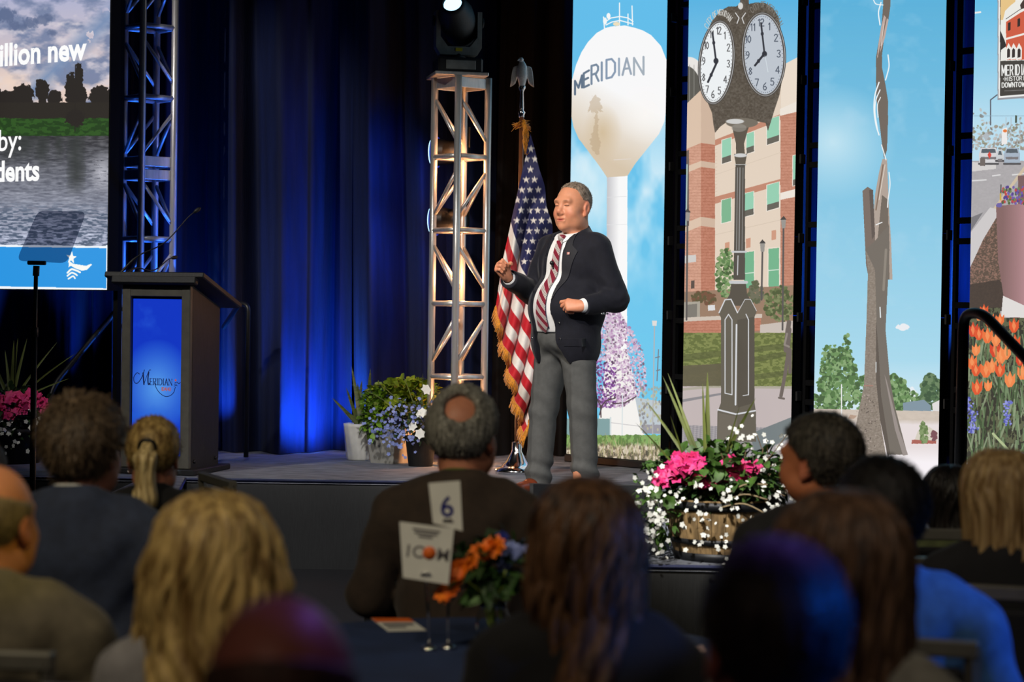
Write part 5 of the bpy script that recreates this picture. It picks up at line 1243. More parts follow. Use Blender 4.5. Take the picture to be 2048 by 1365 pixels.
            flip = A[i[:, 0], i[:, 1], i[:, 2]]
            if ax == 1: flip = ~flip
            q[~flip] = q[~flip][:, ::-1]; faces.append(q)
        return V, np.concatenate(faces)
def relax(V, F, n=2, f=.5):
    for _ in range(n):
        acc = np.zeros_like(V); c = np.zeros(len(V))
        for a, b in ((0, 1), (1, 2), (2, 3), (3, 0)):
            np.add.at(acc, F[:, a], V[F[:, b]]); np.add.at(acc, F[:, b], V[F[:, a]]); np.add.at(c, F[:, a], 1); np.add.at(c, F[:, b], 1)
        V = V * (1 - f) + f * acc / np.maximum(c, 1)[:, None]
    return V
def normals(V, F):
    N = np.zeros_like(V); n = np.cross(V[F[:, 2]] - V[F[:, 0]], V[F[:, 3]] - V[F[:, 1]])
    for k in range(4): np.add.at(N, F[:, k], n)
    return N / (np.linalg.norm(N, axis=1)[:, None] + 1e-12)
def sm01(x, a, b):
    t = np.clip((x - a) / (b - a), 0, 1); return t * t * (3 - 2 * t)

def add_head(f, c, s=1.0, jowl=0.0, wide=1.0, neck=.058, neck_to=(0, .05, -.20)):
    """head with face, ears and neck around centre c; looks towards -y"""
    P = lambda x, y, z: (c[0] + x * s * wide, c[1] + y * s, c[2] + z * s)
    E = lambda p, r, k=.02, **kw: f.ell(P(*p), (r[0] * s * wide, r[1] * s, r[2] * s), k * s, **kw)
    C = lambda p, q, ra, rb=None, k=.012, **kw: f.cap(P(*p), P(*q), ra * s, (rb or ra) * s, k * s, **kw)
    E((0, .012, .034), (.077, .099, .090), .01); E((0, -.030, -.012), (.064, .066, .085), .03); E((0, -.036, -.066), (.055, .056, .048), .03)
    E((0, -.076, -.094), (.022, .022, .020), .025)
    for t in (-1, 1):
        E((t * .040, -.058, -.030), (.027, .030, .030), .025); E((t * .052, -.020, -.072), (.020 + jowl * .3, .034, .030 + jowl * .3), .03)
    C((-.038, -.084, .030), (.038, -.084, .030), .012, k=.02)
    for t in (-1, 1): E((t * .031, -.101, .012), (.016, .014, .011), .012, sub=True)
    C((0, -.088, .022), (0, -.108, -.018), .0085, .0130, k=.014); C((0, -.107, -.022), (0, -.096, -.036), .0130, .010, k=.008)
    for t in (-1, 1): C((t * .012, -.101, -.030), (t * .014, -.094, -.028), .0088, k=.008)
    for t in (-1, 1): E((t * .031, -.0795, .011), (.0145, .0130, .0120), .004)
    C((-.020, -.0915, -.055), (.020, -.0915, -.055), .0070, k=.012); C((-.016, -.090, -.067), (.016, -.090, -.067), .0075, k=.012)
    C((-.026, -.098, -.0610), (.026, -.098, -.0610), .0028, k=.003, sub=True)
    for t in (-1, 1): C((t * .030, -.101, -.038), (t * .036, -.094, -.062), .0028, k=.008, sub=True)
    for t in (-1, 1):
        f.ell(P(t * .079, .016, -.004), (.0085 * s, .022 * s, .034 * s), .008 * s, rx=-.25); f.ell(P(t * .088, .010, -.002), (.0065 * s, .011 * s, .018 * s), .004 * s, sub=True, rx=-.25)
        f.ell(P(t * .078, .004, -.032), (.007 * s, .009 * s, .012 * s), .006 * s)
    f.cap(P(0, .022, -.06), P(*neck_to), neck * s, neck * s * 1.10, .03 * s)
    if jowl: E((0, -.032, -.112), (.050, .052, .034 + jowl), .035)
def skin_colours(V, c, s, base, lip=(196, 110, 96), cheek=(216, 128, 104), wide=1.0, eyes=True):
    q = (V - np.array(c)) / s; q[:, 0] /= wide; col = np.tile(np.array(lin(base)[:3]), (len(V), 1))
    def mix(m, cc):
        nonlocal col; m = m[:, None]; col = col * (1 - m) + np.array(lin(cc)[:3]) * m
    ch = np.clip(1 - np.hypot((np.abs(q[:, 0]) - .042) / .03, (q[:, 2] + .032) / .03), 0, 1) * (q[:, 1] < -.04); mix(ch * .55, cheek)
    mix(np.clip(1 - np.hypot(q[:, 0] / .022, (q[:, 2] + .024) / .02), 0, 1) * (q[:, 1] < -.09) * .5, cheek)
    mix((np.abs(q[:, 0]) > .076) * (np.abs(q[:, 2]) < .045) * .5 * (np.abs(q[:, 1] - .01) < .04), cheek)
    mix(np.clip(1.6 - 1.6 * np.hypot(q[:, 0] / .027, (q[:, 2] + .061) / .0125), 0, 1) * (q[:, 1] < -.078), lip)
    if eyes:
        ex = np.abs(q[:, 0]) - .031; f_ = (q[:, 1] < -.07)
        mix(((np.abs(ex) < .0135) & (np.abs(q[:, 2] - .0085) < .0030)) * f_ * .85, (74, 50, 42))
        mix(np.clip(1.4 - 1.4 * np.hypot(ex / .021, (q[:, 2] - .031 + 6 * ex * ex) / .0055), 0, 1) * f_ * .8, (128, 92, 70))
    return col

def add_hand(f, curl, spread=.0, thumb=(.6, .5), s=1.0):
    """hand in its own frame: +x fingers, -z palm side, +y thumb; curl: per finger joint angles"""
    f.cap((-.025, 0, 0), (0, 0, 0), .025 * s, .025 * s, .01, sy=1.15)
    f.cap((.0, .012, 0), (.078, .022, .004), .017, .0135, .015); f.cap((.0, .0, 0), (.082, .004, .005), .017, .0135, .015); f.cap((.0, -.010, 0), (.078, -.014, .003), .017, .013, .015); f.cap((.0, -.018, -.002), (.070, -.030, 0), .016, .012, .015)
    f.ell((.03, .018, -.012), (.032, .018, .016), .015); f.ell((.03, -.018, -.012), (.032, .016, .015), .015)
    base = [(.080, .023, .004), (.084, .004, .005), (.080, -.014, .003), (.072, -.030, 0)]
    ln = [(.044, .026, .021), (.048, .030, .022), (.044, .028, .021), (.034, .021, .019)]; rad = [.0102, .0105, .0100, .0090]
    for i in range(4):
        p = np.array(base[i]); a = 0.0; yw = spread * (1.5 - i)
        for j in range(3):
            a += curl[i][j]; d = np.array([math.cos(a) * math.cos(yw), math.sin(yw), -math.sin(a)])
            q = p + d * ln[i][j]; f.cap(p, q, rad[i] * (1 - .09 * j), rad[i] * (1 - .09 * (j + 1)), .0028 if j else .006); p = q
    p = np.array([.018, .020, -.012]); a1, a2 = thumb
    for L, r0, r1, (dx, dy, dz) in ((.042, .0150, .0120, (.80, .24, -.55)), (.032, .0120, .0108, (math.cos(a1), .15, -math.sin(a1))), (.026, .0108, .0085, (math.cos(a2), -.25, -math.sin(a2)))):
        d = np.array([dx, dy, dz]); d /= np.linalg.norm(d); q = p + d * L; f.cap(p, q, r0, r1, .006); p = q
def hand_mesh(curl, spread, thumb, wrist, X, N, left, h=.0022):
    f = Field((-.09, -.075, -.085), (.21, .085, .045), h); add_hand(f, curl, spread, thumb); V, F = f.mesh(); V = relax(V, F, 1, .4)
    X = np.array(X, float); X /= np.linalg.norm(X); N = np.array(N, float); N -= X * (N @ X); N /= np.linalg.norm(N); T = np.cross(X, N) * (-1 if left else 1)
    W = np.array(wrist) + V[:, :1] * X + V[:, 1:2] * T - V[:, 2:3] * N
    if left: F = F[:, ::-1]
    B = np.linalg.det(np.stack([X, T, -N])); 
    if (B < 0) != left: F = F[:, ::-1]
    return W, F
def tufts(V, F, n, L, comb, w=.0016, jit=.35, seed=1, lift=.25, sel=None):
    """short hair blades growing from a surface"""
    rg = np.random.default_rng(seed); N = normals(V, F); ids = rg.integers(0, len(V), n) if sel is None else rg.choice(np.where(sel)[0], n)
    P = V[ids]; nn = N[ids]; C = comb(P); C = C - nn * (C * nn).sum(1)[:, None]; C /= np.linalg.norm(C, axis=1)[:, None] + 1e-9
    D = C + nn * lift + rg.normal(0, jit, P.shape); D /= np.linalg.norm(D, axis=1)[:, None]
    S = np.cross(D, nn); S /= np.linalg.norm(S, axis=1)[:, None] + 1e-9; l = (L * (.6 + .8 * rg.random(n)))[:, None]
    A = P - S * w - nn * .002; B = P + S * w - nn * .002; T = P + D * l - nn * .15 * l; Mid = P + D * l * .55 + nn * .12 * l
    a2 = Mid - S * w * .8; b2 = Mid + S * w * .8
    return np.stack([A, B, b2, a2, T], 1).reshape(-1, 3), n
def join(parts):
    V = []; F = []; o = 0
    for v, f in parts:
        V.append(np.asarray(v)); F.extend([tuple(int(i) + o for i in q) for q in f]); o += len(v)
    return np.vstack(V), F
def hair_obj(name, V, F, m, parent, n=0, L=.02, comb=None, world=False, lift=.25, w=.0016, jit=.35, seed=1):
    if n:
        TV, k = tufts(V, F, n, L, comb, w, jit, seed, lift)
        o = np.arange(n)[:, None] * 5; tf = [(a, a + 1, a + 2, a + 3) for a in (o[:, 0])] + [(a + 3, a + 2, a + 4) for a in (o[:, 0])]
        V, F = join([(V, F), (TV, tf)])
    return obj(name, V, F, m, parent, True, world)
def head_turn(V, piv, yaw, tilt, z0, z1):
    """turns the head above the neck, the neck following smoothly"""
    w = sm01(V[:, 2], z0, z1); a = yaw * w; q = V - np.array(piv); t = tilt * w
    x, y, z = q.T; y, z = y * np.cos(t) - z * np.sin(t), y * np.sin(t) + z * np.cos(t)
    return np.stack([x * np.cos(a) - y * np.sin(a), x * np.sin(a) + y * np.cos(a), z], 1) + np.array(piv)

SKIN = attrmat('skin', .48, .12, 400, 0, .12)
# ------------------------------------------------------------------ the man speaking on stage
def make_speaker():
    D = 11.34; base = onz(1121, 986, STAGE)
    root = thing('person', 'person in dark blazer and striped tie gesturing on stage', 'person', (at(1121, 900, D)[0], D, STAGE), -math.radians(45))
    HC = np.array([.033, .038, 1.634]); HY = math.radians(3); HT = .0
    # skin: head, neck, trunk core and hands
    f = Field((-.12, -.14, 1.38), (.18, .22, 1.82), .0028); add_head(f, HC, 1.10, 0, 1.05, .064, (.005, .035, -.18)); V, F = f.mesh(); V = relax(V, F, 1, .35)
    col = skin_colours(V, HC, 1.10, (206, 142, 110), (178, 96, 84), (206, 120, 96), 1.05)
    long_face = lambda A: np.stack([A[:, 0], A[:, 1], np.where(A[:, 2] > 1.44, HC[2] + (A[:, 2] - HC[2]) * 1.055, A[:, 2])], 1)
    turn = lambda A: head_turn(long_face(A), (HC[0], HC[1], HC[2] - .08), HY, HT, 1.46, 1.58)
    V = turn(V); parts = [(V, F)]; cols = [col]
    t = Field((-.32, -.25, .05), (.40, .30, 1.52), .011)
    t.cap((0, .03, .92), (.02, .05, 1.30), .12, .13, .05, sy=.8); t.cap((-.15, .06, 1.42), (.19, .06, 1.42), .06, .06, .05); t.cap((.03, .06, 1.40), (.04, .06, 1.52), .05, .05, .04)
    for a, b, c, d in (((-.17, .06, 1.42), (-.235, 0, 1.15), (-.178, -.26, 1.235), 0), ((.21, .06, 1.42), (.30, .13, 1.11), (.262, -.09, 1.078), 0)): t.cap(a, b, .05, .042, .02); t.cap(b, c, .042, .028, .02)
    for s in (-1, 1): t.cap((s * .09, .03, .90), (s * .135, .01, .5), .075, .055, .03); t.cap((s * .135, .01, .5), (s * .15, 0, .08), .05, .035, .02)
    Vt, Ft = t.mesh(); parts.append((Vt, Ft)); cols.append(np.tile(np.array(lin((206, 142, 110))[:3]), (len(Vt), 1)))
    fist = [(1.25, 1.65, .9)] * 4
    rc = [(1.0, 1.75, .8), (1.15, 1.7, .8), (1.3, 1.6, .8), (1.4, 1.5, .7)]
    Vr, Fr = hand_mesh(rc, -.02, (1.05, 1.35), (-.172, -.285, 1.245), (-.02, -.62, .60), (1.0, -.15, -.10), False); parts.append((Vr, Fr))
    lc_ = [(.45, .75, .5), (.85, 1.15, .6), (1.1, 1.3, .7), (1.2, 1.3, .7)]
    Vl, Fl = hand_mesh(lc_, -.02, (.5, .3), (.255, -.115, 1.080), (-.82, -.55, .05), (-.35, .75, -.45), True); parts.append((Vl, Fl))
    for v in (Vr, Vl): cols.append(np.tile(np.array(lin((208, 140, 108))[:3]), (len(v), 1)))
    Vb, Fb = join(parts); obj('body', Vb, Fb, SKIN, root, True, False, np.vstack(cols))
    # hair: receding grey crop
    g = Field((-.12, -.14, 1.52), (.18, .22, 1.84), .0032); cs = 1.10
    g.ell((HC[0], HC[1] + .014 * cs, HC[2] + .036 * cs), (.0905, .1135, .1025), .01)
    def keep(X, Y, Z):
        x = (X - HC[0]) / cs; y = (Y - HC[1]) / cs; z = (Z - HC[2]) / cs
        line = np.interp(y, [-.12, -.085, -.06, -.02, .0, .02, .04, .06, .11], [.13, .112, .104, .045, .030, .035, .0, -.045, -.070])
        side = np.interp(np.abs(x) + 0 * y, [0, .03, .055, .08], [0, .004, .02, .0])
        return (line + side * (y < -.01) - z) * .7
    g.cut(keep, .004); g.cut(lambda X, Y, Z: -(np.sqrt(((X - HC[0]) / .0895) ** 2 + ((Y - HC[1] - .0132) / .109) ** 2 + ((Z - HC[2] - .0374) / .099) ** 2) - .97) * .08, .002)
    Vh, Fh = g.mesh(); Vh = turn(Vh)
    comb = lambda P: np.stack([(P[:, 0] - HC[0]) * 3, .3 + 0 * P[:, 0], -.5 + 6 * np.clip(P[:, 2] - HC[2] - .07, 0, .05)], 1)
    hair_obj('hair', Vh, Fh, hairmat('grey_brown_hair', (86, 72, 60), (158, 142, 126), 40, 90, .6), root, 2600, .010, comb, lift=.35, w=.0010)
    # shirt
    sh = Field((-.24, -.25, .88), (.30, .26, 1.60), .006)
    def torso(ff, g_=0.0):
        ff.ell((.02, .045, 1.30), (.195 + g_, .132 + g_, .22), .03); ff.ell((.01, -.008, 1.07), (.190 + g_, .168 + g_, .19), .05); ff.ell((0, .025, .93), (.185 + g_, .150 + g_, .15), .05)
        ff.cap((-.11, .06, 1.415), (.17, .06, 1.415), .056 + g_ * .6, None, .05)
    torso(sh); sh.cap((.035, .060, 1.44), (.042, .056, 1.500), .074, .070, .02); sh.cut(lambda X, Y, Z: np.maximum(.925 - Z, Z - (1.505 + .30 * (Y - .056))) + 0 * X, .006)
    V2, F2 = sh.mesh(); shirt_m = mat('white_shirt', (228, 230, 232), .7, var=.05, bump=.2, bscale=60); so = obj('shirt', relax(V2, F2, 1), F2, shirt_m, root, True, False)
    # jacket
    j = Field((-.40, -.42, .68), (.46, .30, 1.56), .006); torso(j, .020)
    j.ell((.005, .03, .86), (.212, .178, .20), .05); j.ell((.19, .035, 1.08), (.06, .11, .14), .05)
    j.cap((-.155, .062, 1.418), (.195, .062, 1.418), .060, .060, .05); j.cap((.025, .07, 1.43), (.036, .072, 1.50), .088, .074, .05)
    j.cap((-.172, .062, 1.40), (-.238, .0, 1.150), .076, .066, .03); j.cap((-.238, .0, 1.150), (-.172, -.258, 1.225), .071, .056, .02)
    j.cap((.205, .062, 1.40), (.305, .118, 1.115), .080, .070, .03); j.cap((.305, .118, 1.115), (.264, -.100, 1.080), .070, .052, .025)
    def slit(X, Y, Z):       # open front
        z = Z; xc = np.interp(z, [.68, .9, 1.1, 1.3, 1.5], [.0, .0, .002, .012, .03]); wl = np.interp(z, [.68, .75, .86, .94, 1.10, 1.28, 1.40, 1.46, 1.52], [.17, .125, .088, .080, .078, .068, .066, .062, .075]); wr = np.interp(z, [.68, .75, .86, .94, 1.10, 1.28, 1.40, 1.46, 1.52], [.105, .100, .092, .088, .084, .074, .066, .062, .075])
        d = np.maximum(np.maximum(X - xc - wl, -(X - xc) - wr), Y - (.0 + (Z > 1.36) * .02)); return -d
    j.cut(slit, .004)
    j.cut(lambda X, Y, Z: np.maximum(np.where((np.hypot(X - .038, (Y - .055)) < .105), Z - (1.515 + .42 * (Y - .055)), Z - 1.60), .735 + .02 * np.cos(X * 9) - Z), .006)
    j.cut(lambda X, Y, Z: -(np.hypot(np.hypot(X - .04, Y - .056), 0 * Z) - .0745) * 1.0 * (Z > 1.455) + (Z <= 1.455) * -1.0, .003)
    # sleeve ends cut square, cloth creases at the elbows and side
    for w, e_ in (((-.172, -.258, 1.225), (-.238, 0, 1.15)), ((.264, -.100, 1.080), (.305, .118, 1.115))):
        w = np.array(w); n = w - np.array(e_); n /= np.linalg.norm(n)
        j.cut(lambda X, Y, Z: np.where((X - w[0]) ** 2 + (Y - w[1]) ** 2 + (Z - w[2]) ** 2 < .0050, (X - w[0]) * n[0] + (Y - w[1]) * n[1] + (Z - w[2]) * n[2] - .005, -1.0), .002)
    j.warp(lambda X, Y, Z: .0040 * np.sin(Z * 95 + X * 40 + 3 * np.sin(Y * 30)) * np.exp(-((X - .30) ** 2 + (Y - .1) ** 2 + (Z - 1.13) ** 2) / .010) + .0035 * np.sin(Z * 80 - X * 60 + Y * 60) * np.exp(-((X + .23) ** 2 + (Y + .0) ** 2 + (Z - 1.15) ** 2) / .008) + .0025 * np.sin(Z * 26 + X * 14 + 2 * np.sin(Y * 20)))
    V3, F3 = j.mesh(); jm = mat('navy_blazer_wool', (20, 22, 34), .8, var=.14, scale=40, bump=.25, bscale=400, sheen=.12, spec=.3)
    jo = obj('blazer', relax(V3, F3, 1, .4), F3, jm, root, True, False)
    def patch(ff, U, Wd, off, m, name, par, t=.004):
        """sheet laid on a garment front: U rows of (x, z)"""
        G = []
        for row in U:
            xs = np.array([p[0] for p in row]); zs = np.array([p[1] for p in row]); y = ff.front(xs, zs)
            if np.isnan(y).any(): y = np.where(np.isnan(y), np.nanmean(y) if (~np.isnan(y)).any() else 0, y)
            G.append(np.stack([xs, y - off, zs], 1))
        return MB().slab(np.array(G), t).build(name, m, par, True, False)
    lin2 = lambda a, b, n: [np.array(a) + (np.array(b) - np.array(a)) * t for t in np.linspace(0, 1, n)]
    lap_m = mat('blazer_lapel', (17, 19, 30), .75, var=.1, bump=.2, bscale=400)
    for s in (1, -1):
        inner = lambda z: .012 + .02 * (z - 1.2) + s * np.interp(z, [1.10, 1.28, 1.40, 1.46, 1.49], [.080, .072, .069, .066, .074])
        rows = []
        for z in np.linspace(1.11, 1.475, 22):
            wdt = np.interp(z, [1.11, 1.20, 1.36, 1.385, 1.39, 1.475], [.004, .03, .078, .085, .050, .030]); rows.append([(inner(z) + s * wdt * t, z + .012 * t) for t in np.linspace(0, 1, 7)])
        if s < 0: rows = rows[::-1]
        patch(j, rows, None, .0045, lap_m, 'lapel', jo, .005)
    # collar of the shirt, tie with stripes, knot
    for s in (1, -1):
        rows = [[(.036 + s * (.006 + .058 * u), 1.470 - .030 * v * (1 - .1 * u) + .016 * u - .012 * (1 - u)) for u in np.linspace(0, 1, 6)] for v in np.linspace(0, 1, 5)]
        patch(sh, rows if s > 0 else rows[::-1], None, .006, shirt_m, 'collar', so, .004)
    tk = NT('striped_silk'); v = tk.coords((1, 1, 1)); sx = tk.new('ShaderNodeSeparateXYZ'); tk.link(v, sx.inputs[0])
    ma = tk.new('ShaderNodeMath', operation='MULTIPLY_ADD'); tk.link(sx.outputs['X'], ma.inputs[0]); ma.inputs[1].default_value = 1.1; tk.link(sx.outputs['Z'], ma.inputs[2])
    mb_ = tk.new('ShaderNodeMath', operation='MULTIPLY'); tk.link(ma.outputs[0], mb_.inputs[0]); mb_.inputs[1].default_value = 1 / .066
    fr_ = tk.new('ShaderNodeMath', operation='FRACT'); tk.link(mb_.outputs[0], fr_.inputs[0]); rp = tk.new('ShaderNodeValToRGB'); rp.color_ramp.interpolation = 'CONSTANT'
    mar, wh, dkb = lin((118, 16, 42)), lin((206, 200, 196)), lin((48, 30, 46))
    els = rp.color_ramp.elements; els[0].position = 0; els[0].color = mar; els[1].position = .52; els[1].color = wh
    for p_, c_ in ((.60, dkb), (.66, wh), (.74, dkb), (.80, wh), (.88, dkb), (.93, wh)): e_ = els.new(p_); e_.color = c_
    tk.link(fr_.outputs[0], rp.inputs['Fac']); tk.link(rp.outputs['Color'], tk.b.inputs['Base Color']); tk.b.inputs['Roughness'].default_value = .45; tk.b.inputs['Sheen Weight'].default_value = .2
    rows = [[(.034 - .034 * sm01(np.array(1.46 - z), 0, .5) + u * np.interp(z, [.925, .955, 1.0, 1.44], [.004, .040, .038, .021]), z) for u in np.linspace(-1, 1, 7)] for z in np.linspace(.925, 1.445, 30)]
    ti = patch(sh, rows, None, .011, tk.m, 'necktie', root, .006)
    kn = MB(); y = float(sh.front(np.array([.036]), np.array([1.455]))[0]); kn.lathe([(.0, -.024), (.014, -.022), (.022, .0), (.026, .016), (.015, .024), (0, .024)], 12, c=(.036, y - .004, 1.455)); kn.build('knot', tk.m, ti, True, False)
    bk = patch(sh, [[(.020 - .008 * (1.3 - z) + u * .022, z) for u in np.linspace(-1, 1, 4)] for z in np.linspace(.95, 1.32, 16)], None, .005, mat('tie_back_navy', (34, 38, 78), .5), 'tie_back', ti, .003)
    # lapel microphone, pin, belt, buttons, pocket flap
    y = float(sh.front(np.array([.020]), np.array([1.315]))[0]); lm = MB().sphere((.018, y - .026, 1.318), (.013, .013, .013), 12, 8); lm.tube([(.018, y - .022, 1.312), (.020, y - .014, 1.285)], .005, 8); lm.build('lapel_microphone', M['black'], root, True, False)
    y = float(j.front(np.array([.125]), np.array([1.375]))[0]); MB().box((.125, y - .012, 1.372), (.020, .003, .014)).build('flag_pin', mat('red_white_pin', (196, 70, 60), .4, col2=(224, 214, 206), scale=120), jo, False, False)
    for z in (.98, .89):
        for s, xx in ((1, .112), (-1, -.118)):
            y = j.front(np.array([xx]), np.array([z]))[0]
            if not np.isnan(y): MB().sphere((xx, y - .002, z), (.008, .004, .008), 10, 6).build('button', M['chrome'], jo, True, False)
    rows = [[(.13 + .10 * u, .895 - .045 * v) for u in np.linspace(0, 1, 6)] for v in np.linspace(1, 0, 4)]; patch(j, rows, None, .003, jm, 'pocket_flap', jo, .004)
    for k in range(4): q = np.array([.330, .03 + .016 * k, 1.066]); MB().sphere(tuple(q + (.0, -.06, -.03)), .006, 8, 5).build('cuff_button', M['chrome'], jo, True, False)
    # trousers with creases, belt, shoes
    tr = Field((-.28, -.26, .03), (.30, .26, .98), .006)
    tr.ell((0, .025, .90), (.186, .152, .125), .03); tr.cap((-.09, .03, .86), (-.138, .0, .48), .104, .082, .03); tr.cap((-.138, .0, .48), (-.155, -.02, .07), .080, .074, .02); tr.cap((.09, .03, .86), (.140, .03, .48), .104, .082, .03); tr.cap((.140, .03, .48), (.155, .045, .07), .080, .074, .02)
    tr.cut(lambda X, Y, Z: np.maximum(.045 + .12 * (-Y - .02) * 0 - Z, Z - .962) + 0 * X + 0 * Y, .004)
    tr.warp(lambda X, Y, Z: .010 * np.sin(Z * 62 + np.sign(X) * 1.2 + Y * 22) * np.exp(-((Z - .13) / .07) ** 2) + .004 * np.sin(Z * 46 + Y * 30 + X * 10) * np.exp(-((Z - .5) / .12) ** 2) + .004 * np.sin(Z * 70 + np.abs(X) * 50) * np.exp(-((Z - .80) / .08) ** 2) - .006 * np.exp(-((np.abs(X) - .14) / .012) ** 2) * (Y < 0) * (Z < .8))
    V4, F4 = tr.mesh(); trm = mat('grey_trousers', (80, 82, 82), .8, var=.1, scale=30, bump=.25, bscale=350); to = obj('trousers', relax(V4, F4, 1, .4), F4, trm, root, True, False)
    bt = Field((-.24, -.2, .92), (.24, .24, 1.0), .005); bt.ell((0, .025, .93), (.1895, .1555, .15), .01); bt.cut(lambda X, Y, Z: np.abs(Z - .958) - .017 + 0 * X + 0 * Y, .003); Vq, Fq_ = bt.mesh()
    bo = obj('belt', Vq, Fq_, mat('brown_leather_belt', (124, 58, 26), .4), root, True, False); MB().box((.0, -.135, .958), (.04, .01, .032), None, .004).build('buckle', M['chrome'], bo, False, False)
    shm = mat('brown_shoe_leather', (120, 52, 22), .28, var=.25, scale=20, coat=.4); som = mat('shoe_sole', (34, 24, 18), .6)
    for s, (cx, cy), yw in ((-1, (-.155, -.03), .10), (1, (.155, .04), .35)):
        sf = Field((-.07, -.24, -.01), (.07, .12, .14), .0035); sf.cap((0, .04, .045), (0, -.06, .040), .042, .044, .02); sf.cap((0, -.06, .038), (.0, -.165, .030), .044, .036, .02); sf.cap((0, .03, .05), (0, .01, .11), .044, .040, .03); sf.ell((0, -.185, .022), (.036, .03, .022), .02)
        sf.cut(lambda X, Y, Z: .012 - Z + 0 * X + 0 * Y, .002); Vs, Fs = sf.mesh(); c_, s_ = math.cos(yw), math.sin(yw)
        rot = lambda A: np.stack([A[:, 0] * c_ - A[:, 1] * s_ + cx, A[:, 0] * s_ + A[:, 1] * c_ + cy, A[:, 2]], 1)
        o = obj('shoe', rot(relax(Vs, Fs, 1, .4)), Fs, shm, root, True, False)
        pl = [(-.040, .07), (-.044, 0), (-.042, -.06), (-.046, -.11), (-.040, -.17), (-.022, -.207), (0, -.216), (.022, -.207), (.040, -.17), (.046, -.11), (.042, -.06), (.044, 0), (.040, .07), (.022, .088), (-.022, .088)]
        sl_ = MB().prism(pl, .0, .016, 'z'); obj('sole', rot(np.array(sl_.v)), sl_.f, som, o, False, False)
        lz = MB()
        for k in range(4): yv = -.055 - .018 * k; lz.tube([(-.018, yv, .082 - .006 * k), (0, yv - .004, .086 - .006 * k), (.018, yv, .082 - .006 * k)], .0028, 5)
        obj('lace', rot(np.array(lz.v)), lz.f, som, o, True, False)
    # white cuffs and wedding ring
    for w, d in (((-.172, -.258, 1.225), (.07, -.275, .09)), ((.262, -.108, 1.080), (-.05, -.20, -.03))):
        d = np.array(d); d /= np.linalg.norm(d); w = np.array(w); MB().tube([w - d * .03, w - d * .01, w + d * .012, w + d * .016], [.044, .042, .038, .033], 16, cap=False).build('shirt_cuff', shirt_m, so, True, False)
    X = np.array((-.82, -.55, .05)); X /= np.linalg.norm(X); N = np.array((-.35, .75, -.45)); N -= X * (N @ X); N /= np.linalg.norm(N); T = -np.cross(X, N)
    rp_ = np.array((.255, -.115, 1.080)) + .089 * X - .015 * T + .013 * N; ax = X * math.cos(1.1) + N * math.sin(1.1); u_ = T; v_ = np.cross(ax, u_)
    MB().tube([rp_ + .0112 * (math.cos(a) * u_ + math.sin(a) * v_) for a in np.linspace(0, 2 * PI, 17)], .0022, 6, cap=False).build('ring', M['chrome'], root, True, False)
    return root
make_speaker()

# ------------------------------------------------------------------ plants
def leaf_strip(mb, p, d, up, L, w, droop=.3, n=5, fold=.25):
    """one leaf: bent, tapered strip with a folded midrib"""
    d = np.array(d, float); d /= np.linalg.norm(d) + 1e-9; s = np.cross(d, up); s /= np.linalg.norm(s) + 1e-9; u = np.cross(s, d); G = []
    for i in range(n + 1):
        t = i / n; ww = w * math.sin(PI * min(.97, .12 + .85 * t)) * (1 if t < .99 else .1)
        c = p + d * L * t + np.array([0, 0, -1]) * droop * L * t * t
        G.append([c - s * ww + u * fold * ww, c, c + s * ww + u * fold * ww])
    mb.grid(G)
def foliage(name, m, parent, n, centre, rad, L, w, seed, zmin=-1, out=.8, droop=.3, stuff=True, stem=True):
    rg = np.random.default_rng(seed); mb = MB()
    for k in range(n):
        v = rg.normal(0, 1, 3); v /= np.linalg.norm(v); v[2] = max(v[2], zmin); r = rg.random() ** .45
        p = np.array(centre) + v * np.array(rad) * r; d = v * out + rg.normal(0, .5, 3); d[2] += .15
        leaf_strip(mb, p, d, np.array([0, 0, 1]) + rg.normal(0, .3, 3), L * (.6 + .8 * rg.random()), w * (.7 + .6 * rg.random()), droop, 3)
    o = mb.build(name, m, parent, True)
    if stuff: o['kind'] = 'stuff'
    return o
def blossoms(name, m, parent, pts, r, seed, petals=5, face=(0, -1, .3)):
    rg = np.random.default_rng(seed); mb = MB()
    for p in pts:
        f = np.array(face) + rg.normal(0, .45, 3); f /= np.linalg.norm(f); a = np.cross(f, (0, 0, 1)); a /= np.linalg.norm(a); b = np.cross(f, a); rr = r * (.7 + .6 * rg.random()); t0 = rg.random() * 6
        for k in range(petals):
            t = t0 + 2 * PI * k / petals; d = math.cos(t) * a + math.sin(t) * b; e_ = -math.sin(t) * a + math.cos(t) * b; c = np.array(p)
            mb.add([c, c + d * rr * .55 - e_ * rr * .42 + f * rr * .15, c + d * rr + f * rr * .05, c + d * rr * .55 + e_ * rr * .42 + f * rr * .15], [(0, 1, 2, 3)])
    return mb.build(name, m, parent, True)
def flower_head(parent, c, R, seed, m):
    rg = np.random.default_rng(seed); pts = []
    for k in range(20):
        v = rg.normal(0, 1, 3); v /= np.linalg.norm(v); v[1] = -abs(v[1]) * .8; v[2] = abs(v[2]) * .9 - .2; pts.append(np.array(c) + v * R * (.75 + .3 * rg.random()))
    return blossoms('flower_head', m, parent, pts, R * .52, seed)
def blade_leaf(parent, p, tip, w, m, bow=.06, name='long_leaf'):
    p = np.array(p, float); tip = np.array(tip, float); d = tip - p; s = np.cross(d, (0, 1, .15)); s /= np.linalg.norm(s); G = []
    for i in range(9):
        t = i / 8; ww = w * (1 - t) ** .6 * (.55 + .45 * min(1, t * 4)); c = p + d * t + np.array([0, 0, 1]) * bow * math.sin(PI * t) * np.linalg.norm(d)
        G.append([c - s * ww, c + np.array([0, .3, 0]) * ww, c + s * ww])
    return MB().slab(np.array(G), .0012).build(name, m, parent, True)

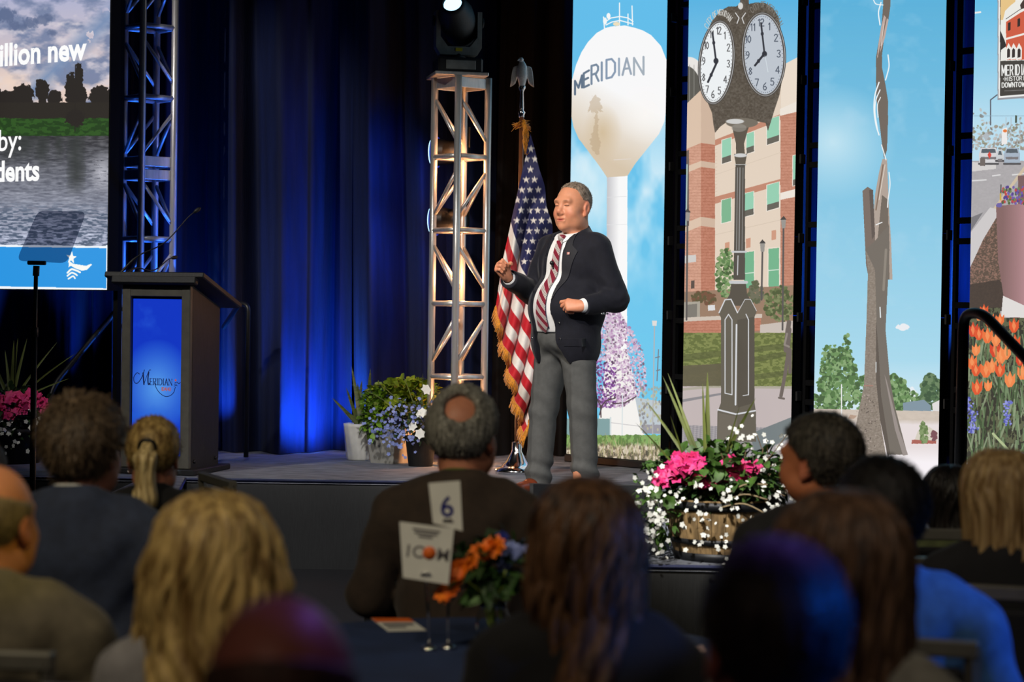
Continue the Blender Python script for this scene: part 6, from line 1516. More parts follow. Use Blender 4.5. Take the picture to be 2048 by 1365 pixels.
# barrel planter on the stage corner
BY = 8.52; bx = at(1440, 1050, BY)[0]
bp = thing('barrel_planter', 'wooden half barrel planter with pink and white flowers on stage corner', 'planter', (bx, BY, STAGE))
M['stave'] = mat('weathered_oak', (170, 140, 96), .7, var=.3, scale=10, stretch=(5, 5, .6), bump=.3); M['hoop'] = mat('black_hoop_iron', (40, 42, 46), .5, metal=.4)
R0, R1, HB_ = .188, .250, .262
for k in range(24):
    a0, a1 = 2 * PI * (k + .02) / 24, 2 * PI * (k + .98) / 24; v = []
    for r_, z in ((R0, 0), (R0 + (R1 - R0) * .5 + .006, HB_ * .5), (R1, HB_)):
        for a in (a0, a1): v += [(r_ * math.cos(a), r_ * math.sin(a), z), ((r_ - .02) * math.cos(a), (r_ - .02) * math.sin(a), z)]
    f = []
    for i in range(2):
        o = i * 4; f += [(o, o + 2, o + 6, o + 4), (o + 1, o + 5, o + 7, o + 3), (o, o + 4, o + 5, o + 1), (o + 2, o + 3, o + 7, o + 6)]
    f += [(0, 1, 3, 2), (8, 10, 11, 9)]
    obj('stave', np.array(v), f, M['stave'], bp, False, False)
for z, h_ in ((.018, .036), (.085, .022), (.238, .036)):
    r_ = lambda zz: R0 + (R1 - R0) * zz / HB_ + .004 + .006 * math.sin(PI * zz / HB_)
    MB().lathe([(r_(z - h_ / 2) - .004, z - h_ / 2), (r_(z - h_ / 2) + .003, z - h_ / 2), (r_(z + h_ / 2) + .003, z + h_ / 2), (r_(z + h_ / 2) - .004, z + h_ / 2)], 48).build('hoop', M['hoop'], bp, True, False)
MB().lathe([(0, HB_ - .03), (R1 - .02, HB_ - .03)], 24).build('soil', mat('potting_soil', (44, 34, 26), .9), bp, False, False)
T = np.array([bx, BY, STAGE + HB_])
foliage('foliage', M['leaf'], bp, 620, T + (0, -.02, .11), (.31, .27, .12), .055, .020, 3, -.75)
foliage('foliage', M['leaf_dark'], bp, 420, T + (.02, 0, .07), (.33, .27, .10), .06, .014, 4, -.9)
foliage('foliage', M['leaf'], bp, 260, T + (-.27, -.08, -.02), (.13, .12, .20), .035, .009, 6, -1)
rg = np.random.default_rng(12); pts = []
def drop(cx, cz, sx, sz, n, y=-.24):
    for k in range(n): pts.append(T + (cx + sx * rg.normal(), y - .03 * rg.random() + .06 * rg.normal(), cz + sz * rg.normal()))
drop(-.31, -.05, .04, .085, 80); drop(-.06, .02, .12, .04, 46, -.28); drop(.05, -.08, .10, .04, 20, -.28); drop(.04, -.20, .04, .035, 20, -.25); drop(.26, .02, .07, .06, 60, -.24); drop(.20, .22, .05, .04, 24, -.1); drop(.08, .26, .05, .03, 16, -.05); drop(-.12, -.15, .04, .05, 14, -.27)
o = blossoms('small_blossoms', M['white_petal'], bp, pts, .0115, 5); o['kind'] = 'stuff'
for k, (px, py, r_) in enumerate(((1365, 940, .055), (1382, 925, .050), (1392, 962, .055), (1412, 968, .045), (1335, 955, .050), (1345, 940, .045), (1320, 968, .030), (1468, 940, .050), (1488, 945, .045), (1474, 960, .035), (1505, 935, .035), (1445, 966, .035), (1462, 925, .035), (1360, 918, .035))):
    flower_head(bp, at(px, py, BY - .20 + .03 * (k % 3)), r_, 20 + k, M['pink'])
for k, (px, py, L) in enumerate(((1426, 950, .085), (1432, 935, .075), (1420, 938, .075), (1338, 1005, .08), (1455, 925, .06), (1310, 985, .08), (1440, 948, .08))):
    mb = MB(); c = at(px, py, BY - .23)
    for q in range(7):
        t = 2 * PI * q / 7; leaf_strip(mb, c, (math.cos(t), -.25, math.sin(t)), np.array([0, -1, 0]), L * .42, L * .20, .0, 3)
    mb.build('round_leaf', M['leaf'], bp, True)
for (x0, y0, x1, y1, w) in ((1405, 900, 1325, 752, .012), (1395, 905, 1290, 800, .010), (1415, 900, 1415, 742, .016), (1432, 905, 1512, 795, .012), (1408, 905, 1335, 745, .010), (1385, 930, 1270, 845, .006), (1375, 900, 1340, 830, .005), (1440, 910, 1480, 810, .006), (1412, 900, 1405, 765, .010)):
    blade_leaf(bp, at(x0, y0 + 45, BY), at(x1, y1, BY + rg.normal() * .08), w, M['leaf_blade'], .02)
for k in range(26):
    a = at(1490 + 30 * rg.normal(), 1000 + 15 * rg.normal(), BY - .1); b = at(1550 + 45 * rg.normal(), 960 + 60 * rg.normal(), BY - .1 + .1 * rg.normal())
    MB().tube(spline([a, (a + b) / 2 + np.array([0, 0, .05 * rg.normal()]), b], 4), .0022, 5).build('twig', M['stem'], bp, True)
for k in range(3):
    a = at(1440, 1000 + 8 * k, BY - .25); b = at(1535, 970 + 30 * k, BY - .3); MB().tube(spline([a, (a + b) / 2 + np.array([0, 0, .03]), b], 5), .004, 6).build('dry_stem', mat('dry_stem', (150, 132, 100), .8), bp, True)

# pink planter far left
PY = 13.05; pxx = at(25, 900, PY)[0]
pp = thing('flower_planter', 'dark planter with pink flowers and spiky leaves behind the teleprompter', 'planter', (pxx, PY, STAGE))
MB().lathe([(0, 0), (.17, 0), (.22, .20), (.235, .20), (.235, .23), (.21, .23), (.20, .18), (0, .18)], 28).build('pot', M['black_matte'], pp, True, False)
T = np.array([pxx, PY, STAGE + .22])
foliage('foliage', M['leaf_dark'], pp, 520, T + (0, -.04, .08), (.30, .24, .20), .06, .018, 13, -.8)
for k in range(9): flower_head(pp, at((6, 30, 52, 78, 92, 18, 0, 66, 40)[k], (818, 800, 812, 808, 822, 832, 800, 795, 822)[k], PY - .22), .045 + .01 * (k % 2), 60 + k, M['pink'])
o = blossoms('small_blossoms', M['white_petal'], pp, [T + (rg.normal() * .16, -.24, .10 + rg.normal() * .03) for k in range(50)] + [T + (rg.normal() * .2, -.26, -.03 + rg.normal() * .05) for k in range(40)], .016, 7); o['kind'] = 'stuff'
for (x1, y1, w) in ((10, 700, .014), (28, 680, .016), (36, 676, .014), (55, 675, .014), (115, 684, .010), (155, 705, .008), (140, 757, .008), (-10, 730, .012), (125, 830, .006), (-30, 700, .012)): blade_leaf(pp, at(22, 810, PY), at(x1, y1, PY + .1 * rg.normal()), w, M['leaf_blade'], .03)

# three pots beside the truss
P1 = onz(716, 921, STAGE)
wp = thing('ribbed_pot', 'white ribbed pot holding an upright snake plant', 'potted plant', (P1[0], P1[1] + .05, STAGE))
wob = lambda t, z: 1 + .018 * math.sin(12 * t + z * 14)
MB().lathe([(0, 0), (.080, 0), (.082, .01)] + [(.082 + .026 * z / .25, z) for z in np.linspace(.02, .25, 12)] + [(.100, .25), (.096, .21), (0, .21)], 72, wob=wob).build('pot', mat('white_ceramic', (214, 212, 204), .45, var=.05), wp, True, False)
B0 = P1 + (0, .05, .22)
for k, (x1, y1, w) in enumerate(((703, 732, .022), (741, 737, .026), (664, 796, .020), (724, 760, .024), (692, 775, .018), (715, 765, .022), (733, 775, .020), (690, 820, .022), (728, 790, .02))):
    blade_leaf(wp, B0 + (rg.normal() * .03, rg.normal() * .03, 0), at(x1, y1, P1[1] + .05 + .04 * rg.normal()), w, M['snake'], .0, 'sword_leaf')
P2 = onz(772, 929, STAGE)
gp = thing('square_planter', 'grey square planter overflowing with lime foliage', 'potted plant', (P2[0] + .02, P2[1] + .14, STAGE), math.radians(-33))
MB().add([(-.095, -.095, 0), (.095, -.095, 0), (.095, .095, 0), (-.095, .095, 0), (-.122, -.122, .25), (.122, -.122, .25), (.122, .122, .25), (-.122, .122, .25)], [(0, 3, 2, 1), (0, 1, 5, 4), (1, 2, 6, 5), (2, 3, 7, 6), (3, 0, 4, 7), (4, 5, 6, 7)]).build('box', mat('grey_resin', (150, 148, 140), .6, var=.08), gp, False, False)
C2 = np.array([P2[0] + .03, P2[1] + .14, STAGE + .36])
foliage('foliage', M['leaf_lime'], gp, 620, C2 + (.08, .02, .08), (.26, .18, .13), .06, .024, 23, -.5)
foliage('trailing_foliage', mat('fresh_green_leaf', (118, 160, 34), .5, var=.3), gp, 360, C2 + (-.12, -.08, -.02), (.10, .10, .17), .045, .016, 24, -1)
P3 = onz(840, 934, STAGE)
dp = thing('round_pot', 'dark round pot with pale blue and white flowers', 'potted plant', (P3[0], P3[1] + .06, STAGE))
MB().lathe([(0, 0), (.080, 0), (.102, .17), (.112, .17), (.114, .20), (.102, .20), (.095, .16), (0, .16)], 28).build('pot', mat('dark_plastic_pot', (58, 58, 54), .55), dp, True, False)
C3 = np.array([P3[0], P3[1] + .04, STAGE + .25])
foliage('foliage', M['leaf_dark'], dp, 420, C3 + (-.03, -.03, .05), (.20, .14, .14), .04, .012, 33, -1)
o = blossoms('small_blossoms', M['blue_petal'], dp, [C3 + (-.16 + rg.normal() * .08, -.14 + rg.normal() * .03, .02 + rg.normal() * .08) for k in range(150)] + [C3 + (.05 + rg.normal() * .1, -.12, .10 + rg.normal() * .04) for k in range(50)], .013, 9); o['kind'] = 'stuff'
for k, (px, py) in enumerate(((838, 830), (826, 853), (845, 826), (840, 868), (852, 780))): blossoms('petunia', M['white_petal'], dp, [at(px, py, P3[1] - .14)], .032, 40 + k, 6)
for (x1, y1) in ((802, 742), (846, 745), (880, 765), (950, 765), (755, 765), (700, 768), (870, 790)): blade_leaf(dp, C3 + (.0, .02, .0), at(x1, y1, P3[1] + .05), .005, M['leaf_blade'], .06, 'grass_blade')

# ------------------------------------------------------------------ dining table with cloth
TBX, TBY, TBR = at(985, 1300, 4.88)[0], 4.88, .68
tb = thing('round_table', 'round banquet table under a navy cloth', 'table', (TBX, TBY, 0))
MB().lathe([(0, .71), (TBR - .01, .71), (TBR - .01, .735), (0, .735)], 48).build('tabletop', M['black_matte'], tb, True, False)
for k in range(4):
    a = PI / 4 + k * PI / 2; MB().tube([(.5 * math.cos(a), .5 * math.sin(a), 0), (.45 * math.cos(a), .45 * math.sin(a), .71)], .018, 10).build('leg', M['black'], tb, True, False)
G = []
for r_, z, wv in ((.0, .741, 0), (.4, .741, 0), (TBR - .03, .741, 0), (TBR, .738, 0), (TBR + .012, .72, .004), (TBR + .02, .55, .02), (TBR + .035, .3, .035), (TBR + .05, .03, .05)):
    G.append([((r_ + wv * math.sin(13 * t)) * math.cos(t), (r_ + wv * math.sin(13 * t)) * math.sin(t), z) for t in np.linspace(0, 2 * PI, 120, endpoint=False)])
co = MB().grid(np.array(G), True).build('tablecloth', mat('navy_tablecloth', (34, 52, 92), .75, var=.15, scale=6, bump=.15, bscale=300), None, True)
co.location = (TBX, TBY, 0); tag(co, 'navy blue cloth draped over the round table', 'tablecloth')
TZ = .7415
def tabletop(px, py): return onz(px, py, TZ)
card_m = mat('white_card', (222, 222, 214), .7, var=.03); ink_blue = mat('blue_ink', (20, 26, 120), .6); ink_grey = mat('grey_ink', (104, 100, 104), .6); ink_or = mat('orange_ink', (240, 110, 30), .6); clear = mat('clear_acrylic', (190, 200, 215), .08, var=.03, transmission=.6)
def card_stand(name, label, base_px, corners, Yc, letters):
    b = tabletop(*base_px); root = thing(name, label, 'table sign', b, 0, 'signs on the round table')
    Q = np.array([at(px, py, Yc) for px, py in corners]); nrm = np.cross(Q[1] - Q[0], Q[3] - Q[0]); nrm /= np.linalg.norm(nrm); nrm = nrm if nrm[1] < 0 else -nrm
    cb = (Q[2] + Q[3]) / 2
    MB().lathe([(0, 0), (.019, 0), (.020, .006), (.012, .010), (.004, .012), (0, .012)], 24, c=tuple(b)).build('base', M['chrome'], root, True)
    MB().tube([b + (0, 0, .01), b + (0, 0, .05), cb + (0, .004, .005)], .0035, 8).build('stem', M['chrome'], root, True)
    MB().tube([cb + (-.012, .002, .012), cb + (-.010, -.006, .02), cb + (.010, -.006, .02), cb + (.012, .002, .012)], .0025, 6).build('clip', M['chrome'], root, True)
    back = Q - nrm * .0012
    cd = obj('card', np.vstack([Q, back]), [(3, 2, 1, 0), (4, 5, 6, 7), (0, 1, 5, 4), (1, 2, 6, 5), (2, 3, 7, 6), (3, 0, 4, 7)], card_m, root)
    ex = Q[1] - Q[0]; ez = Q[0] - Q[3]; ux = ex / np.linalg.norm(ex); uz = ez - ux * (ez @ ux); uz /= np.linalg.norm(uz); O_ = (Q[0] + Q[1] + Q[2] + Q[3]) / 4
    W_, H_ = np.linalg.norm(ex), np.linalg.norm(ez)
    for (txt, x, z, size, bold, m_) in letters:
        for V, F in glyph_mesh(txt, size * H_, bold, 'CENTER'): obj('letter', O_ + nrm * .0008 + ux * (V[:, :1] + x * W_) + uz * (V[:, 1:2] + z * H_), F, m_, cd)
    return root, O_, ux, uz, nrm, W_, H_, cd
card_stand('table_number_sign', 'white card with a blue number six on thin stand', (896, 1299), [(857, 967), (920, 962), (925, 1063), (866, 1047)], 4.98, [('6', .02, -.30, .72, .0012, ink_blue)])
_, O_, ux, uz, nrm, W_, H_, cd = card_stand('sponsor_sign', 'white square card with grey and orange lettering on thin stand', (858, 1301), [(799, 1044), (908, 1058), (897, 1170), (806, 1156)], 4.93, [('I', -.33, -.10, .31, .0006, ink_grey), ('C', -.15, -.10, .31, .0006, ink_grey), ('M', .31, -.10, .31, .0006, ink_grey)])
MB().lathe([(0, 0), (.0165, 0), (.0165, .0006), (0, .0006)], 20, axis='y').build('orange_disc', ink_or, cd, True, False)
dsk = bpy.data.objects[cd.children[-1].name]
loc = _inv(cd.parent, (O_ + nrm * .0014 + ux * .055 * W_ + uz * .01 * H_)[None])[0]; dsk.location = tuple(loc); dsk.rotation_euler = (0, 0, math.atan2(ux[1], ux[0]))
for k in range(3):
    c_ = O_ + nrm * .0012; w_ = (.5, .42, .26)[k] * W_; z_ = (.42, .36, .30)[k] * H_
    q = [c_ + ux * (-w_ / 2 - .05 * W_) + uz * z_, c_ + ux * (w_ / 2 - .05 * W_) + uz * z_, c_ + ux * (w_ / 2 - .05 * W_) + uz * (z_ - .035 * H_), c_ + ux * (-w_ / 2 - .05 * W_) + uz * (z_ - .035 * H_)]
    obj('text_line', np.array(q), [(3, 2, 1, 0)], ink_grey, cd)
# flyer and place card
def paper(name, label, px, m, strips=()):
    Q = np.array([tabletop(*p) for p in px]); Q[:, 2] += .001; root = thing(name, label, 'paper', Q.mean(0) * (1, 1, 0) + (0, 0, TZ))
    v = np.vstack([Q, Q - (0, 0, .001)]); obj('sheet', v, [(3, 2, 1, 0), (4, 5, 6, 7), (0, 1, 5, 4), (1, 2, 6, 5), (2, 3, 7, 6), (3, 0, 4, 7)], m, root)
    for t0, t1, u0, u1, m_ in strips:
        L = lambda t, u: (Q[0] * (1 - t) + Q[3] * t) * (1 - u) + (Q[1] * (1 - t) + Q[2] * t) * u + np.array([0, 0, .0006]); obj('printed_band', np.array([L(t0, u0), L(t0, u1), L(t1, u1), L(t1, u0)]), [(3, 2, 1, 0)], m_, root)
paper('flyer', 'printed flyer with an orange band lying on the navy table', [(742, 1238), (818, 1238), (853, 1262), (776, 1264)], card_m, ((.0, .32, 0, 1, ink_or), (.42, .6, .1, .9, ink_grey), (.68, .80, .1, .6, ink_grey)))
paper('place_card', 'small pale pink card on the navy table edge', [(1362, 1293), (1405, 1292), (1412, 1304), (1366, 1306)], mat('pink_card', (206, 176, 178), .7))
# flowers in a glass jar
vb = tabletop(985, 1300); fv = thing('flower_vase', 'glass jar of orange and blue flowers on the navy table', 'vase', vb)
gm = NT('jar_glass'); gm.b.inputs['Transmission Weight'].default_value = 1; gm.b.inputs['Roughness'].default_value = .03; gm.b.inputs['Base Color'].default_value = (.9, .95, .95, 1); gm.b.inputs['IOR'].default_value = 1.3
MB().lathe([(0, .002), (.036, .002), (.040, .01), (.043, .05), (.042, .085), (.034, .105), (.034, .12), (.031, .12), (.031, .105), (.039, .085), (.040, .05), (.037, .012), (0, .008)], 28, c=tuple(vb)).build('jar', gm.m, fv, True)
rg = np.random.default_rng(31)
for k in range(12):
    a = vb + (rg.normal() * .012, rg.normal() * .012, .012); b = vb + (rg.normal() * .05, rg.normal() * .04, .19 + .02 * rg.normal()); MB().tube([a, vb + (rg.normal() * .010, rg.normal() * .01, .11), b], .003, 6).build('flower_stem', mat('pale_stem', (140, 160, 60), .6) if k == 0 else bpy.data.materials['pale_stem'], fv, True)
foliage('foliage', M['leaf_dark'], fv, 150, vb + (0, 0, .21), (.095, .07, .07), .06, .014, 51, -.6)
for px, py in ((1040, 1182), (1020, 1198), (1052, 1150), (915, 1205), (930, 1210), (975, 1130)):
    mb = MB(); leaf_strip(mb, vb + (0, -.02, .17), at(px, py, vb[1] - .03) - (vb + (0, -.02, .17)), np.array([0, -1, .4]), np.linalg.norm(at(px, py, vb[1] - .03) - (vb + (0, -.02, .17))), .022, .05, 6); mb.build('large_leaf', mat('bright_leaf', (70, 130, 24), .5) if 'bright_leaf' not in bpy.data.materials else bpy.data.materials['bright_leaf'], fv, True)
for k, (px, py) in enumerate(((988, 1092), (962, 1108), (940, 1122), (924, 1142), (905, 1172), (892, 1188), (972, 1098), (912, 1160))):
    c_ = at(px, py, vb[1] - .05); bl = blossoms('orange_bloom', M['orange_petal'], fv, [c_ + rg.normal(0, .004, 3) for _ in range(3)], .026, 70 + k, 9, (-.4, -1, .4))
for k, (px, py) in enumerate(((1000, 1082), (1018, 1092), (1036, 1112), (1050, 1118), (1022, 1112), (1003, 1110), (1000, 1145), (1042, 1105), (1015, 1125))):
    c_ = at(px, py, vb[1] - .02); blossoms('blue_bloom', M['blue_petal'] if k % 3 else mat('deep_blue_petal', (46, 58, 150), .6) if k == 0 else bpy.data.materials['deep_blue_petal'], fv, [c_ + rg.normal(0, .008, 3) for _ in range(6)], .014, 90 + k, 5)

# ------------------------------------------------------------------ banquet chairs
M['chair_frame'] = mat('chair_frame_silver', (120, 118, 110), .4, metal=.4, var=.08); M['chair_pad'] = mat('black_chair_fabric', (20, 20, 24), .85, bump=.3, bscale=300)
def make_chair(label):
    t = thing('banquet_chair', label, 'chair', (0, 0, 0), 0, 'banquet chairs'); q = .024
    for s in (-1, 1):
        MB().box((s * .205, -.19, .18), (q, q, .36), None, .003).build('leg', M['chair_frame'], t, False, False)
        MB().tube([(s * .205, .20, 0), (s * .205, .21, .45), (s * .205, .27, .95)], .0165, 4).build('leg', M['chair_frame'], t, False, False)
        MB().box((s * .205, 0, .340), (q, .38, q), None, .003).build('seat_rail', M['chair_frame'], t, False, False)
    MB().box((0, .268, .948), (.434, .03, .034), None, .004).build('top_rail', M['chair_frame'], t, False, False)
    MB().box((0, -.01, .368), (.38, .42, .045), None, .015).build('seat', M['chair_pad'], t, False, False)
    R = Matrix.Rotation(-.119, 3, 'X'); MB().box((0, .240, .73), (.375, .028, .36), R, .01).build('backrest', M['chair_pad'], t, False, False)
    return t
CH0 = [None]
def chair(x, y, rz, label):
    if CH0[0] is None:
        CH0[0] = make_chair(label); CH0[0].location = (x, y, 0); CH0[0].rotation_euler = (0, 0, rz); return CH0[0]
    return dup(CH0[0], (x, y, 0), rz, label)

# ------------------------------------------------------------------ seated audience, seen from behind
HC0 = np.array([0, .0, 1.215])
def seated_parts(fem):
    w = .86 if fem else 1.0
    b = Field((-.36, -.62, 0.0), (.36, .24, 1.14), .011)
    b.cap((0, .0, .55), (0, .01, .95), .115 * w, .12 * w, .05, sy=.85); b.cap((-.14 * w, .03, 1.02), (.14 * w, .03, 1.02), .05, .05, .05); b.cap((0, .04, 1.0), (0, .035, 1.12), .052 * w, .050 * w, .04)
    for s in (-1, 1):
        b.cap((s * .19 * w, .03, 1.0), (s * .26 * w, .0, .75), .045 * w, .04 * w, .02); b.cap((s * .26 * w, .0, .75), (s * .14, -.25, .665), .04 * w, .026, .02)
        b.cap((s * .10, 0, .52), (s * .12, -.42, .53), .085 * w, .06 * w, .03); b.cap((s * .12, -.42, .53), (s * .12, -.40, .10), .055 * w, .036, .02); b.cap((s * .12, -.38, .05), (s * .13, -.56, .035), .036, .03, .02)
        p = np.array([s * .14, -.25, .665]); b.cap(p, p + (-s * .035, -.07, -.012), .026, .026, .015, sy=1.0)
        for k in range(4): q = p + np.array([-s * (.01 + .018 * k), -.075 + .006 * k, -.012]); b.cap(q, q + (-s * .012, -.055, -.012), .011, .010, .004)
        b.cap(p + (-s * .03, -.03, 0), p + (-s * .07, -.06, -.005), .013, .010, .01)
    BV, BF = b.mesh(); h = Field((-.11, -.13, 1.0), (.11, .14, 1.36), .0050); add_head(h, HC0, 1.0, 0, 1.0 if not fem else .96, .054 if not fem else .046, (0, .035, -.20)); HV, HF_ = h.mesh(); HV = relax(HV, HF_, 1, .4)
    g = .016
    j = Field((-.40, -.34, .38), (.40, .26, 1.18), .012)
    j.ell((0, .02, .97), (.195 * w, .135 * w, .19), .04); j.ell((0, .0, .72), (.18 * w + .01, .145 * w + .005, .27), .06); j.ell((0, -.01, .52), (.195, .17, .14), .05)
    j.cap((-.16 * w, .028, 1.022), (.16 * w, .028, 1.022), .062, .062, .05); j.cap((0, .042, 1.03), (0, .045, 1.085), .092 * w, .074 * w, .05)
    for s in (-1, 1): j.cap((s * .195 * w, .03, 1.0), (s * .275 * w, .005, .745), .070 * w, .060 * w, .03); j.cap((s * .275 * w, .005, .745), (s * .155, -.225, .668), .060 * w, .044, .02)
    j.cut(lambda X, Y, Z: np.maximum(Z - (1.112 + .5 * (Y - .03)), .46 - Z) + 0 * X, .006)
    j.warp(lambda X, Y, Z: .0035 * np.sin(Z * 42 + 12 * X + 3 * np.sin(Y * 14 + X * 9)) + .003 * np.sin(X * 50 + Z * 16) * np.exp(-((Z - .75) / .15) ** 2))
    JV, JF = j.mesh(); JV = relax(JV, JF, 1)
    t = Field((-.26, -.56, .06), (.26, .24, .66), .011); t.ell((0, .0, .53), (.185, .16, .11), .04)
    for s in (-1, 1): t.cap((s * .10, 0, .53), (s * .12, -.42, .53), .095 * w, .075, .03); t.cap((s * .12, -.42, .53), (s * .12, -.40, .10), .075, .07, .02)
    TV, TF = t.mesh()
    s_ = Field((-.26, -.64, -.01), (.26, -.30, .13), .008)
    return dict(B=(BV, BF), H=(HV, HF_), J=(JV, JF), T=(TV, TF))
SEAT = {False: seated_parts(False), True: seated_parts(True)}
SOLE = Field((-.06, -.2, 0), (.06, .12, .12), .007); SOLE.cap((0, .03, .045), (0, -.14, .035), .042, .036, .02); SOLE.cut(lambda X, Y, Z: .002 - Z + 0 * X + 0 * Y); SHOE = SOLE.mesh()
skull = lambda f, th, c=(0, 0, 0), w=1.0: f.ell((c[0], c[1] + .014, c[2] + .036), (.079 * w + th, .100 + th, .091 + th), .01)
def cut_hairline(f, back=-.075, front=.085, ear=.018, cx=0):
    def keep(X, Y, Z):
        line = np.interp(Y, [-.13, -.09, -.05, -.015, .0, .022, .034, .05, .075, .12], [front + .03, front + .01, front - .02, ear + .02, ear, ear, -.03, back + .01, back, back]); return (line - Z) * .7 + 0 * X
    f.cut(keep, .005); return f
down = lambda P: np.stack([P[:, 0] * 2, .2 + 0 * P[:, 0], -1 + 0 * P[:, 0]], 1)
def crown_comb(P):
    """hair lies away from the crown"""
    q = P - np.array([0, .06, .10]); q[:, 2] *= 1.2; return q + np.array([0, 0, -.02])
def short_hair(th=.012, back=-.075, noise=.004, bald=None, h=.0055, seed=1, ear=.018, front=.085):
    f = Field((-.125, -.14, -.13), (.125, .16, .165), h); skull(f, th); cut_hairline(f, back, front, ear)
    if bald: f.ell(bald[0], bald[1], .012, sub=True)
    f.warp(lambda X, Y, Z: noise * .5 * (np.sin(X * 45 + seed) * np.sin(Z * 30 + Y * 26) + .5 * np.sin(X * 170 + Y * 60)))
    V, F = f.mesh(); return V, F
def locks(n, L, R, wave, seed, r=.009, drop=.0, cut_front=True, part=0.0):
    """strands from the parting over the skull and down"""
    rg = np.random.default_rng(seed); mb = MB()
    for k in range(n):
        a = rg.uniform(-PI * .80, PI * .80); sx, sy = math.sin(a), math.cos(a)    # a = 0 points to the back (+y)
        l = L * (.72 + .45 * rg.random()); P = []; ph = rg.random() * 6; wv = wave * (.5 + rg.random())
        e0 = rg.uniform(.15, .7)
        for i in range(15):
            t = i / 14; s = t * (l + .16)
            if s < .16: e = e0 + (PI / 2 - e0) * s / .16; x, y, z = R[0] * sx * math.sin(e), .012 + R[1] * sy * math.sin(e), .036 + R[2] * math.cos(e)
            else: dz = s - .16; x = R[0] * sx * (1 + .25 * dz - .8 * max(0, dz - .2)); y = .012 + R[1] * sy * (1 - .35 * min(dz, .2)); z = .036 - dz
            x += wv * math.sin(ph + s * 26) * min(1, s * 5); y += wv * .7 * math.cos(ph + s * 22) * min(1, s * 5)
            P.append((x + part * (1 - t), y, z))
        rr = r * (.6 + .7 * rg.random()); mb.tube(P, np.interp(np.linspace(0, 1, 15), [0, .15, .7, 1], [rr * .3, rr, rr, rr * .15]), 6)
    return np.array(mb.v), mb.f
def long_hair(L=.22, width=.085, th=.02, seed=1, wave=.012, n=90, bottom=.8, h=.007, back=.10, part=0.0):
    f = Field((-.17, -.14, -.14 - L), (.17, .20, .18), h); skull(f, th)
    f.cap((0, .045, .0), (0, .075, -.06 - L * .7), width, width * bottom, .05, sy=.85)
    for s in (-1, 1): f.cap((s * width * .78, .02, .0), (s * width * .90, .05, -.05 - L * .8), .038, .034 * bottom, .04)
    f.cut(lambda X, Y, Z: np.minimum(-(Y + .045 + .35 * np.clip(Z - .0, -1, .05)), np.maximum(.075 - Z, -1)) * .8 + 0 * X, .012)
    f.cut(lambda X, Y, Z: -(np.sqrt((X / .078) ** 2 + ((Y + .02) / .10) ** 2 + ((Z + .03) / .12) ** 2) - .96) * .07 + 0 * X, .004)
    f.warp(lambda X, Y, Z: .0045 * np.sin(22 * np.arctan2(X, Y + .02) + 5 * np.sin(Z * 16 + seed)) * np.clip((.12 - Z) * 8, 0, 1))
    V, F = f.mesh(); lv, lf = locks(n, L, (.079 + th, .100 + th, .091 + th), wave, seed, part=part); lv[:, 0] *= np.interp(lv[:, 2], [-.3, -.02, .03], [width / .088, width / .09, 1.0])
    return join([(V, F), (lv, lf)])
CLOTH = {}
def cloth(name, c, **kw):
    if name not in CLOTH: CLOTH[name] = mat(name, c, kw.pop('rough', .85), var=kw.pop('var', .15), scale=kw.pop('scale', 30), bump=.3, bscale=220, sheen=.1, **kw)
    return CLOTH[name]
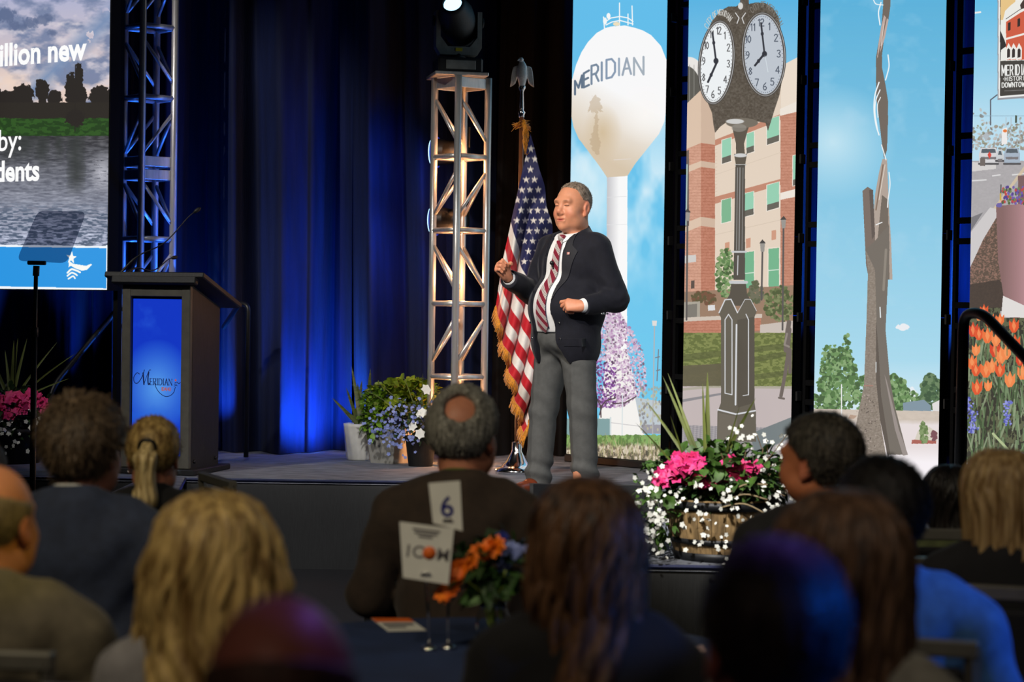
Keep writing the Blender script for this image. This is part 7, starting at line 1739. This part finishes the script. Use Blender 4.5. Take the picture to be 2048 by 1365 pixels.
def audience(label, px, py, Y, hair=None, fem=False, top=('dark_cloth', (26, 26, 30)), yaw=0.0, hyaw=0.0, tilt=0.0, skin=(190, 126, 98), collar=None, pants=('black_trousers', (22, 22, 26)), garment='jacket', seat=True, chair_label=None, chair_rz=None, size=None, hscale=1.0, lean=0.0):
    """person whose crown appears at column px, row py of the view, seated at depth Y; hair = (mesh, material, tufts)"""
    P = at(px, py, Y); s = P[2] / (HC0[2] + .126); S = SEAT[fem]; rz = PI + yaw
    root = thing('person', label, 'person', (P[0], P[1], 0), rz, 'seated audience')
    sc = lambda V: V * np.array([s, s, s])
    piv = HC0 - (0, -.02, .09)
    def pose(V):
        V = V.copy(); k = np.clip(V[:, 2] - .55, 0, 1); V[:, 0] += lean * k
        return V
    def hd(V): return head_turn(V, piv, hyaw, tilt, 1.07, 1.17)
    HV = S['H'][0].copy(); 
    if hscale != 1: q = HV - piv; w_ = sm01(HV[:, 2], 1.06, 1.16)[:, None]; HV = piv + q * (1 + (hscale - 1) * w_)
    col = skin_colours(S['H'][0].copy(), HC0, 1.0, skin)
    V, F = join([(sc(pose(S['B'][0])), S['B'][1]), (sc(pose(hd(HV))), S['H'][1])]); cc = np.vstack([np.tile(np.array(lin(skin)[:3]), (len(S['B'][0]), 1)), col])
    obj('body', V, F, SKIN, root, True, False, cc)
    g = obj(garment, sc(pose(S['J'][0])), S['J'][1], cloth(top[0], top[1]), root, True, False)
    obj('trousers', sc(S['T'][0]), S['T'][1], cloth(pants[0], pants[1]), root, True, False)
    for t in (-1, 1): obj('shoe', sc(SHOE[0] + np.array([t * .125, -.42, 0])), SHOE[1], M['black'], root, True, False)
    if collar:
        ring = []
        for z, r_ in ((1.075, .070), (1.118, .064), (1.122, .062), (1.10, .060)): ring.append([(r_ * math.cos(a), .040 + r_ * math.sin(a), z + .35 * r_ * math.sin(a)) for a in np.linspace(0, 2 * PI, 28, endpoint=False)])
        mb = MB().grid(np.array(ring), True); obj('collar', sc(pose(np.array(mb.v))), mb.f, cloth(*collar), g, True, False)
    if hair:
        (V, F), m, n, L, comb, lift = hair[:6]; V = np.array(V)
        if n:
            TV, k = tufts(V, np.asarray(F), n, L, comb, .0014, hair[6] if len(hair) > 6 else .16, 3, lift); o = np.arange(n) * 5
            V, F = join([(V, F), (TV, [(a, a + 1, a + 2, a + 3) for a in o] + [(a + 3, a + 2, a + 4) for a in o])])
        V = V * hscale + HC0 + (0, 0, (hscale - 1) * .09)
        fixed = np.where(V[:, 2] < 1.10, 1.0, 1.0)
        V = V - piv; a = hyaw; t = tilt; y, z = V[:, 1] * math.cos(t) - V[:, 2] * math.sin(t), V[:, 1] * math.sin(t) + V[:, 2] * math.cos(t); x = V[:, 0]
        V = np.stack([x * math.cos(a) - y * math.sin(a), x * math.sin(a) + y * math.cos(a), z], 1) + piv
        obj('hair', sc(pose(V)), F, m, root, True, False)
    if seat:
        cr = rz if chair_rz is None else chair_rz; sh = 0 if chair_rz is None else .13
        chair(P[0] - math.sin(cr) * sh, P[1] + math.cos(cr) * sh, cr, chair_label or ('chair under the ' + label.replace('seated ', '')))
    return root, s
HM = {}
def hm(name, dark, light, **kw):
    if name not in HM: HM[name] = hairmat(name, dark, light, **kw)
    return HM[name]
# far row
audience('seated person in black top directly in front of the lectern', 308, 838, 6.1, (short_hair(.010, -.07, .001, seed=2, front=.07, ear=.0), hm('ponytail_blonde', (120, 92, 50), (206, 176, 112), zs=20, xs=70), 1500, .030, lambda P: np.array([0, .12, .03]) - P, -.02, .05), True, ('black_knit', (14, 14, 18)), 0, .05, .05)
pony, _s = bpy.data.objects['person.001'], 0
f = Field((-.08, .02, -.36), (.09, .22, .10), .005); f.cap((0, .105, .045), (0, .145, .0), .024, .034, .02); f.cap((0, .145, .0), (0, .135, -.12), .034, .037, .02); f.cap((0, .135, -.12), (.012, .12, -.30), .036, .016, .02); f.warp(lambda X, Y, Z: .003 * np.sin(X * 260 + 2 * np.sin(Z * 30)) + 0 * Y)
V, F = f.mesh(); sP = at(308, 838, 6.1)[2] / (HC0[2] + .126); po = obj('ponytail', (V + HC0) * sP, F, hm('ponytail_tail', (150, 124, 76), (226, 204, 150), zs=6, xs=110), pony, True, False)
MB().tube([((HC0[0] + .027 * math.cos(a)) * sP, (.115 + .010 * math.sin(a)) * sP, (HC0[2] + .040 + .024 * math.sin(a)) * sP) for a in np.linspace(0, 2 * PI, 17)], .006, 6, False).build('hair_tie', M['black'], po, True, False)
for t in (-1, 1): MB().sphere((t * .080 * sP, .004 * sP, (HC0[2] - .05) * sP), .006, 8, 5).build('earring', M['chrome'], pony, True, False)
audience('seated person in navy blazer with white collar left of the lectern', 168, 802, 5.0, (short_hair(.017, -.078, .004, seed=5), hm('tousled_brown', (52, 42, 34), (122, 102, 80), zs=12, xs=110), 7500, .034, crown_comb, .12, .24), False, ('navy_blazer', (44, 54, 78)), -.15, -.10, .0, collar=('white_collar', (214, 214, 210)), chair_rz=PI / 2 - .3)
audience('seated person in brown suit behind the white table signs', 925, 797, 5.85, (short_hair(.014, -.085, .004, bald=((-.022, .098, .086), (.042, .05, .042)), seed=8), hm('silver_hair', (84, 82, 76), (172, 170, 160), zs=14, xs=130, rough=.7), 4200, .012, crown_comb, .1), False, ('brown_suit', (56, 43, 33)), -.1, -.22, .0, hscale=1.12, collar=('olive_collar', (96, 108, 40)), chair_rz=-PI / 2 + .35, chair_label='chair turned sideways under the person in brown suit')
audience('seated person in black suit with white collar beside the barrel planter', 1645, 842, 5.45, (short_hair(.016, -.082, .005, seed=4), hm('dark_grey_hair', (30, 28, 26), (92, 86, 76), zs=14, xs=130), 4000, .016, crown_comb, .08), False, ('charcoal_suit', (24, 24, 28)), .2, .62, .0, hscale=1.05, collar=('white_collar', (214, 214, 210)), skin=(198, 122, 84))
audience('seated person in olive top behind the person in blue shirt', 1902, 937, 6.2, (long_hair(.06, .075, .014, 6, .004, 50), hm('near_black_hair', (12, 11, 12), (34, 28, 26)), 0, 0, None, 0), True, ('olive_knit', (88, 96, 58)), .0, .25, .05)
audience('seated person in dark jacket at the right edge below tulip screen', 2012, 908, 4.95, (long_hair(.20, .082, .016, 9, .003, 110), hm('honey_blonde', (126, 96, 56), (196, 166, 116), zs=3, xs=80), 0, 0, None, 0), True, ('dark_jacket', (20, 20, 24)), -.3, .7, .03)
audience('seated person in charcoal suit cut off by the left margin', -46, 876, 5.7, (short_hair(.014, -.08, .003, seed=9), hm('margin_dark_hair', (34, 30, 28), (84, 74, 66), zs=14, xs=130), 2600, .018, crown_comb, .1), False, ('charcoal_suit', (24, 24, 28)), 0, .1, .0, chair_label='chair under the person cut off by the left margin')
# middle rows
audience('seated person in bright blue shirt', 1772, 926, 4.2, (short_hair(.018, -.080, .004, seed=6), hm('black_hair', (10, 9, 10), (36, 32, 30), zs=14, xs=130), 2600, .016, crown_comb, .3), False, ('blue_shirt', (62, 112, 176)), -.3, .6, .0, garment='shirt', collar=('blue_collar', (62, 112, 176)))
audience('seated person in grey tweed jacket at the left edge', -14, 928, 3.9, (short_hair(.006, -.07, .001, bald=((0, -.01, .12), (.10, .125, .11)), seed=3), hm('thin_grey_fringe', (96, 84, 70), (150, 132, 110), zs=14, xs=130), 800, .008, crown_comb, .2), False, ('tweed_jacket', (104, 96, 78)), -.1, -.12, .0, skin=(206, 138, 108), collar=('pale_blue_collar', (150, 164, 190)))
audience('seated person in black top at the table beside the flower vase', 1176, 968, 3.58, (long_hair(.30, .088, .015, 3, .015, 150, .98), hm('wavy_brunette', (40, 26, 18), (112, 80, 54), zs=5, xs=60), 0, 0, None, 0), True, ('black_top', (9, 9, 11)), .0, .0, .04, garment='top')
audience('seated person in pale top between tweed jacket and round table', 430, 1008, 3.54, (long_hair(.26, .102, .026, 12, .014, 150, .98), hm('layered_blonde', (112, 84, 44), (214, 184, 118), zs=4, xs=55), 0, 0, None, 0), True, ('pale_top', (150, 148, 150)), -.15, -.25, .02, garment='top')
audience('seated person in pale top next to the blue shirt', 1692, 1004, 3.12, (long_hair(.30, .088, .022, 15, .012, 150, .95), hm('highlighted_brown', (44, 30, 22), (132, 100, 74), zs=4, xs=60), 0, 0, None, 0), True, ('floral_top', (150, 146, 130)), -.3, .5, .02, garment='top')
# front row
audience('seated person in dark jacket close in front, mostly head visible', 565, 1188, 2.06, (short_hair(.004, -.06, .0006, bald=((0, -.02, .13), (.115, .145, .115)), seed=3), hm('shaved_hair', (70, 52, 44), (104, 80, 68), zs=60, xs=90), 0, 0, None, 0), False, ('dark_jacket', (20, 20, 24)), 0, .05, .05, skin=(176, 112, 96))
audience('seated person in pale shirt close in front, blue light on one side', 1556, 1068, 2.3, (short_hair(.012, -.078, .002, seed=11), hm('cropped_dark_hair', (16, 13, 13), (44, 36, 34), zs=16, xs=130), 2600, .010, crown_comb, .3), False, ('pale_floral_shirt', (120, 116, 104)), 0, .1, .05, hscale=.94, garment='shirt', skin=(150, 90, 76))
chair(at(572, 985, 7.5)[0], 7.5, PI - 1.15, 'empty silver framed banquet chair standing before the stage skirt')
for o in bpy.data.objects:
    if o.name.startswith('banquet_chair') and o.parent is None: o['group'] = 'banquet chairs'
